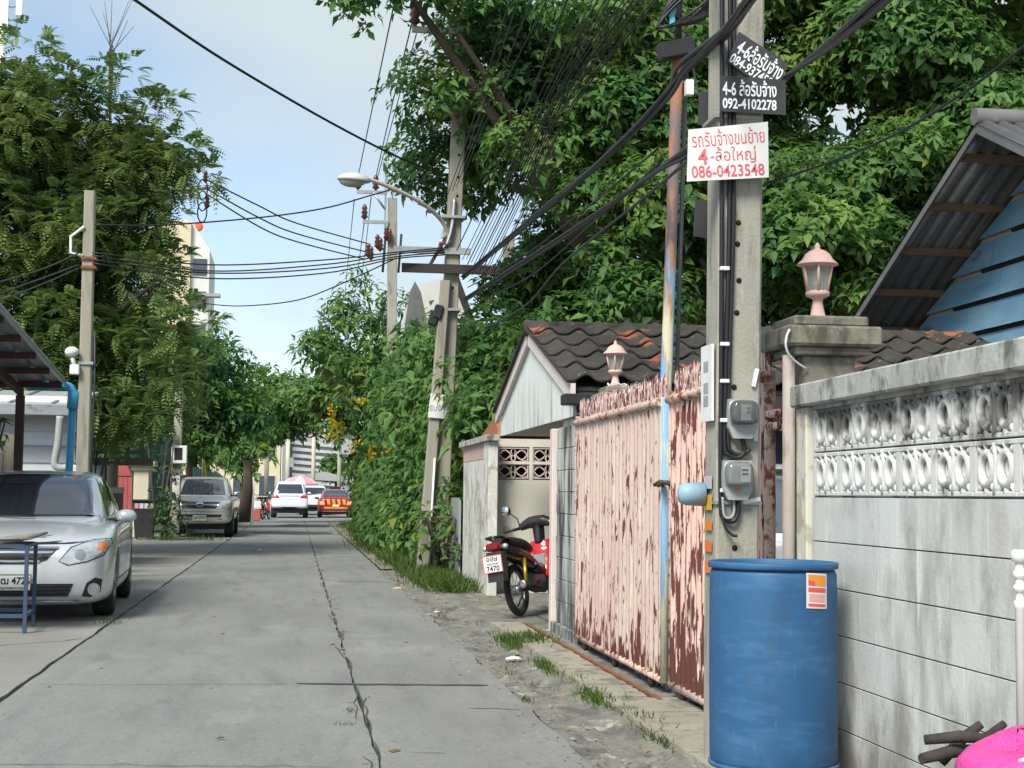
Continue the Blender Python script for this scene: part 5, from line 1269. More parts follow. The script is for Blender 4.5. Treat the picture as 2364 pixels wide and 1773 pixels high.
MB().prism([(-0.09, -0.46), (0.09, -0.46), (0.075, -0.30), (-0.075, -0.30)], lambda a, b, d: (a, b - (0.72 - d) * 0.15, d), 0.40, 0.72).build('rear_mudguard', m_mblk, t, local=True)
pl = MB().box(-0.11, 0.11, -0.535, -0.52, 0.50, 0.685, 0.004).build('number_plate', m_plate, t, local=True)
for q in ((-0.11, 0.11, 0.50, 0.508), (-0.11, 0.11, 0.677, 0.685), (-0.11, -0.102, 0.508, 0.677), (0.102, 0.11, 0.508, 0.677)):
    MB().box(q[0], q[1], -0.5375, -0.5355, q[2], q[3]).build('plate_border', m_stkr, pl, local=True)
ltext('อฮษ', 0.075, m_trimblk, pl, 0, -0.536, 0.645, 0.001); ltext('กรุงเทพ', 0.04, m_trimblk, pl, 0, -0.536, 0.592, 0.0004); ltext('7470', 0.075, m_trimblk, pl, 0, -0.536, 0.54, 0.0015)
for s_ in (-1, 1):
    MB().tube([(s_ * 0.115, 0.02, 0.33), (s_ * 0.105, 0.10, 0.62)], 0.022, 8).build('shock', m_gold, t, local=True)
    MB().tube([(s_ * 0.085, 0.0, 0.285), (s_ * 0.085, 0.48, 0.36)], 0.024, 8).build('swing_arm', m_mblk, t, local=True)
MB().tube([(0.13, -0.10, 0.335), (0.135, 0.2, 0.29), (0.12, 0.5, 0.25), (0.05, 0.7, 0.25)], [0.045, 0.05, 0.035, 0.02], 10).build('exhaust', m_trimblk, t, local=True)
MB().lathe([(0.022, -0.002), (0.05, -0.004), (0.046, 0.03)], (0.13, -0.125, 0.337), 12, 'Y').build('exhaust_tip', m_alloy, t, local=True)
MB().tube([(0, 0.42, 0.36), (0, 0.62, 0.34), (0, 0.86, 0.33)], [0.10, 0.12, 0.07], 10).build('engine', flat('engine grey', (0.07, 0.07, 0.075), rough=0.5), t, local=True)
lump('centre_body', m_mblk, [(0, 0.45, 0.55), (0, 0.68, 0.46), (0, 0.88, 0.52)], [0.10, 0.09, 0.08])
ls = lump('leg_shield', m_mred, [(0, 0.78, 0.36), (0, 0.88, 0.52), (0, 0.93, 0.70), (0, 0.93, 0.82)], [0.10, 0.13, 0.13, 0.08], t, 12, 1.5)
MB().obox((0.0, 0.775, 0.56), 0.16, 0.03, 0.20, Matrix.Rotation(R(-14), 3, 'X'), 0.01).build('inner_panel', flat('panel grey', (0.22, 0.23, 0.25)), t, local=True)
lump('front_cowl', m_mblk, [(0, 0.88, 0.78), (0, 0.90, 0.92), (0, 0.90, 1.0)], [0.06, 0.07, 0.07])
hb = lump('handlebar_cover', m_mblk, [(-0.20, 0.84, 0.985), (-0.08, 0.88, 1.03), (0.08, 0.88, 1.03), (0.20, 0.84, 0.985)], [0.035, 0.07, 0.07, 0.035])
for s_ in (-1, 1):
    MB().tube([(s_ * 0.19, 0.84, 0.985), (s_ * 0.36, 0.76, 0.965)], 0.018, 8).build('grip', m_trimblk, hb, local=True)
    MB().tube([(s_ * 0.20, 0.85, 1.0), (s_ * 0.22, 0.85, 1.10), (s_ * 0.29, 0.83, 1.17)], 0.008, 6).build('mirror_stem', m_trimblk, hb, local=True)
    MB().lathe([(0.005, -0.012), (0.06, -0.008), (0.062, 0.006), (0.01, 0.02)], (s_ * 0.335, 0.82, 1.205), 14, 'Y').build('mirror', m_chrome if s_ < 0 else m_trimblk, hb, local=True)
    MB().tube([(s_ * 0.07, 0.95, 0.80), (s_ * 0.07, 1.22, 0.285)], 0.022, 8).build('fork', m_trimblk, t, local=True)
MB().grid(10, 4, lambda u, v: ((v - 0.5) * 0.13, 1.22 + 0.32 * math.cos(R(40) + R(130) * u), 0.285 + 0.32 * math.sin(R(40) + R(130) * u))).build('front_mudguard', m_mred, t, local=True)
MB().tube([(-0.10, 0.50, 0.30), (-0.26, 0.42, 0.0)], 0.012, 6).build('side_stand', m_trimblk, t, local=True)
MB().ball((0.0, 0.86, 0.72), 0.05, 10, (0.9, 0.4, 0.9)).build('key_panel', m_offwhite, t, local=True)
# ------------------------------------------------------------------ farther poles, lamp, wires
def slant_pole(name, label, p0, p1, wd, mtl):
    t = thing(name, label, 'utility pole', p0, 'utility poles')
    d = [(p0[i] + (p1[i] - p0[i]) * k, ) for i in range(3) for k in (0,)]
    pts = [(p0[0] + (p1[0] - p0[0]) * k, p0[1] + (p1[1] - p0[1]) * k, p0[2] + (p1[2] - p0[2]) * k, 1.08 - 0.22 * k) for k in (0, 0.25, 0.5, 0.75, 1)]
    pole_shaft(MB(), pts, wd, wd, 0.015).build('shaft', mtl, t)
    return t
m_ins = mat('brown glazed insulator', (0.10, 0.035, 0.03), (0.07, 0.025, 0.022), sc=8, rough=0.25, coat=0.5)
def insulator(b, x, y, z, s=1.0):
    return b.lathe([(0.02 * s, 0), (0.03 * s, 0.02 * s), (0.075 * s, 0.05 * s), (0.045 * s, 0.10 * s), (0.07 * s, 0.13 * s), (0.04 * s, 0.19 * s), (0.06 * s, 0.22 * s), (0.035 * s, 0.28 * s), (0.02 * s, 0.30 * s)], (x, y, z), 12)
p2 = slant_pole('utility_pole', 'leaning concrete pole with the street lamp, next to the vines', (2.19, 23.6, 0), (2.515, 23.6, 9.9), 0.235, m_conc2)
for z in (1.0, 2.2, 3.3, 4.45, 5.9, 6.2, 6.55, 6.9, 7.3): MB().lathe([(0.02, 0), (0.02, 0.01)], (2.19 + 0.0328 * z + 0.02, 23.478, z), 8, 'Y').build('hole_shade_disc', m_hole, p2)  # painted dark discs again, nothing is bored into the shaft
for z in (1.05, 4.1, 5.55): MB().box(1.98 + 0.03 * z, 2.34 + 0.033 * z, 23.36, 23.73, z - 0.02, z + 0.02).build('strap', m_steel, p2)
MB().box(1.42, 2.62, 23.42, 23.47, 4.97, 5.07).build('steel_arm', m_steel, p2)
MB().box(1.55, 3.05, 23.36, 23.42, 4.66, 4.80).build('timber_arm', m_dark, p2)
MB().tube([(1.95, 23.40, 4.72), (2.36, 23.45, 5.45)], 0.03, 6).build('arm_brace', m_rust, p2)
MB().box(1.66, 2.46, 23.45, 23.52, 8.47, 8.56).build('top_arm', m_steel, p2)
insulator(MB(), 1.70, 23.485, 8.57, 1.35).build('insulator', m_ins, p2)
for k, (x, z) in enumerate(((2.18, 5.30), (2.24, 5.15), (2.14, 5.10))): insulator(MB(), x, 23.40, z - 0.1, 0.5).build('insulator', m_offwhite if k == 0 else m_ins, p2)
for x, y, z, r_ in ((2.05, 23.38, 3.95, 0.13), (2.12, 23.36, 4.05, 0.10)):
    MB().obox((x, y, z), 0.14, 0.12, 0.22, Matrix.Rotation(R(14), 3, 'Y'), 0.02).build('splice_box', m_black, p2)
slant_pole('utility_pole', 'short square post doubled against the leaning lamp pole', (1.935, 23.45, 0), (2.235, 23.42, 4.55), 0.17, m_conc2)
MB().tube([(2.03, 23.34, 0.2), (2.10, 23.34, 1.8)], 0.018, 6).solo('pole_conduit', m_white, 'thin white conduit on the doubled post', 'conduit')
t = thing('pole_sign', 'small white hire sign on the doubled post by the vines', 'sign', (2.15, 23.3, 2.41))
MB().prism([(1.979, 2.42), (2.291, 2.40), (2.315, 2.765), (2.02, 2.79)], lambda a, b, d: (a, d, b), 23.31, 23.325).build('board', m_offwhite, t)
lettering('รับจ้าง', 0.12, flat('faded blue print', (0.32, 0.36, 0.46)), t, face_cam(2.15, 23.308, 2.56, R(2)), bold=0.002)
lettering('4 ล้อ', 0.09, flat('faded red print', (0.62, 0.30, 0.26)), t, face_cam(2.16, 23.308, 2.70, R(2)))

t = thing('street_lamp', 'cobra-head street lamp on a curved rusty arm over the lane', 'street lamp', (2.3, 23.45, 5.2))
MB().tube(smooth([(2.30, 23.44, 5.15), (2.16, 23.3, 5.45), (1.80, 23.0, 5.68), (1.25, 22.7, 5.86), (0.92, 22.55, 5.93)], 6), 0.032, 8).build('arm', m_pipepost, t)
MB().tube(smooth([(2.36, 23.44, 5.85), (2.32, 23.40, 5.4), (2.24, 23.38, 5.1)], 5), 0.03, 8).build('bracket', m_steel, t)
b = MB().ball((0, 0, 0), 0.25, 20, (1.0, 0.62, 0.44))
hd = MB().add([(0.76 + p[0] * math.cos(R(10)) + p[2] * math.sin(R(10)), 22.5 + p[1], 5.885 - p[0] * math.sin(R(10)) * 0.4 + max(p[2], -0.02)) for p in b.v], b.f, True).build('head', mat('lamp grey', (0.50, 0.51, 0.49), (0.44, 0.45, 0.43), sc=5, rough=0.5), t)
b = MB().ball((0.74, 22.5, 5.87), 0.20, 16, (1.0, 0.60, 0.48)); b.build('bowl', m_glass, hd)
MB().tube([(0.58, 22.5, 5.87), (0.92, 22.5, 5.85)], 0.035, 8).build('tube_lamp', m_white, hd)

p3 = slant_pole('utility_pole', 'straight concrete pole rising out of the roadside shrubs', (2.30, 37, 0), (2.20, 37, 8.45), 0.25, m_conc)
MB().box(2.00, 2.05, 36.85, 36.90, 7.6, 9.6).build('steel_upright', m_steel, p3)
MB().box(1.33, 2.06, 36.84, 36.90, 8.52, 8.60).build('steel_arm', m_steel, p3)
MB().box(1.48, 2.10, 36.84, 36.90, 7.79, 7.87).build('steel_arm', m_steel, p3)
MB().tube([(1.72, 36.86, 8.55), (2.02, 36.87, 8.15)], 0.03, 6).build('arm_brace', m_steel, p3)
for x, z in ((1.35, 8.61), (1.78, 8.61), (1.52, 7.88)): insulator(MB(), x, 36.87, z, 1.25).build('insulator', m_ins, p3)
for k in range(6):
    insulator(MB(), 1.62 + 0.11 * k - 0.04 * (k % 2), 36.8, 6.95 + 0.11 * k - 0.18 * (k % 2), 1.15).build('insulator', m_ins, p3)
for x in (1.98, 2.36): MB().tube([(x, 36.82, 6.6), (x + 0.06, 36.82, 7.55)], 0.03, 6).build('fuse_rod', m_dark, p3)
slant_pole('utility_pole', 'plain concrete post deep in the leaves behind the gable', (4.12, 30, 0), (4.12, 30, 6.4), 0.24, m_conc2)

def cable(pts, r, label, grp, spread=0.0, k=0):
    o = Vector((math.cos(k * 2.4) * spread, math.sin(k * 1.3) * spread * 0.4, math.sin(k * 2.4) * spread))
    P = smooth([Vector(p) + o * (0.6 + 0.6 * math.sin(i * 1.7 + k)) for i, p in enumerate(pts)], 7)
    return MB().tube(P, r, 6).solo('overhead_cable', m_cable, label, 'cable', grp)
WIRES = [
    ("thick black cable bundle passing in front of the large pole below its top", 0.013, 5, 0.025, [(2.49, 23.3, 4.59), (2.28, 13.5, 3.92), (2.09, 9.8, 3.58), (2.01, 8.2, 3.49), (1.93, 7.5, 3.44), (1.89, 6.65, 3.36), (1.83, 5.9, 3.31), (1.68, 4.8, 3.14)]),
    ("cable bundle sagging from the far pole to the back of the large pole", 0.011, 4, 0.025, [(2.5, 23.3, 4.23), (2.37, 14.0, 3.62), (2.2, 9.6, 3.3), (2.06, 8.0, 3.12), (1.96, 7.03, 2.99)]),
    ("cable bundle rising to the right from the black signs", 0.012, 4, 0.016, [(2.14, 7.04, 3.15), (2.22, 7.0, 3.2), (2.23, 6.72, 3.21), (2.11, 5.8, 3.09), (2.0, 5.0, 2.99), (1.88, 4.2, 2.88)]),
    ("thin line of the upper set over the leaves", 0.007, 1, 0.0, [(2.25, 23.4, 5.9), (2.01, 18.5, 5.63), (1.83, 13.4, 5.71), (1.7, 11.0, 5.49)]),
    ("thin line of the upper set over the leaves", 0.007, 1, 0.0, [(2.32, 23.4, 5.96), (2.08, 18.5, 5.69), (1.91, 13.4, 5.72), (1.78, 11.0, 5.49)]),
    ("thin line of the upper set over the leaves", 0.007, 1, 0.0, [(2.38, 23.4, 6.02), (2.15, 18.5, 5.75), (2.03, 13.4, 5.72), (1.87, 11.0, 5.5)]),
    ("thin line of the upper set over the leaves", 0.007, 1, 0.0, [(2.45, 23.4, 6.08), (2.22, 18.5, 5.81), (2.16, 13.4, 5.73), (1.98, 11.0, 5.51)]),
    ("cable of the dense fan above the roof", 0.009, 1, 0.0, [(2.39, 23.3, 5.01), (2.3, 18.6, 5.11), (2.24, 14.8, 5.22), (2.08, 11.8, 5.24), (1.9, 9.5, 4.94)]),
    ("cable of the dense fan above the roof", 0.006, 1, 0.0, [(2.48, 23.3, 4.87), (2.38, 18.6, 5.01), (2.3, 14.8, 5.16), (2.2, 11.8, 5.2), (2.01, 9.5, 4.94)]),
    ("cable of the dense fan above the roof", 0.006, 1, 0.0, [(2.55, 23.3, 4.89), (2.44, 18.6, 5.03), (2.36, 14.8, 5.19), (2.29, 11.8, 5.24), (2.11, 9.5, 4.95)]),
    ("cable of the dense fan above the roof", 0.009, 1, 0.0, [(2.56, 23.3, 4.8), (2.45, 18.6, 4.96), (2.37, 14.8, 5.13), (2.31, 11.8, 5.2), (2.13, 9.5, 4.95)]),
    ("cable of the dense fan above the roof", 0.006, 1, 0.0, [(2.62, 23.3, 4.83), (2.5, 18.6, 4.98), (2.41, 14.8, 5.16), (2.39, 11.8, 5.24), (2.21, 9.5, 4.96)]),
    ("cable of the dense fan above the roof", 0.006, 1, 0.0, [(2.63, 23.3, 4.73), (2.51, 18.6, 4.91), (2.42, 14.8, 5.1), (2.4, 11.8, 5.19), (2.22, 9.5, 4.96)]),
    ("cable of the dense fan above the roof", 0.009, 1, 0.0, [(2.69, 23.3, 4.76), (2.56, 18.6, 4.94), (2.46, 14.8, 5.14), (2.48, 11.8, 5.23), (2.3, 9.5, 4.96)]),
    ("cable of the dense fan above the roof", 0.006, 1, 0.0, [(2.74, 23.3, 4.8), (2.6, 18.6, 4.96), (2.5, 14.8, 5.17), (2.56, 11.8, 5.27), (2.38, 9.5, 4.97)]),
    ("cable of the dense fan above the roof", 0.006, 1, 0.0, [(2.75, 23.3, 4.71), (2.61, 18.6, 4.89), (2.51, 14.8, 5.12), (2.56, 11.8, 5.22), (2.39, 9.5, 4.97)]),
    ("cable of the dense fan above the roof", 0.009, 1, 0.0, [(2.8, 23.3, 4.74), (2.66, 18.6, 4.92), (2.55, 14.8, 5.15), (2.63, 11.8, 5.26), (2.47, 9.5, 4.97)]),
    ("cable of the dense fan above the roof", 0.006, 1, 0.0, [(2.81, 23.3, 4.65), (2.66, 18.6, 4.85), (2.55, 14.8, 5.09), (2.64, 11.8, 5.21), (2.47, 9.5, 4.97)]),
    ("cable of the dense fan above the roof", 0.006, 1, 0.0, [(2.86, 23.3, 4.68), (2.7, 18.6, 4.88), (2.59, 14.8, 5.13), (2.71, 11.8, 5.25), (2.54, 9.5, 4.98)]),
    ("cable of the dense fan above the roof", 0.009, 1, 0.0, [(2.91, 23.3, 4.56), (2.75, 18.6, 4.79), (2.63, 14.8, 5.06), (2.78, 11.8, 5.21), (2.62, 9.5, 4.98)]),
    ("cable of the dense fan above the roof", 0.006, 1, 0.0, [(2.91, 23.3, 4.63), (2.75, 18.6, 4.84), (2.63, 14.8, 5.1), (2.78, 11.8, 5.24), (2.62, 9.5, 4.98)]),
    ("single black wire crossing the sky to the far lamp pole", 0.016, 1, 0.0, [(-2.06, 13.5, 5.92), (-1.66, 15.0, 6.04), (-0.92, 17.3, 6.14), (0.27, 20.0, 6.17), (1.4, 22.3, 6.21), (2.19, 23.4, 6.2)]),
    ("high tension line on the road side of the poles", 0.012, 1, 0.0, [(1.36, 37.0, 9.0), (1.38, 29.5, 9.03), (1.38, 24.0, 8.96), (1.37, 21.5, 8.93)]),
    ("high tension line next to the leaves", 0.012, 1, 0.0, [(1.78, 37.0, 8.94), (1.71, 29.0, 8.82), (1.65, 23.5, 8.59)]),
    ("high tension line dipping behind the brown insulator", 0.01, 1, 0.0, [(1.83, 37.0, 8.97), (1.78, 29.0, 8.73), (1.73, 23.5, 8.45)]),
    ("line running away down the lane from the outermost insulator", 0.012, 1, 0.0, [(1.27, 37.0, 8.4), (1.71, 55.0, 9.67), (2.47, 85.0, 11.92)]),
    ("line running away down the lane from the lower arm", 0.012, 1, 0.0, [(1.52, 37.0, 7.82), (2.05, 55.0, 9.18), (2.94, 85.0, 11.55)]),
    ("line running away down the lane beside the far pole", 0.012, 1, 0.0, [(1.68, 37.0, 8.47), (2.26, 55.0, 9.52), (3.2, 85.0, 11.68)]),
    ("upper of three lines from the leafy transformer across the lane", 0.016, 1, 0.0, [(-2.03, 33.0, 7.93), (-0.92, 33.7, 7.53), (-0.11, 34.5, 7.32), (1.68, 37.0, 7.3)]),
    ("middle of three lines from the leafy transformer across the lane", 0.016, 1, 0.0, [(-2.02, 33.0, 7.73), (-0.92, 33.7, 7.27), (-0.1, 34.5, 7.08), (1.63, 37.0, 7.1)]),
    ("lowest of three lines from the leafy transformer across the lane", 0.016, 1, 0.0, [(-2.01, 33.0, 7.61), (-0.91, 33.7, 7.07), (-0.1, 34.5, 6.9), (1.57, 37.0, 6.93)]),
    ("slack wire from the left pole to the lamp pole over the lane", 0.012, 1, 0.0, [(-2.89, 22.0, 5.0), (-1.98, 22.2, 5.06), (-0.61, 22.6, 5.29), (0.34, 22.9, 5.52), (1.04, 23.1, 5.78), (1.61, 23.3, 6.0), (2.19, 23.4, 6.19)]),
    ("cable of the low set slung across the lane", 0.011, 1, 0.0, [(-2.91, 22.0, 4.6), (-1.33, 22.5, 4.55), (0.35, 23.0, 4.75), (1.41, 23.2, 4.93), (2.21, 23.4, 5.06)]),
    ("cable of the low set slung across the lane", 0.011, 1, 0.0, [(-2.91, 22.0, 4.56), (-1.33, 22.5, 4.46), (0.35, 23.0, 4.68), (1.41, 23.2, 4.9), (2.21, 23.4, 5.03)]),
    ("cable of the low set slung across the lane", 0.011, 1, 0.0, [(-2.9, 22.0, 4.5), (-1.32, 22.5, 4.43), (0.36, 23.0, 4.62), (1.41, 23.2, 4.86), (2.21, 23.4, 4.99)]),
    ("cable of the low set slung across the lane", 0.011, 1, 0.0, [(-2.9, 22.0, 4.45), (-1.32, 22.5, 4.35), (0.36, 23.0, 4.55), (1.41, 23.2, 4.83), (2.21, 23.4, 4.95)]),
    ("lowest thin wire sagging across the lane above the shrubs", 0.01, 1, 0.0, [(-1.72, 28.0, 4.65), (-1.02, 27.0, 4.5), (-0.05, 25.5, 4.44), (0.68, 24.4, 4.6), (1.43, 23.5, 4.87)]),
    ("upper wire leaving the left pole to the left edge", 0.011, 1, 0.0, [(-3.11, 22.0, 4.58), (-3.32, 20.0, 4.04), (-3.6, 17.5, 3.46)]),
    ("middle wire leaving the left pole to the left edge", 0.011, 1, 0.0, [(-3.1, 22.0, 4.42), (-3.32, 20.0, 3.92), (-3.59, 17.5, 3.31)]),
    ("lower wire leaving the left pole to the left edge", 0.011, 1, 0.0, [(-3.1, 22.0, 4.37), (-3.32, 20.0, 3.84), (-3.59, 17.5, 3.22)]),
    ("thin wire from the large pole to the upper right corner", 0.006, 1, 0.0, [(2.18, 6.95, 2.74), (2.36, 6.5, 2.76), (2.52, 6.1, 2.81), (2.65, 5.7, 2.9), (2.77, 5.4, 3.02)]),
    ("drooping cable looping down above the gable", 0.01, 1, 0.0, [(2.54, 23.3, 3.94), (2.46, 20.0, 3.47), (2.47, 16.5, 3.34), (2.35, 13.5, 3.34), (2.21, 9.5, 3.19), (1.93, 7.05, 2.95)]),
    ("slack green wire hanging between mast and white board", 0.005, 1, 0.0, [(2.27, 8.7, 3.9), (2.19, 8.2, 3.51), (2.08, 7.6, 3.13), (1.97, 7.05, 2.9)]),
    ("thin line through the leaves below the dense fan", 0.008, 1, 0.0, [(2.57, 23.3, 4.44), (2.52, 17.5, 3.99), (2.36, 13.0, 3.67), (2.15, 9.0, 3.37)]),
    ("second thin line through the leaves below the dense fan", 0.008, 1, 0.0, [(2.6, 23.3, 4.16), (2.63, 17.5, 3.78), (2.45, 12.6, 3.56), (2.18, 9.0, 3.3)]),
]
ORD = ['first', 'second', 'third', 'fourth', 'fifth', 'sixth', 'seventh', 'eighth', 'ninth', 'tenth', 'eleventh', 'twelfth', 'thirteenth', 'last']
CNT = {}
for (lab, r_, n_, sp, pts) in WIRES:
    if sum(q[0] == lab for q in WIRES) > 1:
        CNT[lab] = CNT.get(lab, 0) + 1
        g_ = lab; lab = ORD[CNT[lab] - 1] + (' from the top, ' if 'low set' in lab else ' from the left, ') + lab
        cable(pts, r_, lab, g_); continue
    for k in range(n_): cable(pts, r_, lab, lab if n_ > 1 else 'overhead lines of the lane', sp, k)

# ------------------------------------------------------------------ left side: pole, carport, shed, fences
pl_ = slant_pole('utility_pole', 'slim pale pole at the left with a camera and clamped cables', (-2.98, 22.3, 0), (-3.005, 22.3, 5.53), 0.175, m_conc2)
MB().tube([(-3.06, 22.2, 5.0), (-3.24, 22.2, 4.85), (-3.24, 22.2, 4.62), (-3.06, 22.2, 4.58)], 0.022, 6).build('bracket', m_white, pl_)
for z in (4.55, 4.42, 3.05): MB().box(-3.09, -2.88, 22.19, 22.40, z - 0.02, z + 0.02).build('strap', m_rust if z > 4 else m_steel, pl_)
MB().tube([(-2.88, 22.25, 3.5), (-2.86, 22.25, 2.9), (-2.87, 22.25, 1.0)], 0.014, 6).build('conduit', m_cableg, pl_)
t = thing('security_camera', 'white security camera on the left pole above the carport', 'camera', (-3.17, 22.2, 3.0))
MB().ball((-3.17, 22.15, 3.20), 0.10, 12, (1.0, 0.9, 0.75)).build('dome', m_white, t)
MB().tube([(-3.16, 22.15, 3.12), (-3.13, 22.18, 3.0)], 0.03, 8).build('stem', m_white, t)
MB().box(-3.19, -3.06, 22.12, 22.24, 2.88, 3.02, 0.01).build('housing', m_white, t)

m_cpsheet = mat('carport sheet', (0.19, 0.20, 0.215), (0.14, 0.148, 0.16), sc=(2, 1, 1), rough=0.5, metal=0.3)
m_maroon = mat('maroon steel', (0.055, 0.022, 0.022), (0.04, 0.018, 0.018), sc=6, rough=0.65)
cp = thing('carport', 'carport with dark corrugated roof on maroon posts at the left edge', 'carport', (-5.0, 17.5, 0))
cz = lambda y: 2.62 + (20.2 - y) * 0.098
b = MB(); nx = 96
for lay in (0.0, 0.02):
    for i in range(nx + 1):
        x = -7.6 + 4.65 * i / nx
        ph = (x / 0.36) % 1.0
        zz = 0.035 if ph < 0.16 else 0.0
        for y in (20.25, 14.2): b.v.append((x, y, cz(y) + zz + lay))
m0 = 2 * (nx + 1)
for i in range(nx):
    b.f += [(2 * i, 2 * i + 1, 2 * i + 3, 2 * i + 2), (m0 + 2 * i, m0 + 2 * i + 2, m0 + 2 * i + 3, m0 + 2 * i + 1)]; b.sm += [False, False]
b.build('roof_sheet', m_cpsheet, cp)
for y in (20.12, 19.1, 18.1, 17.1, 16.1, 15.1, 14.3):
    MB().box(-7.5, -2.99, y - 0.025, y + 0.025, cz(y) - 0.075, cz(y) - 0.003).build('purlin', m_maroon, cp)
for x in (-3.5, -5.6, -7.4):
    MB().prism([(20.2, cz(20.2) - 0.18), (14.2, cz(14.2) - 0.18), (14.2, cz(14.2) - 0.078), (20.2, cz(20.2) - 0.078)], lambda a, b, d: (d, a, b), x - 0.03, x + 0.03).build('rafter', m_maroon, cp)
    MB().box(x - 0.05, x + 0.05, 20.08, 20.18, 0, cz(20.1) - 0.18).build('post', m_maroon, cp)
MB().prism([(20.27, cz(20.27) - 0.02), (14.2, cz(14.2) - 0.02), (14.2, cz(14.2) + 0.05), (20.27, cz(20.27) + 0.05)], lambda a, b, d: (d, a, b), -2.985, -2.955).build('edge_flashing', m_steel, cp)
m_pvcb = mat('blue pvc', (0.05, 0.30, 0.50), (0.045, 0.26, 0.44), sc=6, rough=0.4)
t = thing('rain_pipe', 'bright blue plastic rain pipe hanging from the carport gutter', 'pipe', (-2.88, 20.35, 0))
MB().tube(smooth([(-3.45, 20.35, 2.575), (-3.05, 20.35, 2.60), (-2.93, 20.35, 2.585), (-2.875, 20.35, 2.50)], 6), 0.055, 10).build('gutter_pipe', m_pvcb, t)
MB().tube([(-2.875, 20.35, 2.52), (-2.885, 20.35, 2.30)], 0.072, 10).build('coupling', m_pvcb, t)
MB().tube([(-2.885, 20.35, 2.32), (-2.93, 20.35, 0.0)], 0.048, 10).build('downpipe', m_pvcb, t)
t = thing('grey_drain_pipe', 'grey drain pipe with elbows against the metal shed', 'pipe', (-3.55, 24.9, 0))
MB().tube(smooth([(-3.72, 24.95, 2.42), (-3.74, 24.95, 2.0), (-3.78, 24.95, 1.68), (-3.70, 24.95, 1.60), (-3.55, 24.95, 1.60), (-3.50, 24.95, 1.5), (-3.5, 24.95, 0.0)], 6), 0.06, 10).build('pipe', m_greymetal, t)

m_sh = [mat('shed metal %d' % k, c, tuple(x * 0.8 for x in c), sc=(1.5, 1.5, 6), rough=0.45, metal=0.35, layers=(dict(c=(0.14, 0.09, 0.06), sc=(3, 3, 5), lo=0.62, hi=0.7, a=0.6),)) for k, c in enumerate(((0.42, 0.44, 0.45), (0.54, 0.56, 0.57), (0.32, 0.34, 0.36), (0.62, 0.63, 0.63)))]
sh = thing('metal_shed', 'shed of overlapping grey metal sheets behind the left pole', 'shed', (-5.8, 26.6, 0))
MB().box(-8.4, -3.62, 25.62, 27.6, 0, 2.62).build('core', m_dark, sh)
z = 0.0
for k in range(11):
    h = (0.24, 0.20, 0.28, 0.22, 0.30, 0.24, 0.21, 0.28, 0.22, 0.26, 0.30)[k]
    off = 0.03 * nz3(k * 3.1, 1)
    for (x0, x1) in ((-8.4, -5.2), (-5.18, -3.60)):
        MB().prism([(25.60, z + h + 0.03), (25.565, z + h + 0.02), (25.53 + off * 0.4, z), (25.57, z)], lambda a, b, d: (d, a, b), x0, x1 + 0.02 * nz3(k, x0)).build('sheet', m_sh[(k * 3 + (1 if x0 > -6 else 0)) % 4], sh)
    MB().prism([(-3.61, z + h + 0.03), (-3.575, z + h + 0.02), (-3.54 - off * 0.4, z), (-3.59, z)], lambda a, b, d: (a, d, b), 25.55, 27.7).build('sheet', m_sh[(k * 2 + 2) % 4], sh)
    z += h
MB().prism([(25.0, 2.56), (27.9, 2.95), (27.9, 3.0), (25.0, 2.61)], lambda a, b, d: (d, a, b), -8.6, -3.50).build('roof', m_sh[1], sh)
for k in range(8): MB().prism([(25.0, 2.612), (27.9, 3.002), (27.9, 3.03), (25.0, 2.64)], lambda a, b, d: (d, a, b), -8.5 + 0.66 * k, -8.46 + 0.66 * k).build('roof_seam', m_sh[2], sh)
MB().box(-8.6, -3.50, 24.96, 25.0, 2.44, 2.60).build('fascia', m_sh[2], sh)

m_plank = mat('silvered planks', (0.24, 0.215, 0.175), (0.16, 0.14, 0.115), sc=(8, 8, 1.2), rough=0.9, bump=0.4, bsc=25)
t = thing('plank_fence', 'weathered plank fence under the carport at the left edge', 'fence', (-4.1, 21.0, 0))
for k, (x, h) in enumerate(((-4.62, 1.9), (-4.36, 2.1), (-4.14, 1.74), (-3.96, 1.76), (-3.78, 1.98))):
    MB().prism([(x - 0.10, 0), (x + 0.10, 0), (x + 0.10, h - 0.03), (x + 0.02, h), (x - 0.10, h - 0.05 * (k % 2))], lambda a, b, d: (a, d, b), 21.0 + 0.012 * k, 21.03 + 0.012 * k).build('plank', m_plank, t)
MB().box(-4.75, -3.68, 21.09, 21.12, 0.5, 0.6).build('rail', m_plank, t)
t = thing('low_wall', 'stained low wall between the plank fence and the left pole', 'wall', (-3.3, 23.6, 0))
MB().box(-4.3, -2.95, 23.6, 23.72, 0, 1.50).build('wall', m_stainblock, t)
MB().box(-3.36, -3.16, 23.52, 23.74, 0, 1.62, 0.01).build('post', m_trim, t)
t = thing('board_fence', 'grey board fence in front of the shed corner', 'fence', (-3.4, 31.5, 0))
for k in range(5): MB().box(-4.25 + 0.17 * k, -4.25 + 0.17 * k + 0.15, 31.5, 31.53, 0, 1.30 + 0.06 * nz3(k * 2.2, 3)).build('board', m_plank, t)
MB().box(-4.3, -3.40, 31.46, 31.497, 1.20, 1.32).build('rail', m_trim, t)
for k, (x0, x1, z0, z1) in enumerate(((-4.6, -3.15, 2.02, 2.10), (-4.5, -3.0, 1.78, 1.94))):
    MB().box(x0, x1, 33.0 + k * 0.1, 33.06 + k * 0.1, z0, z1).solo('roof_board', m_plank, ('upper', 'lower')[k] + ' loose board beyond the shed corner', 'board', 'loose boards by the shed')

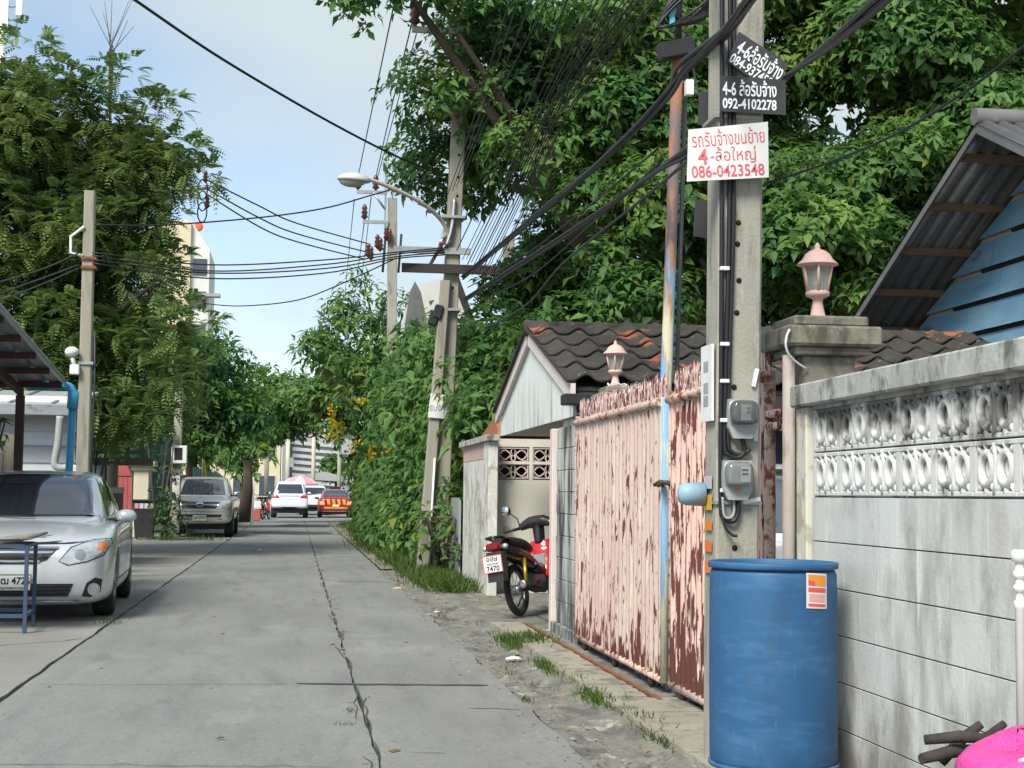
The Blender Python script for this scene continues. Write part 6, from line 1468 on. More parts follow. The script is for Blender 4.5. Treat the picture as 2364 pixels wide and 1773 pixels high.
m_creamp = mat('cream pillar paint', (0.60, 0.555, 0.44), (0.52, 0.475, 0.37), sc=3, rough=0.85, layers=(dict(c=(0.30, 0.27, 0.20), sc=(6, 6, 2), lo=0.6, hi=0.7, a=0.5),))
t = thing('cream_pillar', 'cream gate pillar with a wide cap behind the black bin', 'pillar', (-4.08, 42, 0))
MB().box(-4.28, -3.88, 41.8, 42.2, 0, 1.86, 0.02).build('shaft', m_creamp, t)
MB().box(-4.36, -3.80, 41.72, 42.28, 1.80, 1.90, 0.02).build('necking', m_creamp, t)
MB().box(-4.47, -3.70, 41.62, 42.38, 1.902, 2.04, 0.02).build('cap', m_creamp, t)
m_redg = mat('faded red sheet', (0.40, 0.085, 0.08), (0.32, 0.075, 0.075), sc=3, rough=0.7)
t = thing('red_gate', 'faded red sheet gate beside the cream pillar', 'gate', (-4.62, 42, 0))
for k in range(5): MB().box(-4.92 + 0.12 * k, -4.81 + 0.12 * k, 41.9, 41.93, 0.1, 1.62).build('picket', m_redg, t)
MB().prism([(-4.92, 1.65), (-4.33, 1.65), (-4.36, 1.98), (-4.85, 2.08)], lambda a, b, d: (a, d, b), 41.9, 41.93).build('top_panel', m_redg, t)
t = thing('wheeled_bin', 'black rubbish bin with a row of pale stickers in front of the cream pillar', 'bin', (-3.88, 40.9, 0))
MB().prism([(-0.22, 0.04), (0.22, 0.04), (0.29, 0.98), (-0.29, 0.98)], lambda a, b, d: (-3.88 + a, d, b), 40.65, 41.2).build('tub', m_black, t)
MB().box(-4.19, -3.57, 40.6, 41.25, 0.981, 1.03, 0.01).build('lid', m_black, t)
for k, c in enumerate(((0.55, 0.30, 0.28), (0.60, 0.50, 0.56), (0.60, 0.54, 0.58), (0.42, 0.38, 0.24))):
    MB().box(-4.12 + 0.125 * k, -4.02 + 0.125 * k, 40.640, 40.647, 0.80, 0.93).build('sticker', flat('bin sticker %d' % k, c), t)
for s_ in (-1, 1): MB().lathe([(0.07, -0.03), (0.07, 0.03)], (-3.88 + s_ * 0.2, 41.1, 0.07), 12, 'X').build('wheel', m_tyre, t)
sp = slant_pole('utility_pole', 'thin concrete pole with a meter box by the parked pickup', (-3.17, 41.6, 0), (-3.13, 41.6, 4.0), 0.24, m_conc)
MB().box(-3.29, -3.05, 41.46, 41.475, 0.95, 1.7).build('poster', m_offwhite, sp)
t = thing('meter_box', 'pale grey meter box on the thin pole above the pickup', 'meter box', (-3.07, 41.4, 1.95))
MB().box(-3.28, -2.87, 41.32, 41.46, 1.98, 2.46, 0.02).build('case', m_white, t)
MB().box(-3.20, -2.99, 41.312, 41.319, 2.08, 2.40).build('window', m_black, t)

m_teal = mat('teal paint', (0.10, 0.30, 0.28), (0.14, 0.36, 0.33), sc=4, rough=0.75)
m_greyteal = mat('grey teal boards', (0.17, 0.23, 0.22), (0.12, 0.17, 0.17), sc=(3, 3, 1), rough=0.85)
t = thing('teal_house', 'small house with teal posts behind the cream pillar', 'house', (-5.6, 48, 0))
MB().box(-7.5, -4.2, 48.5, 53, 0, 3.0).build('wall', m_greyteal, t)
for x in (-4.95, -4.45, -5.5, -6.3): MB().box(x - 0.11, x + 0.11, 47.6, 47.8, 0, 3.2).build('post', m_teal, t)
MB().box(-7.6, -4.1, 47.5, 47.85, 3.05, 3.22).build('beam', m_teal, t)
MB().prism([(47.2, 3.25), (53.3, 3.25), (50.2, 4.4)], lambda a, b, d: (d, a, b), -7.8, -4.0).build('roof', m_sheetdark, t)
t = thing('teal_fence', 'grey and teal board fence along the lane behind the pickup', 'fence', (-3.1, 56, 0))
for k in range(34):
    y = 47.5 + 0.5 * k
    MB().box(-3.12, -3.08, y, y + 0.46, 0, 2.0 + 0.12 * nz3(k * 1.9, 2)).build('board', m_teal if k % 5 in (0, 3) else m_greyteal, t)
for z in (0.5, 1.6): MB().box(-3.16, -3.122, 47.4, 64.6, z, z + 0.08).build('rail', m_greyteal, t)
t = thing('yellow_flag', 'small yellow flag standing behind the pickup roof', 'flag', (-2.92, 49, 0))
MB().tube([(-2.92, 49.0, 0), (-2.92, 49.0, 2.28)], 0.015, 6).build('staff', m_white, t)
MB().grid(6, 8, lambda u, v: (-2.91 + 0.16 * u * (0.4 + 0.6 * v), 49.0 + 0.04 * math.sin(u * 5 + v * 3), 2.25 - 0.60 * v)).build('cloth', flat('yellow cloth', (0.62, 0.55, 0.06), rough=0.8), t)
t = thing('white_post', 'white round post at the roadside near the motorcycles', 'post', (-1.85, 66.5, 0))
MB().tube([(-1.85, 66.5, 0), (-1.85, 66.5, 1.9)], 0.09, 10).build('post', m_offwhite, t)
t = thing('planter', 'red planter box with a white notice near the far SUV', 'planter', (-1.62, 68, 0))
MB().box(-1.80, -1.50, 67.8, 68.2, 0, 0.48, 0.02).build('box', m_redg, t)
MB().box(-1.78, -1.5, 67.78, 67.795, 0.60, 0.88).build('notice', m_white, t)
mc = [o for o in COL.objects if o.name == 'motorcycle'][0]
for k, (x, y, a, lab) in enumerate(((-1.45, 70.5, 12, 'dark motorcycle parked beside the far SUV, nearest the planter'), (-1.62, 73.0, 8, 'dark motorcycle parked beyond the planter, next farther on'))):
    c_ = copy_tree(mc); c_.scale = (1, 1, 1); c_.location = (x, y, 0); c_.rotation_euler = (0, R(-7), R(-a)); c_['label'] = lab; c_['group'] = 'motorcycles at the far end'

# ------------------------------------------------------------------ far buildings
def building(name, label, x0, x1, y0, y1, zt, mtl, wm, rows_, colsn, zb=0.0, trim=None, roof=None):
    t = thing(name, label, 'building', ((x0 + x1) / 2, (y0 + y1) / 2, 0), 'buildings beyond the lane')
    MB().box(x0, x1, y0, y1, 0, zt).build('wall', mtl, t)
    for r_ in range(rows_):
        for c_ in range(colsn):
            wx = x0 + (x1 - x0) * (c_ + 0.5) / colsn; wz = zb + (zt - zb) * (r_ + 0.5) / rows_
            ww = (x1 - x0) / colsn * 0.30; wh = (zt - zb) / rows_ * 0.28
            f = MB().box(wx - ww - 0.06, wx + ww + 0.06, y0 - 0.06, y0 - 0.002, wz - wh - 0.06, wz + wh + 0.06).build('window', trim or m_trim, t)
            MB().box(wx - ww, wx + ww, y0 - 0.075, y0 - 0.062, wz - wh, wz + wh).build('pane', wm, f)
    MB().box(x0 - 0.2, x1 + 0.2, y0 - 0.3, y1 + 0.2, zt + 0.002, zt + 0.25).build('roof', roof or m_greymetal, t)
    return t
m_bwhite = mat('white render', (0.66, 0.66, 0.63), (0.58, 0.58, 0.55), sc=(0.3, 0.3, 0.15), rough=0.85, layers=(dict(c=(0.36, 0.35, 0.32), sc=(0.8, 0.8, 0.12), lo=0.56, hi=0.7, a=0.7),))
m_bcream = mat('cream render', (0.62, 0.54, 0.38), (0.56, 0.48, 0.33), sc=0.4, rough=0.85)
m_bgrey = mat('grey render', (0.36, 0.37, 0.38), (0.28, 0.29, 0.30), sc=0.4, rough=0.8)
m_win = mat('far window', (0.05, 0.07, 0.09), (0.08, 0.10, 0.12), sc=2, rough=0.15)
building('cream_shophouse', 'cream shophouse at the far end left of the white SUV', -9.0, -1.2, 118, 126, 6.4, m_bcream, m_win, 2, 4)
lv = thing('louvred_building', 'grey building with slanting louvre bands above the far vehicles', 'building', (0.8, 122, 0), 'buildings beyond the lane')
MB().box(-0.2, 6.0, 120, 128, 0, 5.6).build('wall', m_bgrey, lv)
for k in range(7): MB().prism([(-0.3, 2.0 + 0.5 * k), (3.2, 1.75 + 0.5 * k), (3.2, 1.98 + 0.5 * k), (-0.3, 2.28 + 0.5 * k)], lambda a, b, d: (a, d, b), 119.7, 119.95).build('louvre', m_sh[3], lv)
building('white_block', 'white flat roofed block above the far roofs', -1.5, 9.0, 165, 178, 9.5, m_bwhite, m_win, 3, 5, 2.0)
building('grey_shophouse', 'grey shophouse on the right past the taxi', 3.6, 12, 128, 138, 6.2, m_bgrey, m_win, 2, 3)
for x, y, h, m_, lab in ((-1.85, 98, 5.2, m_conc2, 'brown post left of the far parasol'), (-0.55, 100, 5.0, m_creamp, 'pale post above the far parasol'), (1.15, 104, 7.0, m_creamp, 'tall cream post beside the louvred building'), (3.0, 108, 4.5, m_conc, 'grey post right of the louvred building')):
    MB().tube([(x, y, 0), (x, y, h)], 0.14, 8).solo('roadside_post', m_, lab, 'post')
MB().prism([(0.6, 2.2), (3.4, 2.05), (3.4, 2.4), (2.0, 2.75), (0.6, 2.55)], lambda a, b, d: (a, d, b), 109, 114).solo('awning', m_bgrey, 'grey awning right of the far parasol', 'awning')
tw = thing('concrete_tower', 'pale concrete tower with sloping top behind the left tree', 'building', (-12, 150, 0), 'buildings beyond the lane')
MB().prism([(-15, 0), (-8.75, 0), (-8.75, 24.7), (-10.6, 27.6), (-15, 27.6)], lambda a, b, d: (a, d, b), 150, 160).build('wall', m_bwhite, tw)
MB().box(-13.5, -10.55, 149.5, 149.99, 0, 27.3).build('stair_shaft', m_bcream, tw)
for k in range(7): MB().box(-10.3, -9.0, 149.9, 149.99, 3 + 3.2 * k, 4.6 + 3.2 * k).build('window', m_win, tw)
MB().box(-9.6, -7.6, 148.6, 149.99, 20.0, 20.3).build('ledge', m_bgrey, tw)
MB().ball((-9.9, 150.2, 27.0), 0.45, 12, (1, 0.3, 1.1)).build('sign_disc', flat('orange sign', (0.75, 0.14, 0.06)), tw)
tm = thing('telecom_mast', 'telecom mast with panel antennas in the upper left corner', 'mast', (-13.45, 70, 0))
MB().tube([(-13.45, 70, 0), (-13.5, 70, 25)], [0.22, 0.14], 10).build('mast', m_offwhite, tm)
for (x, z, h) in ((-13.35, 22.4, 1.6), (-12.75, 23.2, 1.4), (-14.1, 23.0, 1.5)): MB().box(x - 0.14, x + 0.14, 69.7, 69.85, z - h / 2, z + h / 2).build('antenna', m_white, tm)
for z in (22.9, 22.3, 20.6): MB().tube([(-13.5, 69.9, z), (-12.8, 69.8, z + 0.05)], 0.05, 6).build('strut', m_steel, tm)
MB().tube([(-12.85, 69.8, 21.2), (-12.85, 69.8, 23.6)], 0.04, 6).build('strut', m_steel, tm)

# white gabled house and dark pointed sheet behind the lamp pole
t = thing('white_gable_house', 'white gabled house end showing behind the lamp pole', 'house', (4.2, 36, 0))
MB().prism([(2.55, 0), (4.6, 0), (4.6, 3.2), (3.55, 6.3), (2.75, 6.1), (2.55, 5.0)], lambda a, b, d: (a, d, b), 35.0, 40.0).build('wall', m_bwhite, t)
MB().prism([(3.5, 6.5), (4.95, 2.75), (4.95, 2.55), (3.45, 6.3)], lambda a, b, d: (a, d, b), 34.6, 40.3).build('roof_edge', m_dark, t)
MB().prism([(2.30, 2.5), (3.02, 2.5), (2.98, 4.2), (2.85, 5.2), (2.72, 5.8), (2.58, 6.05), (2.46, 5.8), (2.36, 5.0)], lambda a, b, d: (a, d, b), 34.3, 34.36).solo('pointed_screen', m_sheetdark, 'dark pointed sheet standing before the white gable', 'screen')
t = thing('line_transformer', 'pole-top transformer and insulators at the edge of the left tree', 'transformer', (-4.0, 34.6, 0))
MB().tube([(-4.0, 34.6, 0), (-4.0, 34.6, 8.4)], 0.12, 8).build('pole', m_conc2, t)
MB().tube([(-4.0, 34.6, 7.77), (-1.95, 32.98, 7.77)], 0.05, 6).build('arm', m_steel, t)
for x, z in ((-2.05, 7.85), (-2.2, 8.05), (-2.35, 7.5), (-2.0, 7.3)): insulator(MB(), x, 32.95, z, 0.9).build('insulator', m_ins, t)
for k in range(3): MB().tube([(-2.1 + 0.1 * math.cos(i * 0.6 + k), 32.9, 7.2 + 0.25 * k + 0.22 * math.sin(i * 0.6 + k)) for i in range(12)], 0.016, 5).build('jumper', m_cable, t)
MB().tube([(-3.7, 34.3, 6.3), (-3.7, 34.3, 6.95)], 0.20, 12).build('tank', m_greymetal, t)
# ------------------------------------------------------------------ vegetation
lf_tree = leafmat('broad leaf', (0.055, 0.135, 0.042), (0.100, 0.215, 0.056), (0.200, 0.310, 0.070), sc=0.75, rough=0.55)
lf_tree2 = leafmat('light broad leaf', (0.065, 0.155, 0.046), (0.120, 0.235, 0.060), (0.220, 0.325, 0.076), sc=0.6, rough=0.55)
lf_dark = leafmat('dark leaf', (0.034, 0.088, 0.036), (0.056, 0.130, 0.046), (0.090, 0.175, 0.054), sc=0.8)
lf_feather = leafmat('feathery leaf', (0.100, 0.180, 0.056), (0.155, 0.245, 0.070), (0.225, 0.295, 0.092), sc=0.7, translucent=0.42)
lf_vine = leafmat('vine leaf', (0.065, 0.150, 0.046), (0.115, 0.230, 0.060), (0.195, 0.300, 0.072), sc=0.6, rough=0.42)
lf_shrub = leafmat('yellow green leaf', (0.085, 0.165, 0.050), (0.135, 0.235, 0.064), (0.205, 0.295, 0.082), sc=0.7)
lf_grass = leafmat('grass', (0.050, 0.105, 0.022), (0.085, 0.150, 0.030), (0.130, 0.180, 0.045), sc=2.0)
lf_yellow = leafmat('yellow petal', (0.55, 0.40, 0.02), (0.65, 0.48, 0.02), (0.70, 0.55, 0.05), sc=4)
m_bark = mat('bark', (0.10, 0.075, 0.055), (0.055, 0.042, 0.033), sc=(6, 6, 1.5), rough=0.95, bump=0.5, bsc=18)

def np_obj(name, V, F, mtl, parent, kind='stuff'):
    me = bpy.data.meshes.new(name)
    V = np.asarray(V, dtype=np.float32).reshape(-1, 3)
    if parent is not None: V = V - np.array(ORG.get(parent.name, (0, 0, 0)), dtype=np.float32)
    F = np.asarray(F, dtype=np.int32).reshape(-1, 3)
    me.vertices.add(len(V)); me.vertices.foreach_set('co', V.ravel())
    me.loops.add(F.size); me.loops.foreach_set('vertex_index', F.ravel())
    me.polygons.add(len(F)); me.polygons.foreach_set('loop_start', np.arange(0, F.size, 3, dtype=np.int32))
    me.polygons.foreach_set('loop_total', np.full(len(F), 3, dtype=np.int32))
    me.update(calc_edges=True)
    me.materials.append(mtl)
    o = bpy.data.objects.new(name, me)
    put(o, parent)
    if kind: o['kind'] = kind
    return o

def unit(a): return a / np.maximum(np.linalg.norm(a, axis=1, keepdims=True), 1e-9)
def rnd(n): return unit(RNG.normal(size=(n, 3)))

def leaves(P, D, U, L, Wd, fold=0.25, curl=0.25):
    """folded leaf of four triangles: base, two shoulder pairs, tip"""
    n = len(P)
    D = unit(D); Sd = unit(np.cross(D, U)); N = np.cross(Sd, D)
    L = np.asarray(L).reshape(-1, 1); Wd = np.asarray(Wd).reshape(-1, 1)
    b = P
    l = P + D * L * 0.45 + Sd * Wd * 0.5 + N * Wd * fold
    r = P + D * L * 0.45 - Sd * Wd * 0.5 + N * Wd * fold
    m = P + D * L * 0.5
    t = P + D * L - N * L * curl
    V = np.stack([b, l, m, r, t], axis=1).reshape(-1, 3)
    k = np.arange(n)[:, None] * 5
    F = np.concatenate([k + np.array([[0, 2, 1]]), k + np.array([[0, 3, 2]]), k + np.array([[1, 2, 4]]), k + np.array([[2, 3, 4]])], axis=0)
    return V, F

def shell_points(blobs, dens, inner=0.25, squash=0.0):
    Ps, Ns = [], []
    for (cx, cy, cz_, rx_, ry_, rz_) in blobs:
        area = 4 * math.pi * ((rx_ * ry_) ** 1.6 / 3 + (rx_ * rz_) ** 1.6 / 3 + (ry_ * rz_) ** 1.6 / 3) ** (1 / 1.6)
        n = max(6, int(area * dens))
        d = rnd(n)
        f = np.where(RNG.random(n) < inner, RNG.uniform(0.45, 0.85, n), RNG.uniform(0.85, 1.12, n))
        f = f * (1 + 0.18 * np.sin(d[:, 0] * 5 + cx * 3) * np.sin(d[:, 2] * 6 + cz_ * 2))
        keep = ~(((d[:, 1] > 0.45) & (RNG.random(n) < 0.7)) | ((d[:, 2] < -0.45) & (RNG.random(n) < 0.5)))
        d, f = d[keep], f[keep]
        Ps.append(np.array([cx, cy, cz_]) + d * np.array([rx_, ry_, rz_]) * f[:, None]); Ns.append(d)
    return np.concatenate(Ps), np.concatenate(Ns)

def foliage(name, blobs, dens, per, L, Wr, mtl, parent, droop=0.35, out=0.45, inner=0.25, fold=0.22):
    P, N = shell_points(blobs, dens, inner)
    n = len(P)
    Pc = np.repeat(P, per, axis=0); Nc = np.repeat(N, per, axis=0)
    Ax = unit(Nc * 0.75 + np.array([0, 0, 0.55]) + np.repeat(rnd(n), per, axis=0) * 0.35)
    Tg = unit(np.cross(Ax, rnd(n * per)))
    D = unit(Ax * out * RNG.uniform(0.1, 1.4, (n * per, 1)) + Tg * 0.9 + np.array([0, 0, -droop]) * RNG.uniform(0, 1.3, (n * per, 1)))
    ll = np.repeat(RNG.uniform(0.8, 1.25, n), per) * np.clip(RNG.lognormal(-0.08, 0.32, n * per), 0.45, 1.6) * L
    Pc = Pc + D * (ll * 0.25)[:, None] + RNG.normal(size=Pc.shape) * L * 0.18
    U = unit(Ax + np.array([0, 0, 0.3]) + rnd(n * per) * 0.3)
    V, F = leaves(Pc, D, U, ll, ll * Wr, fold)
    return np_obj(name, V, F, mtl, parent)

def fronds(name, blobs, dens, per, L, mtl, parent, pairs=8, droop=0.5, out=0.7):
    P, N = shell_points(blobs, dens, 0.2)
    n = len(P) * per
    Pc = np.repeat(P, per, axis=0); Nc = np.repeat(N, per, axis=0)
    D = unit(Nc * out + rnd(n) * 0.65 + np.array([0, 0, 0.15]))
    ll = RNG.uniform(0.7, 1.25, n) * L
    U = unit(np.array([0, 0, 1.0]) + rnd(n) * 0.35)
    Sd = unit(np.cross(D, U)); Up = np.cross(Sd, D)
    Vs, Fs, off = [], [], 0
    for k in range(pairs):
        t = (k + 0.6) / pairs
        base = Pc + D * (ll * t)[:, None] - np.array([0, 0, 1.0]) * (droop * ll * t * t)[:, None]
        w_ = ll * (0.26 * math.sin(math.pi * (0.2 + 0.75 * t)) + 0.05)
        for s_ in (-1, 1):
            d = unit(Sd * s_ + D * 0.55 - np.array([0, 0, 0.35]))
            V, F = leaves2(base, d, Up, w_, w_ * 0.46)
            Vs.append(V); Fs.append(F + off); off += len(V)
    return np_obj(name, np.concatenate(Vs), np.concatenate(Fs), mtl, parent)

def leaves2(P, D, U, L, Wd):
    n = len(P); Sd = unit(np.cross(D, U)); L = L[:, None]; Wd = Wd[:, None]
    V = np.stack([P, P + D * L * 0.5 + Sd * Wd * 0.5, P + D * L, P + D * L * 0.5 - Sd * Wd * 0.5], axis=1).reshape(-1, 3)
    k = np.arange(n)[:, None] * 4
    return V, np.concatenate([k + np.array([[0, 1, 2]]), k + np.array([[0, 2, 3]])], axis=0)

def blobs_in(c, r, n, br, fill=0.55, seed=0, flat_=0.8):
    g = np.random.default_rng(seed); out = []
    for _ in range(n):
        d = g.normal(size=3); d /= np.linalg.norm(d)
        f = g.uniform(fill, 1.0)
        s_ = g.uniform(br[0], br[1])
        p = np.array(c) + d * np.array(r) * f
        out.append((p[0], p[1], p[2], s_ * g.uniform(0.85, 1.25), s_ * g.uniform(0.85, 1.2), s_ * flat_ * g.uniform(0.75, 1.1)))
    return out

def limbs(trunk0, fork, tips, r0, parent, name='trunk'):
    b = MB()
    f = Vector(fork); t0 = Vector(trunk0)
    b.tube([t0, t0.lerp(f, 0.5) + Vector((0.08, 0, 0)), f], [r0 * 1.25, r0, r0 * 0.8], 9)
    for k, p in enumerate(tips):
        p = Vector(p); mid = f.lerp(p, 0.5) + Vector((0.12 * math.sin(k * 2.1), 0.1 * math.cos(k * 1.7), 0.15))
        b.tube(smooth([f, mid, p], 4), [r0 * 0.62 * (1 - 0.85 * i / 8) for i in range(9)], 6)
        q = mid + Vector((0.5 * math.sin(k * 3.3), 0.4 * math.cos(k * 2.9), 0.5))
        b.tube([mid, mid.lerp(q, 0.5), q], [r0 * 0.26, r0 * 0.18, 0.01], 5)
    return b.build(name, m_bark, parent)

def tree(name, label, base, fork, tips, r0, group=None, cat='tree'):
    t = thing(name, label, cat, base, group)
    limbs(base, fork, tips, r0, t)
    return t

# large broad-leaved trees behind the tiled roof
t = tree('broadleaf_tree', 'huge dark broad-leaved tree filling the view behind the tiled roof', (6.3, 25.0, 0), (6.0, 24.6, 3.4), [(2.3, 22.6, 8.2), (3.6, 22.3, 6.6), (5.0, 23, 9.5), (7.5, 23.2, 8.5), (4.4, 22, 5.2), (1.4, 22.4, 8.9)], 0.34, 'trees around the lane')
bl_ = blobs_in((4.6, 23.6, 7.6), (3.0, 2.0, 2.9), 66, (0.55, 1.0), 0.45, 3)
bl_ += blobs_in((5.6, 21.9, 5.0), (2.6, 0.9, 1.5), 24, (0.5, 0.8), 0.3, 4)
bl_ += blobs_in((3.2, 22.8, 3.6), (0.9, 0.9, 0.9), 8, (0.45, 0.7), 0.3, 12)
bl_ += [(1.25, 22.3, 8.9, 0.75, 0.5, 0.35), (0.55, 22.2, 8.62, 0.5, 0.4, 0.28), (1.75, 22.4, 8.65, 0.55, 0.4, 0.3), (0.75, 22.2, 8.35, 0.25, 0.25, 0.2), (2.0, 22.5, 9.3, 0.9, 0.6, 0.5)]
bl_ = [(q[0], max(q[1], 24.3 + q[4]), *q[2:]) if (q[0] < 3.6 and q[2] < 6.9) else q for q in bl_]
def xmin(z): return 2.1 if z > 8.2 else 1.45 if z > 6.0 else 2.0 if z > 5.0 else 2.5
bl_ = [(max(q[0], xmin(q[2]) + 0.85 * q[3]), *q[1:]) if k < 98 else q for k, q in enumerate(bl_)]
bl_ = [q for q in bl_ if not (q[0] - q[3] < 3.5 and 3.6 < q[2] < 6.3)]
bl_ += blobs_in((4.5, 26.6, 4.9), (0.9, 0.7, 1.7), 22, (0.45, 0.7), 0.2, 77)
foliage('crown', bl_, 29, 8, 0.145, 0.46, lf_tree, t, droop=0.3)
t = tree('broadleaf_tree', 'bright green broad-leaved tree above the blue boarded house', (11.5, 24.0, 0), (11.2, 23.8, 3.8), [(8.5, 22, 7.5), (10, 22, 9), (13, 22.5, 8.5), (8.8, 21.6, 5.5)], 0.32, 'trees around the lane')
bl_ = blobs_in((10.2, 22.8, 7.2), (3.6, 1.8, 3.6), 84, (0.55, 1.0), 0.35, 5)
bl_ += blobs_in((7.6, 23.0, 9.6), (1.6, 0.8, 1.3), 14, (0.6, 0.9), 0.3, 8)
bl_ += blobs_in((8.4, 21.0, 5.2), (1.9, 0.8, 1.6), 20, (0.5, 0.8), 0.3, 6)
foliage('crown', bl_, 27, 8, 0.15, 0.52, lf_tree2, t, droop=0.25)
t = tree('broadleaf_tree', 'dark backdrop tree deep behind the roofs', (8.0, 30.0, 0), (8.0, 30, 4), [(4, 29, 8), (8, 29, 10), (12, 29, 8)], 0.3, 'trees around the lane')
foliage('crown', blobs_in((9.0, 29.0, 5.6), (4.6, 1.6, 4.4), 60, (0.7, 1.2), 0.2, 7), 6, 7, 0.26, 0.45, lf_dark, t)

# feathery tree on the left
t = tree('feathery_tree', 'tall feathery tree on the left with a bare twig at its top', (-5.6, 31.6, 0), (-5.4, 31.4, 3.0), [(-5, 30.5, 9.4), (-3.0, 30, 7.5), (-7.2, 30.5, 8.5), (-2.8, 29.8, 5.2), (-6.6, 29.6, 5.5)], 0.26, 'trees around the lane')
bl_ = blobs_in((-5.3, 31.2, 6.4), (2.9, 1.9, 3.4), 72, (0.55, 0.95), 0.45, 21, 0.75)
bl_ += blobs_in((-3.7, 30.6, 7.9), (1.3, 0.9, 1.2), 20, (0.4, 0.65), 0.3, 25, 0.75)
bl_ += blobs_in((-5.6, 30.6, 8.8), (1.6, 0.9, 0.9), 14, (0.4, 0.6), 0.3, 26, 0.75)
bl_ += blobs_in((-4.2, 30.0, 3.6), (1.7, 0.8, 1.4), 22, (0.45, 0.75), 0.3, 22, 0.9)
bl_ += blobs_in((-7.0, 29.8, 3.6), (1.8, 0.8, 1.3), 16, (0.5, 0.8), 0.3, 23, 0.9)
bl_ += [(-2.35, 30, 7.9, 0.5, 0.4, 0.3), (-2.0, 30, 7.45, 0.45, 0.35, 0.25), (-2.2, 30, 6.6, 0.6, 0.5, 0.4), (-5.3, 30, 9.85, 0.6, 0.5, 0.4), (-3.6, 30, 9.3, 0.5, 0.4, 0.35), (-2.75, 30, 8.7, 0.4, 0.3, 0.3), (-2.0, 29.6, 5.3, 0.5, 0.4, 0.35), (-2.2, 29.4, 4.3, 0.6, 0.5, 0.5), (-2.3, 29.3, 3.4, 0.6, 0.5, 0.5), (-2.6, 29.3, 2.75, 0.45, 0.45, 0.4), (-3.3, 29.3, 2.7, 0.5, 0.4, 0.4)]
bl_ = [(min(q[0], -2.75 - 0.4 * q[3]), *q[1:]) if (4.6 < q[2] < 7.0) else q for q in bl_]
fronds('crown', bl_, 16, 4, 0.33, lf_feather, t, 7)
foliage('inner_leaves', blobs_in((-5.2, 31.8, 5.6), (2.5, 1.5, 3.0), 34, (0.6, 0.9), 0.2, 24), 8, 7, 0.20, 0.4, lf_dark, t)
b = MB()
for k in range(9):
    a = k * 0.7
    b.tube([(-3.72, 30, 8.3), (-3.72 + 0.05 * math.sin(a), 30, 9.8), (-3.72 + 0.42 * math.sin(a * 1.7) , 30 + 0.2 * math.cos(a), 10.25 + 0.09 * k)], [0.014, 0.010, 0.004], 5)
b.build('bare_twig', m_bark, t)

# darker trees further on the left, arching over the lane
for (lab, base, fork, tips, bb, m_, L_, dn) in (
    ('dark tree behind the parked pickup', (-5.2, 46, 0), (-5, 45.8, 2.5), [(-3, 45, 5), (-6, 45, 6)], blobs_in((-4.9, 45.5, 4.6), (2.0, 1.5, 2.4), 34, (0.55, 0.95), 0.35, 31), lf_dark, 0.22, 9),
    ('mid green tree beyond the pickup on the left', (-3.9, 55, 0), (-3.6, 54.8, 2.6), [(-2.0, 54, 5), (-4, 54, 6.5)], blobs_in((-2.95, 54.2, 4.6), (1.6, 1.6, 2.1), 40, (0.5, 0.9), 0.35, 32), lf_tree, 0.24, 9),
    ('leafy tree arching over the lane from the left', (-2.1, 65, 0), (-2.0, 64.6, 2.6), [(-0.4, 63.8, 4.8), (-2.2, 63, 5.2), (0.8, 64, 4.4)], blobs_in((-1.0, 63.8, 4.7), (1.7, 1.6, 1.5), 34, (0.5, 0.9), 0.35, 33) + [(0.7, 64.5, 4.3, 0.9, 0.8, 0.7), (1.5, 65, 4.8, 0.9, 0.8, 0.7), (-2.2, 62.5, 3.2, 0.8, 0.7, 0.7), (-1.6, 62.5, 2.9, 0.6, 0.6, 0.5)], lf_tree, 0.26, 8)):
    t = tree('dense_tree', lab, base, fork, tips, 0.22, 'trees around the lane')
    foliage('crown', bb, dn, 8, L_, 0.42, m_, t)

t = tree('dense_tree', 'leafy tree arching over the lane from the right', (3.2, 58, 0), (3.0, 57.8, 2.8), [(1.2, 57, 5), (2.4, 57, 6), (0.4, 57.4, 4.6)], 0.18, 'trees around the lane')
foliage('crown', blobs_in((1.7, 57.2, 5.0), (1.5, 1.4, 1.5), 30, (0.45, 0.8), 0.35, 34) + [(0.2, 58, 4.9, 0.7, 0.6, 0.55), (-0.2, 59, 5.3, 0.7, 0.6, 0.5), (0.6, 58.2, 4.2, 0.6, 0.6, 0.45), (1.5, 57, 3.6, 0.6, 0.6, 0.5), (2.0, 57, 3.2, 0.6, 0.6, 0.6)], 9, 7, 0.26, 0.42, lf_vine, t)

# golden shower tree and shrubs on the right
t = tree('golden_shower_tree', 'loose yellow-green tree with hanging yellow flowers over the right verge', (2.6, 43, 0), (2.5, 42.6, 2.8), [(1.0, 41.5, 5.6), (1.7, 41.2, 7.0), (2.8, 41.6, 6.2), (0.6, 43, 4.6)], 0.14, 'trees around the lane')
bl_ = blobs_in((1.75, 41.6, 5.2), (1.5, 1.2, 1.5), 30, (0.35, 0.6), 0.4, 41) + [(1.45, 41, 6.9, 0.35, 0.3, 0.4), (1.9, 41, 6.6, 0.4, 0.3, 0.35), (2.5, 41, 6.4, 0.4, 0.3, 0.35), (0.6, 41, 5.3, 0.45, 0.35, 0.35), (0.25, 41, 4.9, 0.35, 0.3, 0.3), (1.2, 41.5, 6.0, 0.4, 0.4, 0.4)]
foliage('crown', bl_, 11, 7, 0.22, 0.36, lf_shrub, t, droop=0.6)
fl = []
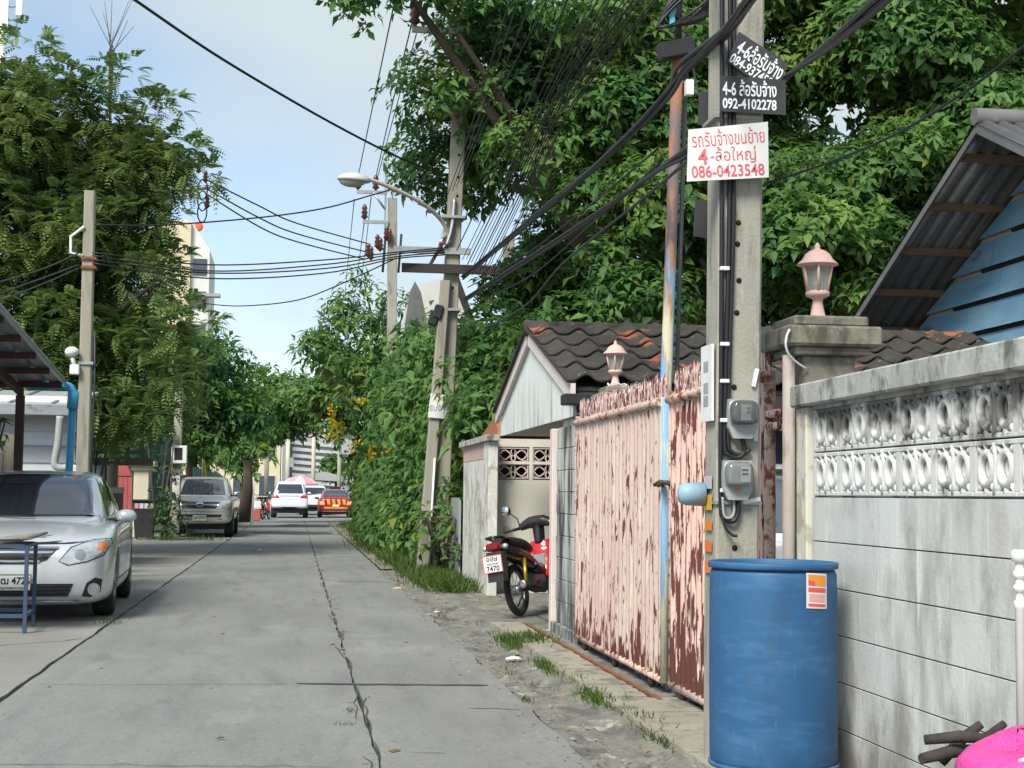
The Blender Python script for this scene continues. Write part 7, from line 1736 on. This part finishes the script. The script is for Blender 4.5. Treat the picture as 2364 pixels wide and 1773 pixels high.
for (x, y, z, h) in ((1.0, 44, 3.75, 1.0), (1.15, 44.2, 3.3, 0.5), (1.5, 40, 2.6, 0.3), (1.75, 36, 2.35, 0.35), (1.95, 33, 3.5, 0.2), (1.9, 31, 2.2, 0.25), (1.6, 38, 3.6, 0.2)):
    n = int(70 * h) + 8
    fl.append(np.stack([x + RNG.normal(size=n) * 0.07, y + RNG.normal(size=n) * 0.06, z - RNG.random(n) * h], axis=1))
P = np.concatenate(fl); V, F = leaves(P, rnd(len(P)), rnd(len(P)), np.full(len(P), 0.10), np.full(len(P), 0.075))
np_obj('blossom', V, F, lf_yellow, t)

def shrub(name, label, base, bb, dens, per, L_, Wr, m_, group, cat='shrub', droop=0.5):
    t = thing(name, label, cat, base, group)
    b = MB()
    for k in range(4): b.tube([(base[0] + 0.05 * k, base[1] + 0.1 * k, 0), (base[0] + 0.25 * math.sin(k * 2), base[1] + 0.3 * math.cos(k * 2), 0.9), (base[0] + 0.4 * math.sin(k * 2 + 0.6), base[1] + 0.5 * math.cos(k), max(q[2] for q in bb))], [0.035, 0.028, 0.01], 5)
    b.build('stem', m_bark, t)
    foliage('foliage', bb, dens, per, L_, Wr, m_, t, droop=droop)
    return t
G_h = 'vine thickets along the right verge'
def hedge(y0, y1, zt, seed, xf=2.55):
    g = np.random.default_rng(seed); out = []
    y = y0
    while y < y1:
        z = 0.45
        while z < zt:
            s_ = g.uniform(0.5, 0.85)
            out.append((xf + 0.25 * g.normal() * 0.5 + 0.10 * z * 0.5, y + g.normal() * 0.2, z + g.normal() * 0.12, s_ * 0.95, s_ * 1.15, s_))
            z += g.uniform(0.5, 0.8)
        y += g.uniform(0.65, 0.95)
    return out
shrub('vine_thicket', 'glossy vine thicket behind the lamp pole', (2.9, 26.5, 0), hedge(24.6, 28.6, 3.7, 51, 2.85), 15, 7, 0.20, 0.48, lf_vine, G_h)
shrub('vine_thicket', 'vine thicket with hanging leaves just past the lamp pole', (2.8, 31, 0), hedge(28.8, 34.0, 3.9, 52, 2.55), 12, 7, 0.22, 0.46, lf_vine, G_h)
shrub('vine_thicket', 'middle vine thicket where the verge narrows', (2.8, 38, 0), hedge(34.2, 42.0, 4.6, 53, 2.6), 9, 7, 0.25, 0.46, lf_vine, G_h)
shrub('vine_thicket', 'farthest vine thicket reaching towards the taxi', (3.1, 50, 0), hedge(42.2, 62.0, 3.6, 54, 3.0), 5.5, 7, 0.30, 0.46, lf_vine, G_h)
shrub('leafy_shrub', 'dark leafy shrub over the corner wall beside the gable', (3.3, 22.3, 0), [(2.95, 22.2, 2.5, 0.6, 0.6, 0.55), (3.5, 21.6, 2.7, 0.7, 0.6, 0.6), (2.6, 22.9, 2.9, 0.5, 0.5, 0.5), (3.2, 22.0, 3.3, 0.7, 0.6, 0.6), (2.55, 22.5, 2.15, 0.35, 0.4, 0.35), (3.9, 21.4, 3.5, 0.7, 0.6, 0.6)], 17, 7, 0.17, 0.44, lf_vine, 'shrubs by the lane')
shrub('leafy_shrub', 'pale weedy shrub at the foot of the doubled post', (2.1, 22.6, 0), [(2.0, 22.9, 0.55, 0.28, 0.3, 0.35), (2.25, 22.4, 0.4, 0.25, 0.3, 0.3), (1.9, 23.1, 0.85, 0.18, 0.2, 0.2), (2.2, 22.7, 0.9, 0.2, 0.2, 0.25)], 22, 5, 0.13, 0.5, lf_shrub, 'shrubs by the lane')
shrub('leafy_shrub', 'creeper covering the white sheet fence', (2.3, 24.0, 0), [(2.3, 23.8, 0.9, 0.2, 0.7, 0.6), (2.35, 24.4, 1.3, 0.25, 0.7, 0.5)], 24, 6, 0.12, 0.5, lf_vine, 'shrubs by the lane')
shrub('leafy_shrub', 'dark bush between the black bin and the pickup', (-3.4, 40.4, 0), [(-3.35, 40.5, 0.75, 0.42, 0.4, 0.4), (-3.2, 40.4, 0.45, 0.35, 0.4, 0.35), (-3.5, 40.6, 1.1, 0.25, 0.25, 0.25), (-3.45, 41.2, 1.7, 0.25, 0.3, 0.5), (-3.55, 41.3, 2.5, 0.35, 0.3, 0.5), (-3.9, 41.8, 2.5, 0.5, 0.4, 0.3)], 16, 7, 0.15, 0.42, lf_dark, 'shrubs by the lane')
shrub('leafy_shrub', 'small leafy plant under the carport at the left edge', (-3.95, 19.9, 0), [(-3.93, 19.9, 2.15, 0.22, 0.2, 0.2), (-3.82, 19.85, 1.9, 0.18, 0.18, 0.2), (-4.1, 19.9, 2.0, 0.25, 0.2, 0.22)], 26, 6, 0.13, 0.45, lf_vine, 'shrubs by the lane')
shrub('leafy_shrub', 'light green shrub reaching over the board fence', (-4.2, 33.2, 0), [(-3.9, 32.6, 2.5, 0.4, 0.4, 0.35), (-3.6, 32.5, 2.25, 0.3, 0.3, 0.3), (-4.3, 32.8, 2.7, 0.5, 0.4, 0.4)], 16, 6, 0.16, 0.4, lf_tree2, 'shrubs by the lane')
for k, (x, y, h, r_, lab) in enumerate(((6.5, 100, 6, 2.6, 'round tree right of the louvred building'), (-5.5, 96, 6.5, 2.6, 'round tree in front of the cream shophouse'), (4.6, 92, 2.0, 1.1, 'low round bush beside the far taxi'), (2.9, 112, 4.6, 1.3, 'slim far tree before the louvred building'), (-2.9, 84, 4.8, 1.4, 'far tree left of the white SUV'))):
    t = tree('far_tree', lab, (x, y, 0), (x, y, h * 0.4), [(x - 0.6, y, h * 0.7), (x + 0.6, y, h * 0.7)], 0.14, 'far trees at the end of the lane')
    foliage('crown', blobs_in((x, y, h * 0.66), (r_ * 0.7, r_ * 0.7, h * 0.24), 16, (r_ * 0.30, r_ * 0.45), 0.3, 60 + k), 7, 6, 0.34, 0.42, lf_tree if k % 2 else lf_vine, t)

# grass: tufts along the verge and in the joints
def grass(name, spots, mtl, label=None):
    Ps, Hs = [], []
    for (x, y, sx, sy, n, h, z) in spots:
        Ps.append(np.stack([x + RNG.normal(size=n) * sx, y + RNG.normal(size=n) * sy, np.full(n, z)], axis=1)); Hs.append(RNG.uniform(0.4, 1.1, n) * h)
    P = np.concatenate(Ps); H_ = np.concatenate(Hs); n = len(P)
    D = unit(np.array([0, 0, 1.0]) + RNG.normal(size=(n, 3)) * np.array([0.45, 0.45, 0.1]))
    V, F = leaves(P, D, rnd(n), H_, H_ * 0.085 + 0.003, 0.1, 0.35)
    o = np_obj(name, V, F, mtl, None)
    return tag(o, label, 'grass', kind='stuff')
sp_ = [(1.5 + 0.7 * (0.5 + 0.5 * math.sin(k * 12.9)), 6.8 + k * 0.27, 0.025, 0.05, 12, 0.045, 0.0) for k in range(44)]
sp_ += [(1.83, 12.7, 0.07, 0.22, 420, 0.11, 0.0), (2.02, 12.9, 0.08, 0.25, 300, 0.10, 0.01), (1.80, 10.9, 0.03, 0.25, 200, 0.08, 0.0), (1.84, 9.2, 0.04, 0.22, 260, 0.09, 0.0), (1.92, 8.3, 0.04, 0.16, 160, 0.08, 0.0), (1.86, 7.7, 0.03, 0.2, 130, 0.07, 0.0), (1.44, 9.4, 0.02, 0.1, 40, 0.05, -0.02), (1.9, 10.1, 0.05, 0.1, 80, 0.06, 0.01)]
for k in range(34):
    y = 19.4 + k * 0.42
    sp_.append((1.98 + 0.06 * math.sin(k), y, 0.15 + 0.05 * math.sin(k * 2), 0.2, 300, 0.22 if y < 24 else 0.26, 0.0))
for k in range(30): sp_.append((1.85 + 0.15 * math.sin(k * 1.3) + (k * 0.01), 33 + k * 0.9, 0.2, 0.5, 120, 0.24, 0.0))
grass('grass', sp_, lf_grass, 'green grass tufts along the right verge')
sp_ = [(0.412, y, 0.008, 0.10, 26, 0.022, -0.015) for y in np.arange(5.0, 9.8, 0.22)] + [(0.412, y, 0.01, 0.2, 16, 0.02, -0.015) for y in np.arange(9.8, 16, 0.7)] + [(0.28, 8.4, 0.04, 0.02, 24, 0.03, 0.0), (0.33, 8.9, 0.02, 0.05, 24, 0.03, 0.0), (-1.72, 14.9, 0.1, 0.15, 60, 0.07, 0.0), (-2.3, 39.8, 0.3, 0.3, 120, 0.2, 0.0), (-3.2, 39.6, 0.4, 0.3, 160, 0.2, 0.0)]
grass('joint_weeds', sp_, lf_grass, 'sparse weeds growing in the joints of the road')
# litter on the verge and road
for k, (x, y, s_, c_, lab) in enumerate(((1.66, 11.6, 0.06, (0.65, 0.65, 0.63), 'crumpled white scrap by the verge grass'), (2.12, 13.35, 0.10, (0.45, 0.43, 0.36), 'pale wooden scrap lying by the gate track'), (-0.75, 33.5, 0.05, (0.7, 0.7, 0.68), 'white scrap on the road joint ahead'), (-0.35, 7.95, 0.02, (0.05, 0.045, 0.04), 'small dark leaf on the road slab'), (1.35, 20.2, 0.06, (0.50, 0.36, 0.15), 'dry brown leaf at the road edge'), (1.5, 16.2, 0.035, (0.6, 0.58, 0.52), 'pale pebble on the broken verge'))):
    MB().add([(x - s_, y - s_ * 0.4, 0.006), (x + s_, y - s_ * 0.5, 0.012), (x + s_ * 0.8, y + s_ * 0.5, 0.010 + 0.2 * s_), (x - s_ * 0.9, y + s_ * 0.4, 0.008 + 0.1 * s_), (x, y, 0.010 + 0.35 * s_)], [(0, 1, 4), (1, 2, 4), (2, 3, 4), (3, 0, 4), (0, 3, 2, 1)]).solo('litter', flat('litter %d' % k, c_, rough=0.7), lab, 'litter', 'litter on the ground')

# gravel and fallen leaves gathered along the road edge
def scatter(name, label, cat, n, fn, size, mtl, flatk):
    P = np.array([fn(k) for k in range(n)]); sz = np.clip(RNG.lognormal(0, 0.45, n), 0.4, 2.4) * size
    a = RNG.random(n) * 6.283; ca, sa = np.cos(a), np.sin(a)
    T = np.array([[-1, -0.6, 0], [1, -0.7, 0], [0.8, 0.9, 0.0], [-0.9, 0.7, 0.0], [0.1, 0.0, 1.0]])
    V = np.zeros((n, 5, 3))
    J = 1 + 0.35 * RNG.normal(size=(n, 5))
    X, Y = T[:, 0] * J, T[:, 1] * J
    V[:, :, 0] = P[:, 0:1] + sz[:, None] * (X * ca[:, None] - Y * sa[:, None])
    V[:, :, 1] = P[:, 1:2] + sz[:, None] * (X * sa[:, None] + Y * ca[:, None])
    V[:, :, 2] = P[:, 2:3] + sz[:, None] * T[:, 2] * flatk
    k = np.arange(n)[:, None] * 5
    F = np.concatenate([k + np.array([f]) for f in ((0, 1, 4), (1, 2, 4), (2, 3, 4), (3, 0, 4))])
    return tag(np_obj(name, V, F, mtl, None), label, cat, kind='stuff')
m_grit = mat('grit', (0.13, 0.125, 0.11), (0.24, 0.23, 0.20), sc=30, rough=0.95, island=0.45)
m_dead = mat('dead leaf', (0.16, 0.10, 0.045), (0.26, 0.19, 0.08), sc=14, rough=0.9, island=0.5)
def at_edge(k):
    x = (1.42 + abs(RNG.normal()) * 0.14) if k % 3 else (1.38 - abs(RNG.normal()) * 0.10)
    y = 6.2 + RNG.random() ** 1.4 * 18
    return (x, y, max(0.0, verge_z(x, y)) if x > 1.4 else 0.001)
scatter('gravel', 'loose grit along the edge of the road', 'gravel', 520, at_edge, 0.008, m_grit, 0.7)
def anywhere(k):
    u = RNG.random()
    y = 6.0 + RNG.random() ** 1.5 * 30
    if u < 0.55:
        x = 1.40 + RNG.random() * 0.9; return (x, y, verge_z(x, y) + 0.004 if y < 25 else 0.02)
    if u < 0.8: return (0.41 + RNG.normal() * 0.12, y, 0.003)
    return (-1.7 + RNG.random() * 3.0, y, 0.003)
scatter('fallen_leaves', 'dry leaves scattered over the road and verge', 'leaves', 260, anywhere, 0.011, m_dead, 0.35)
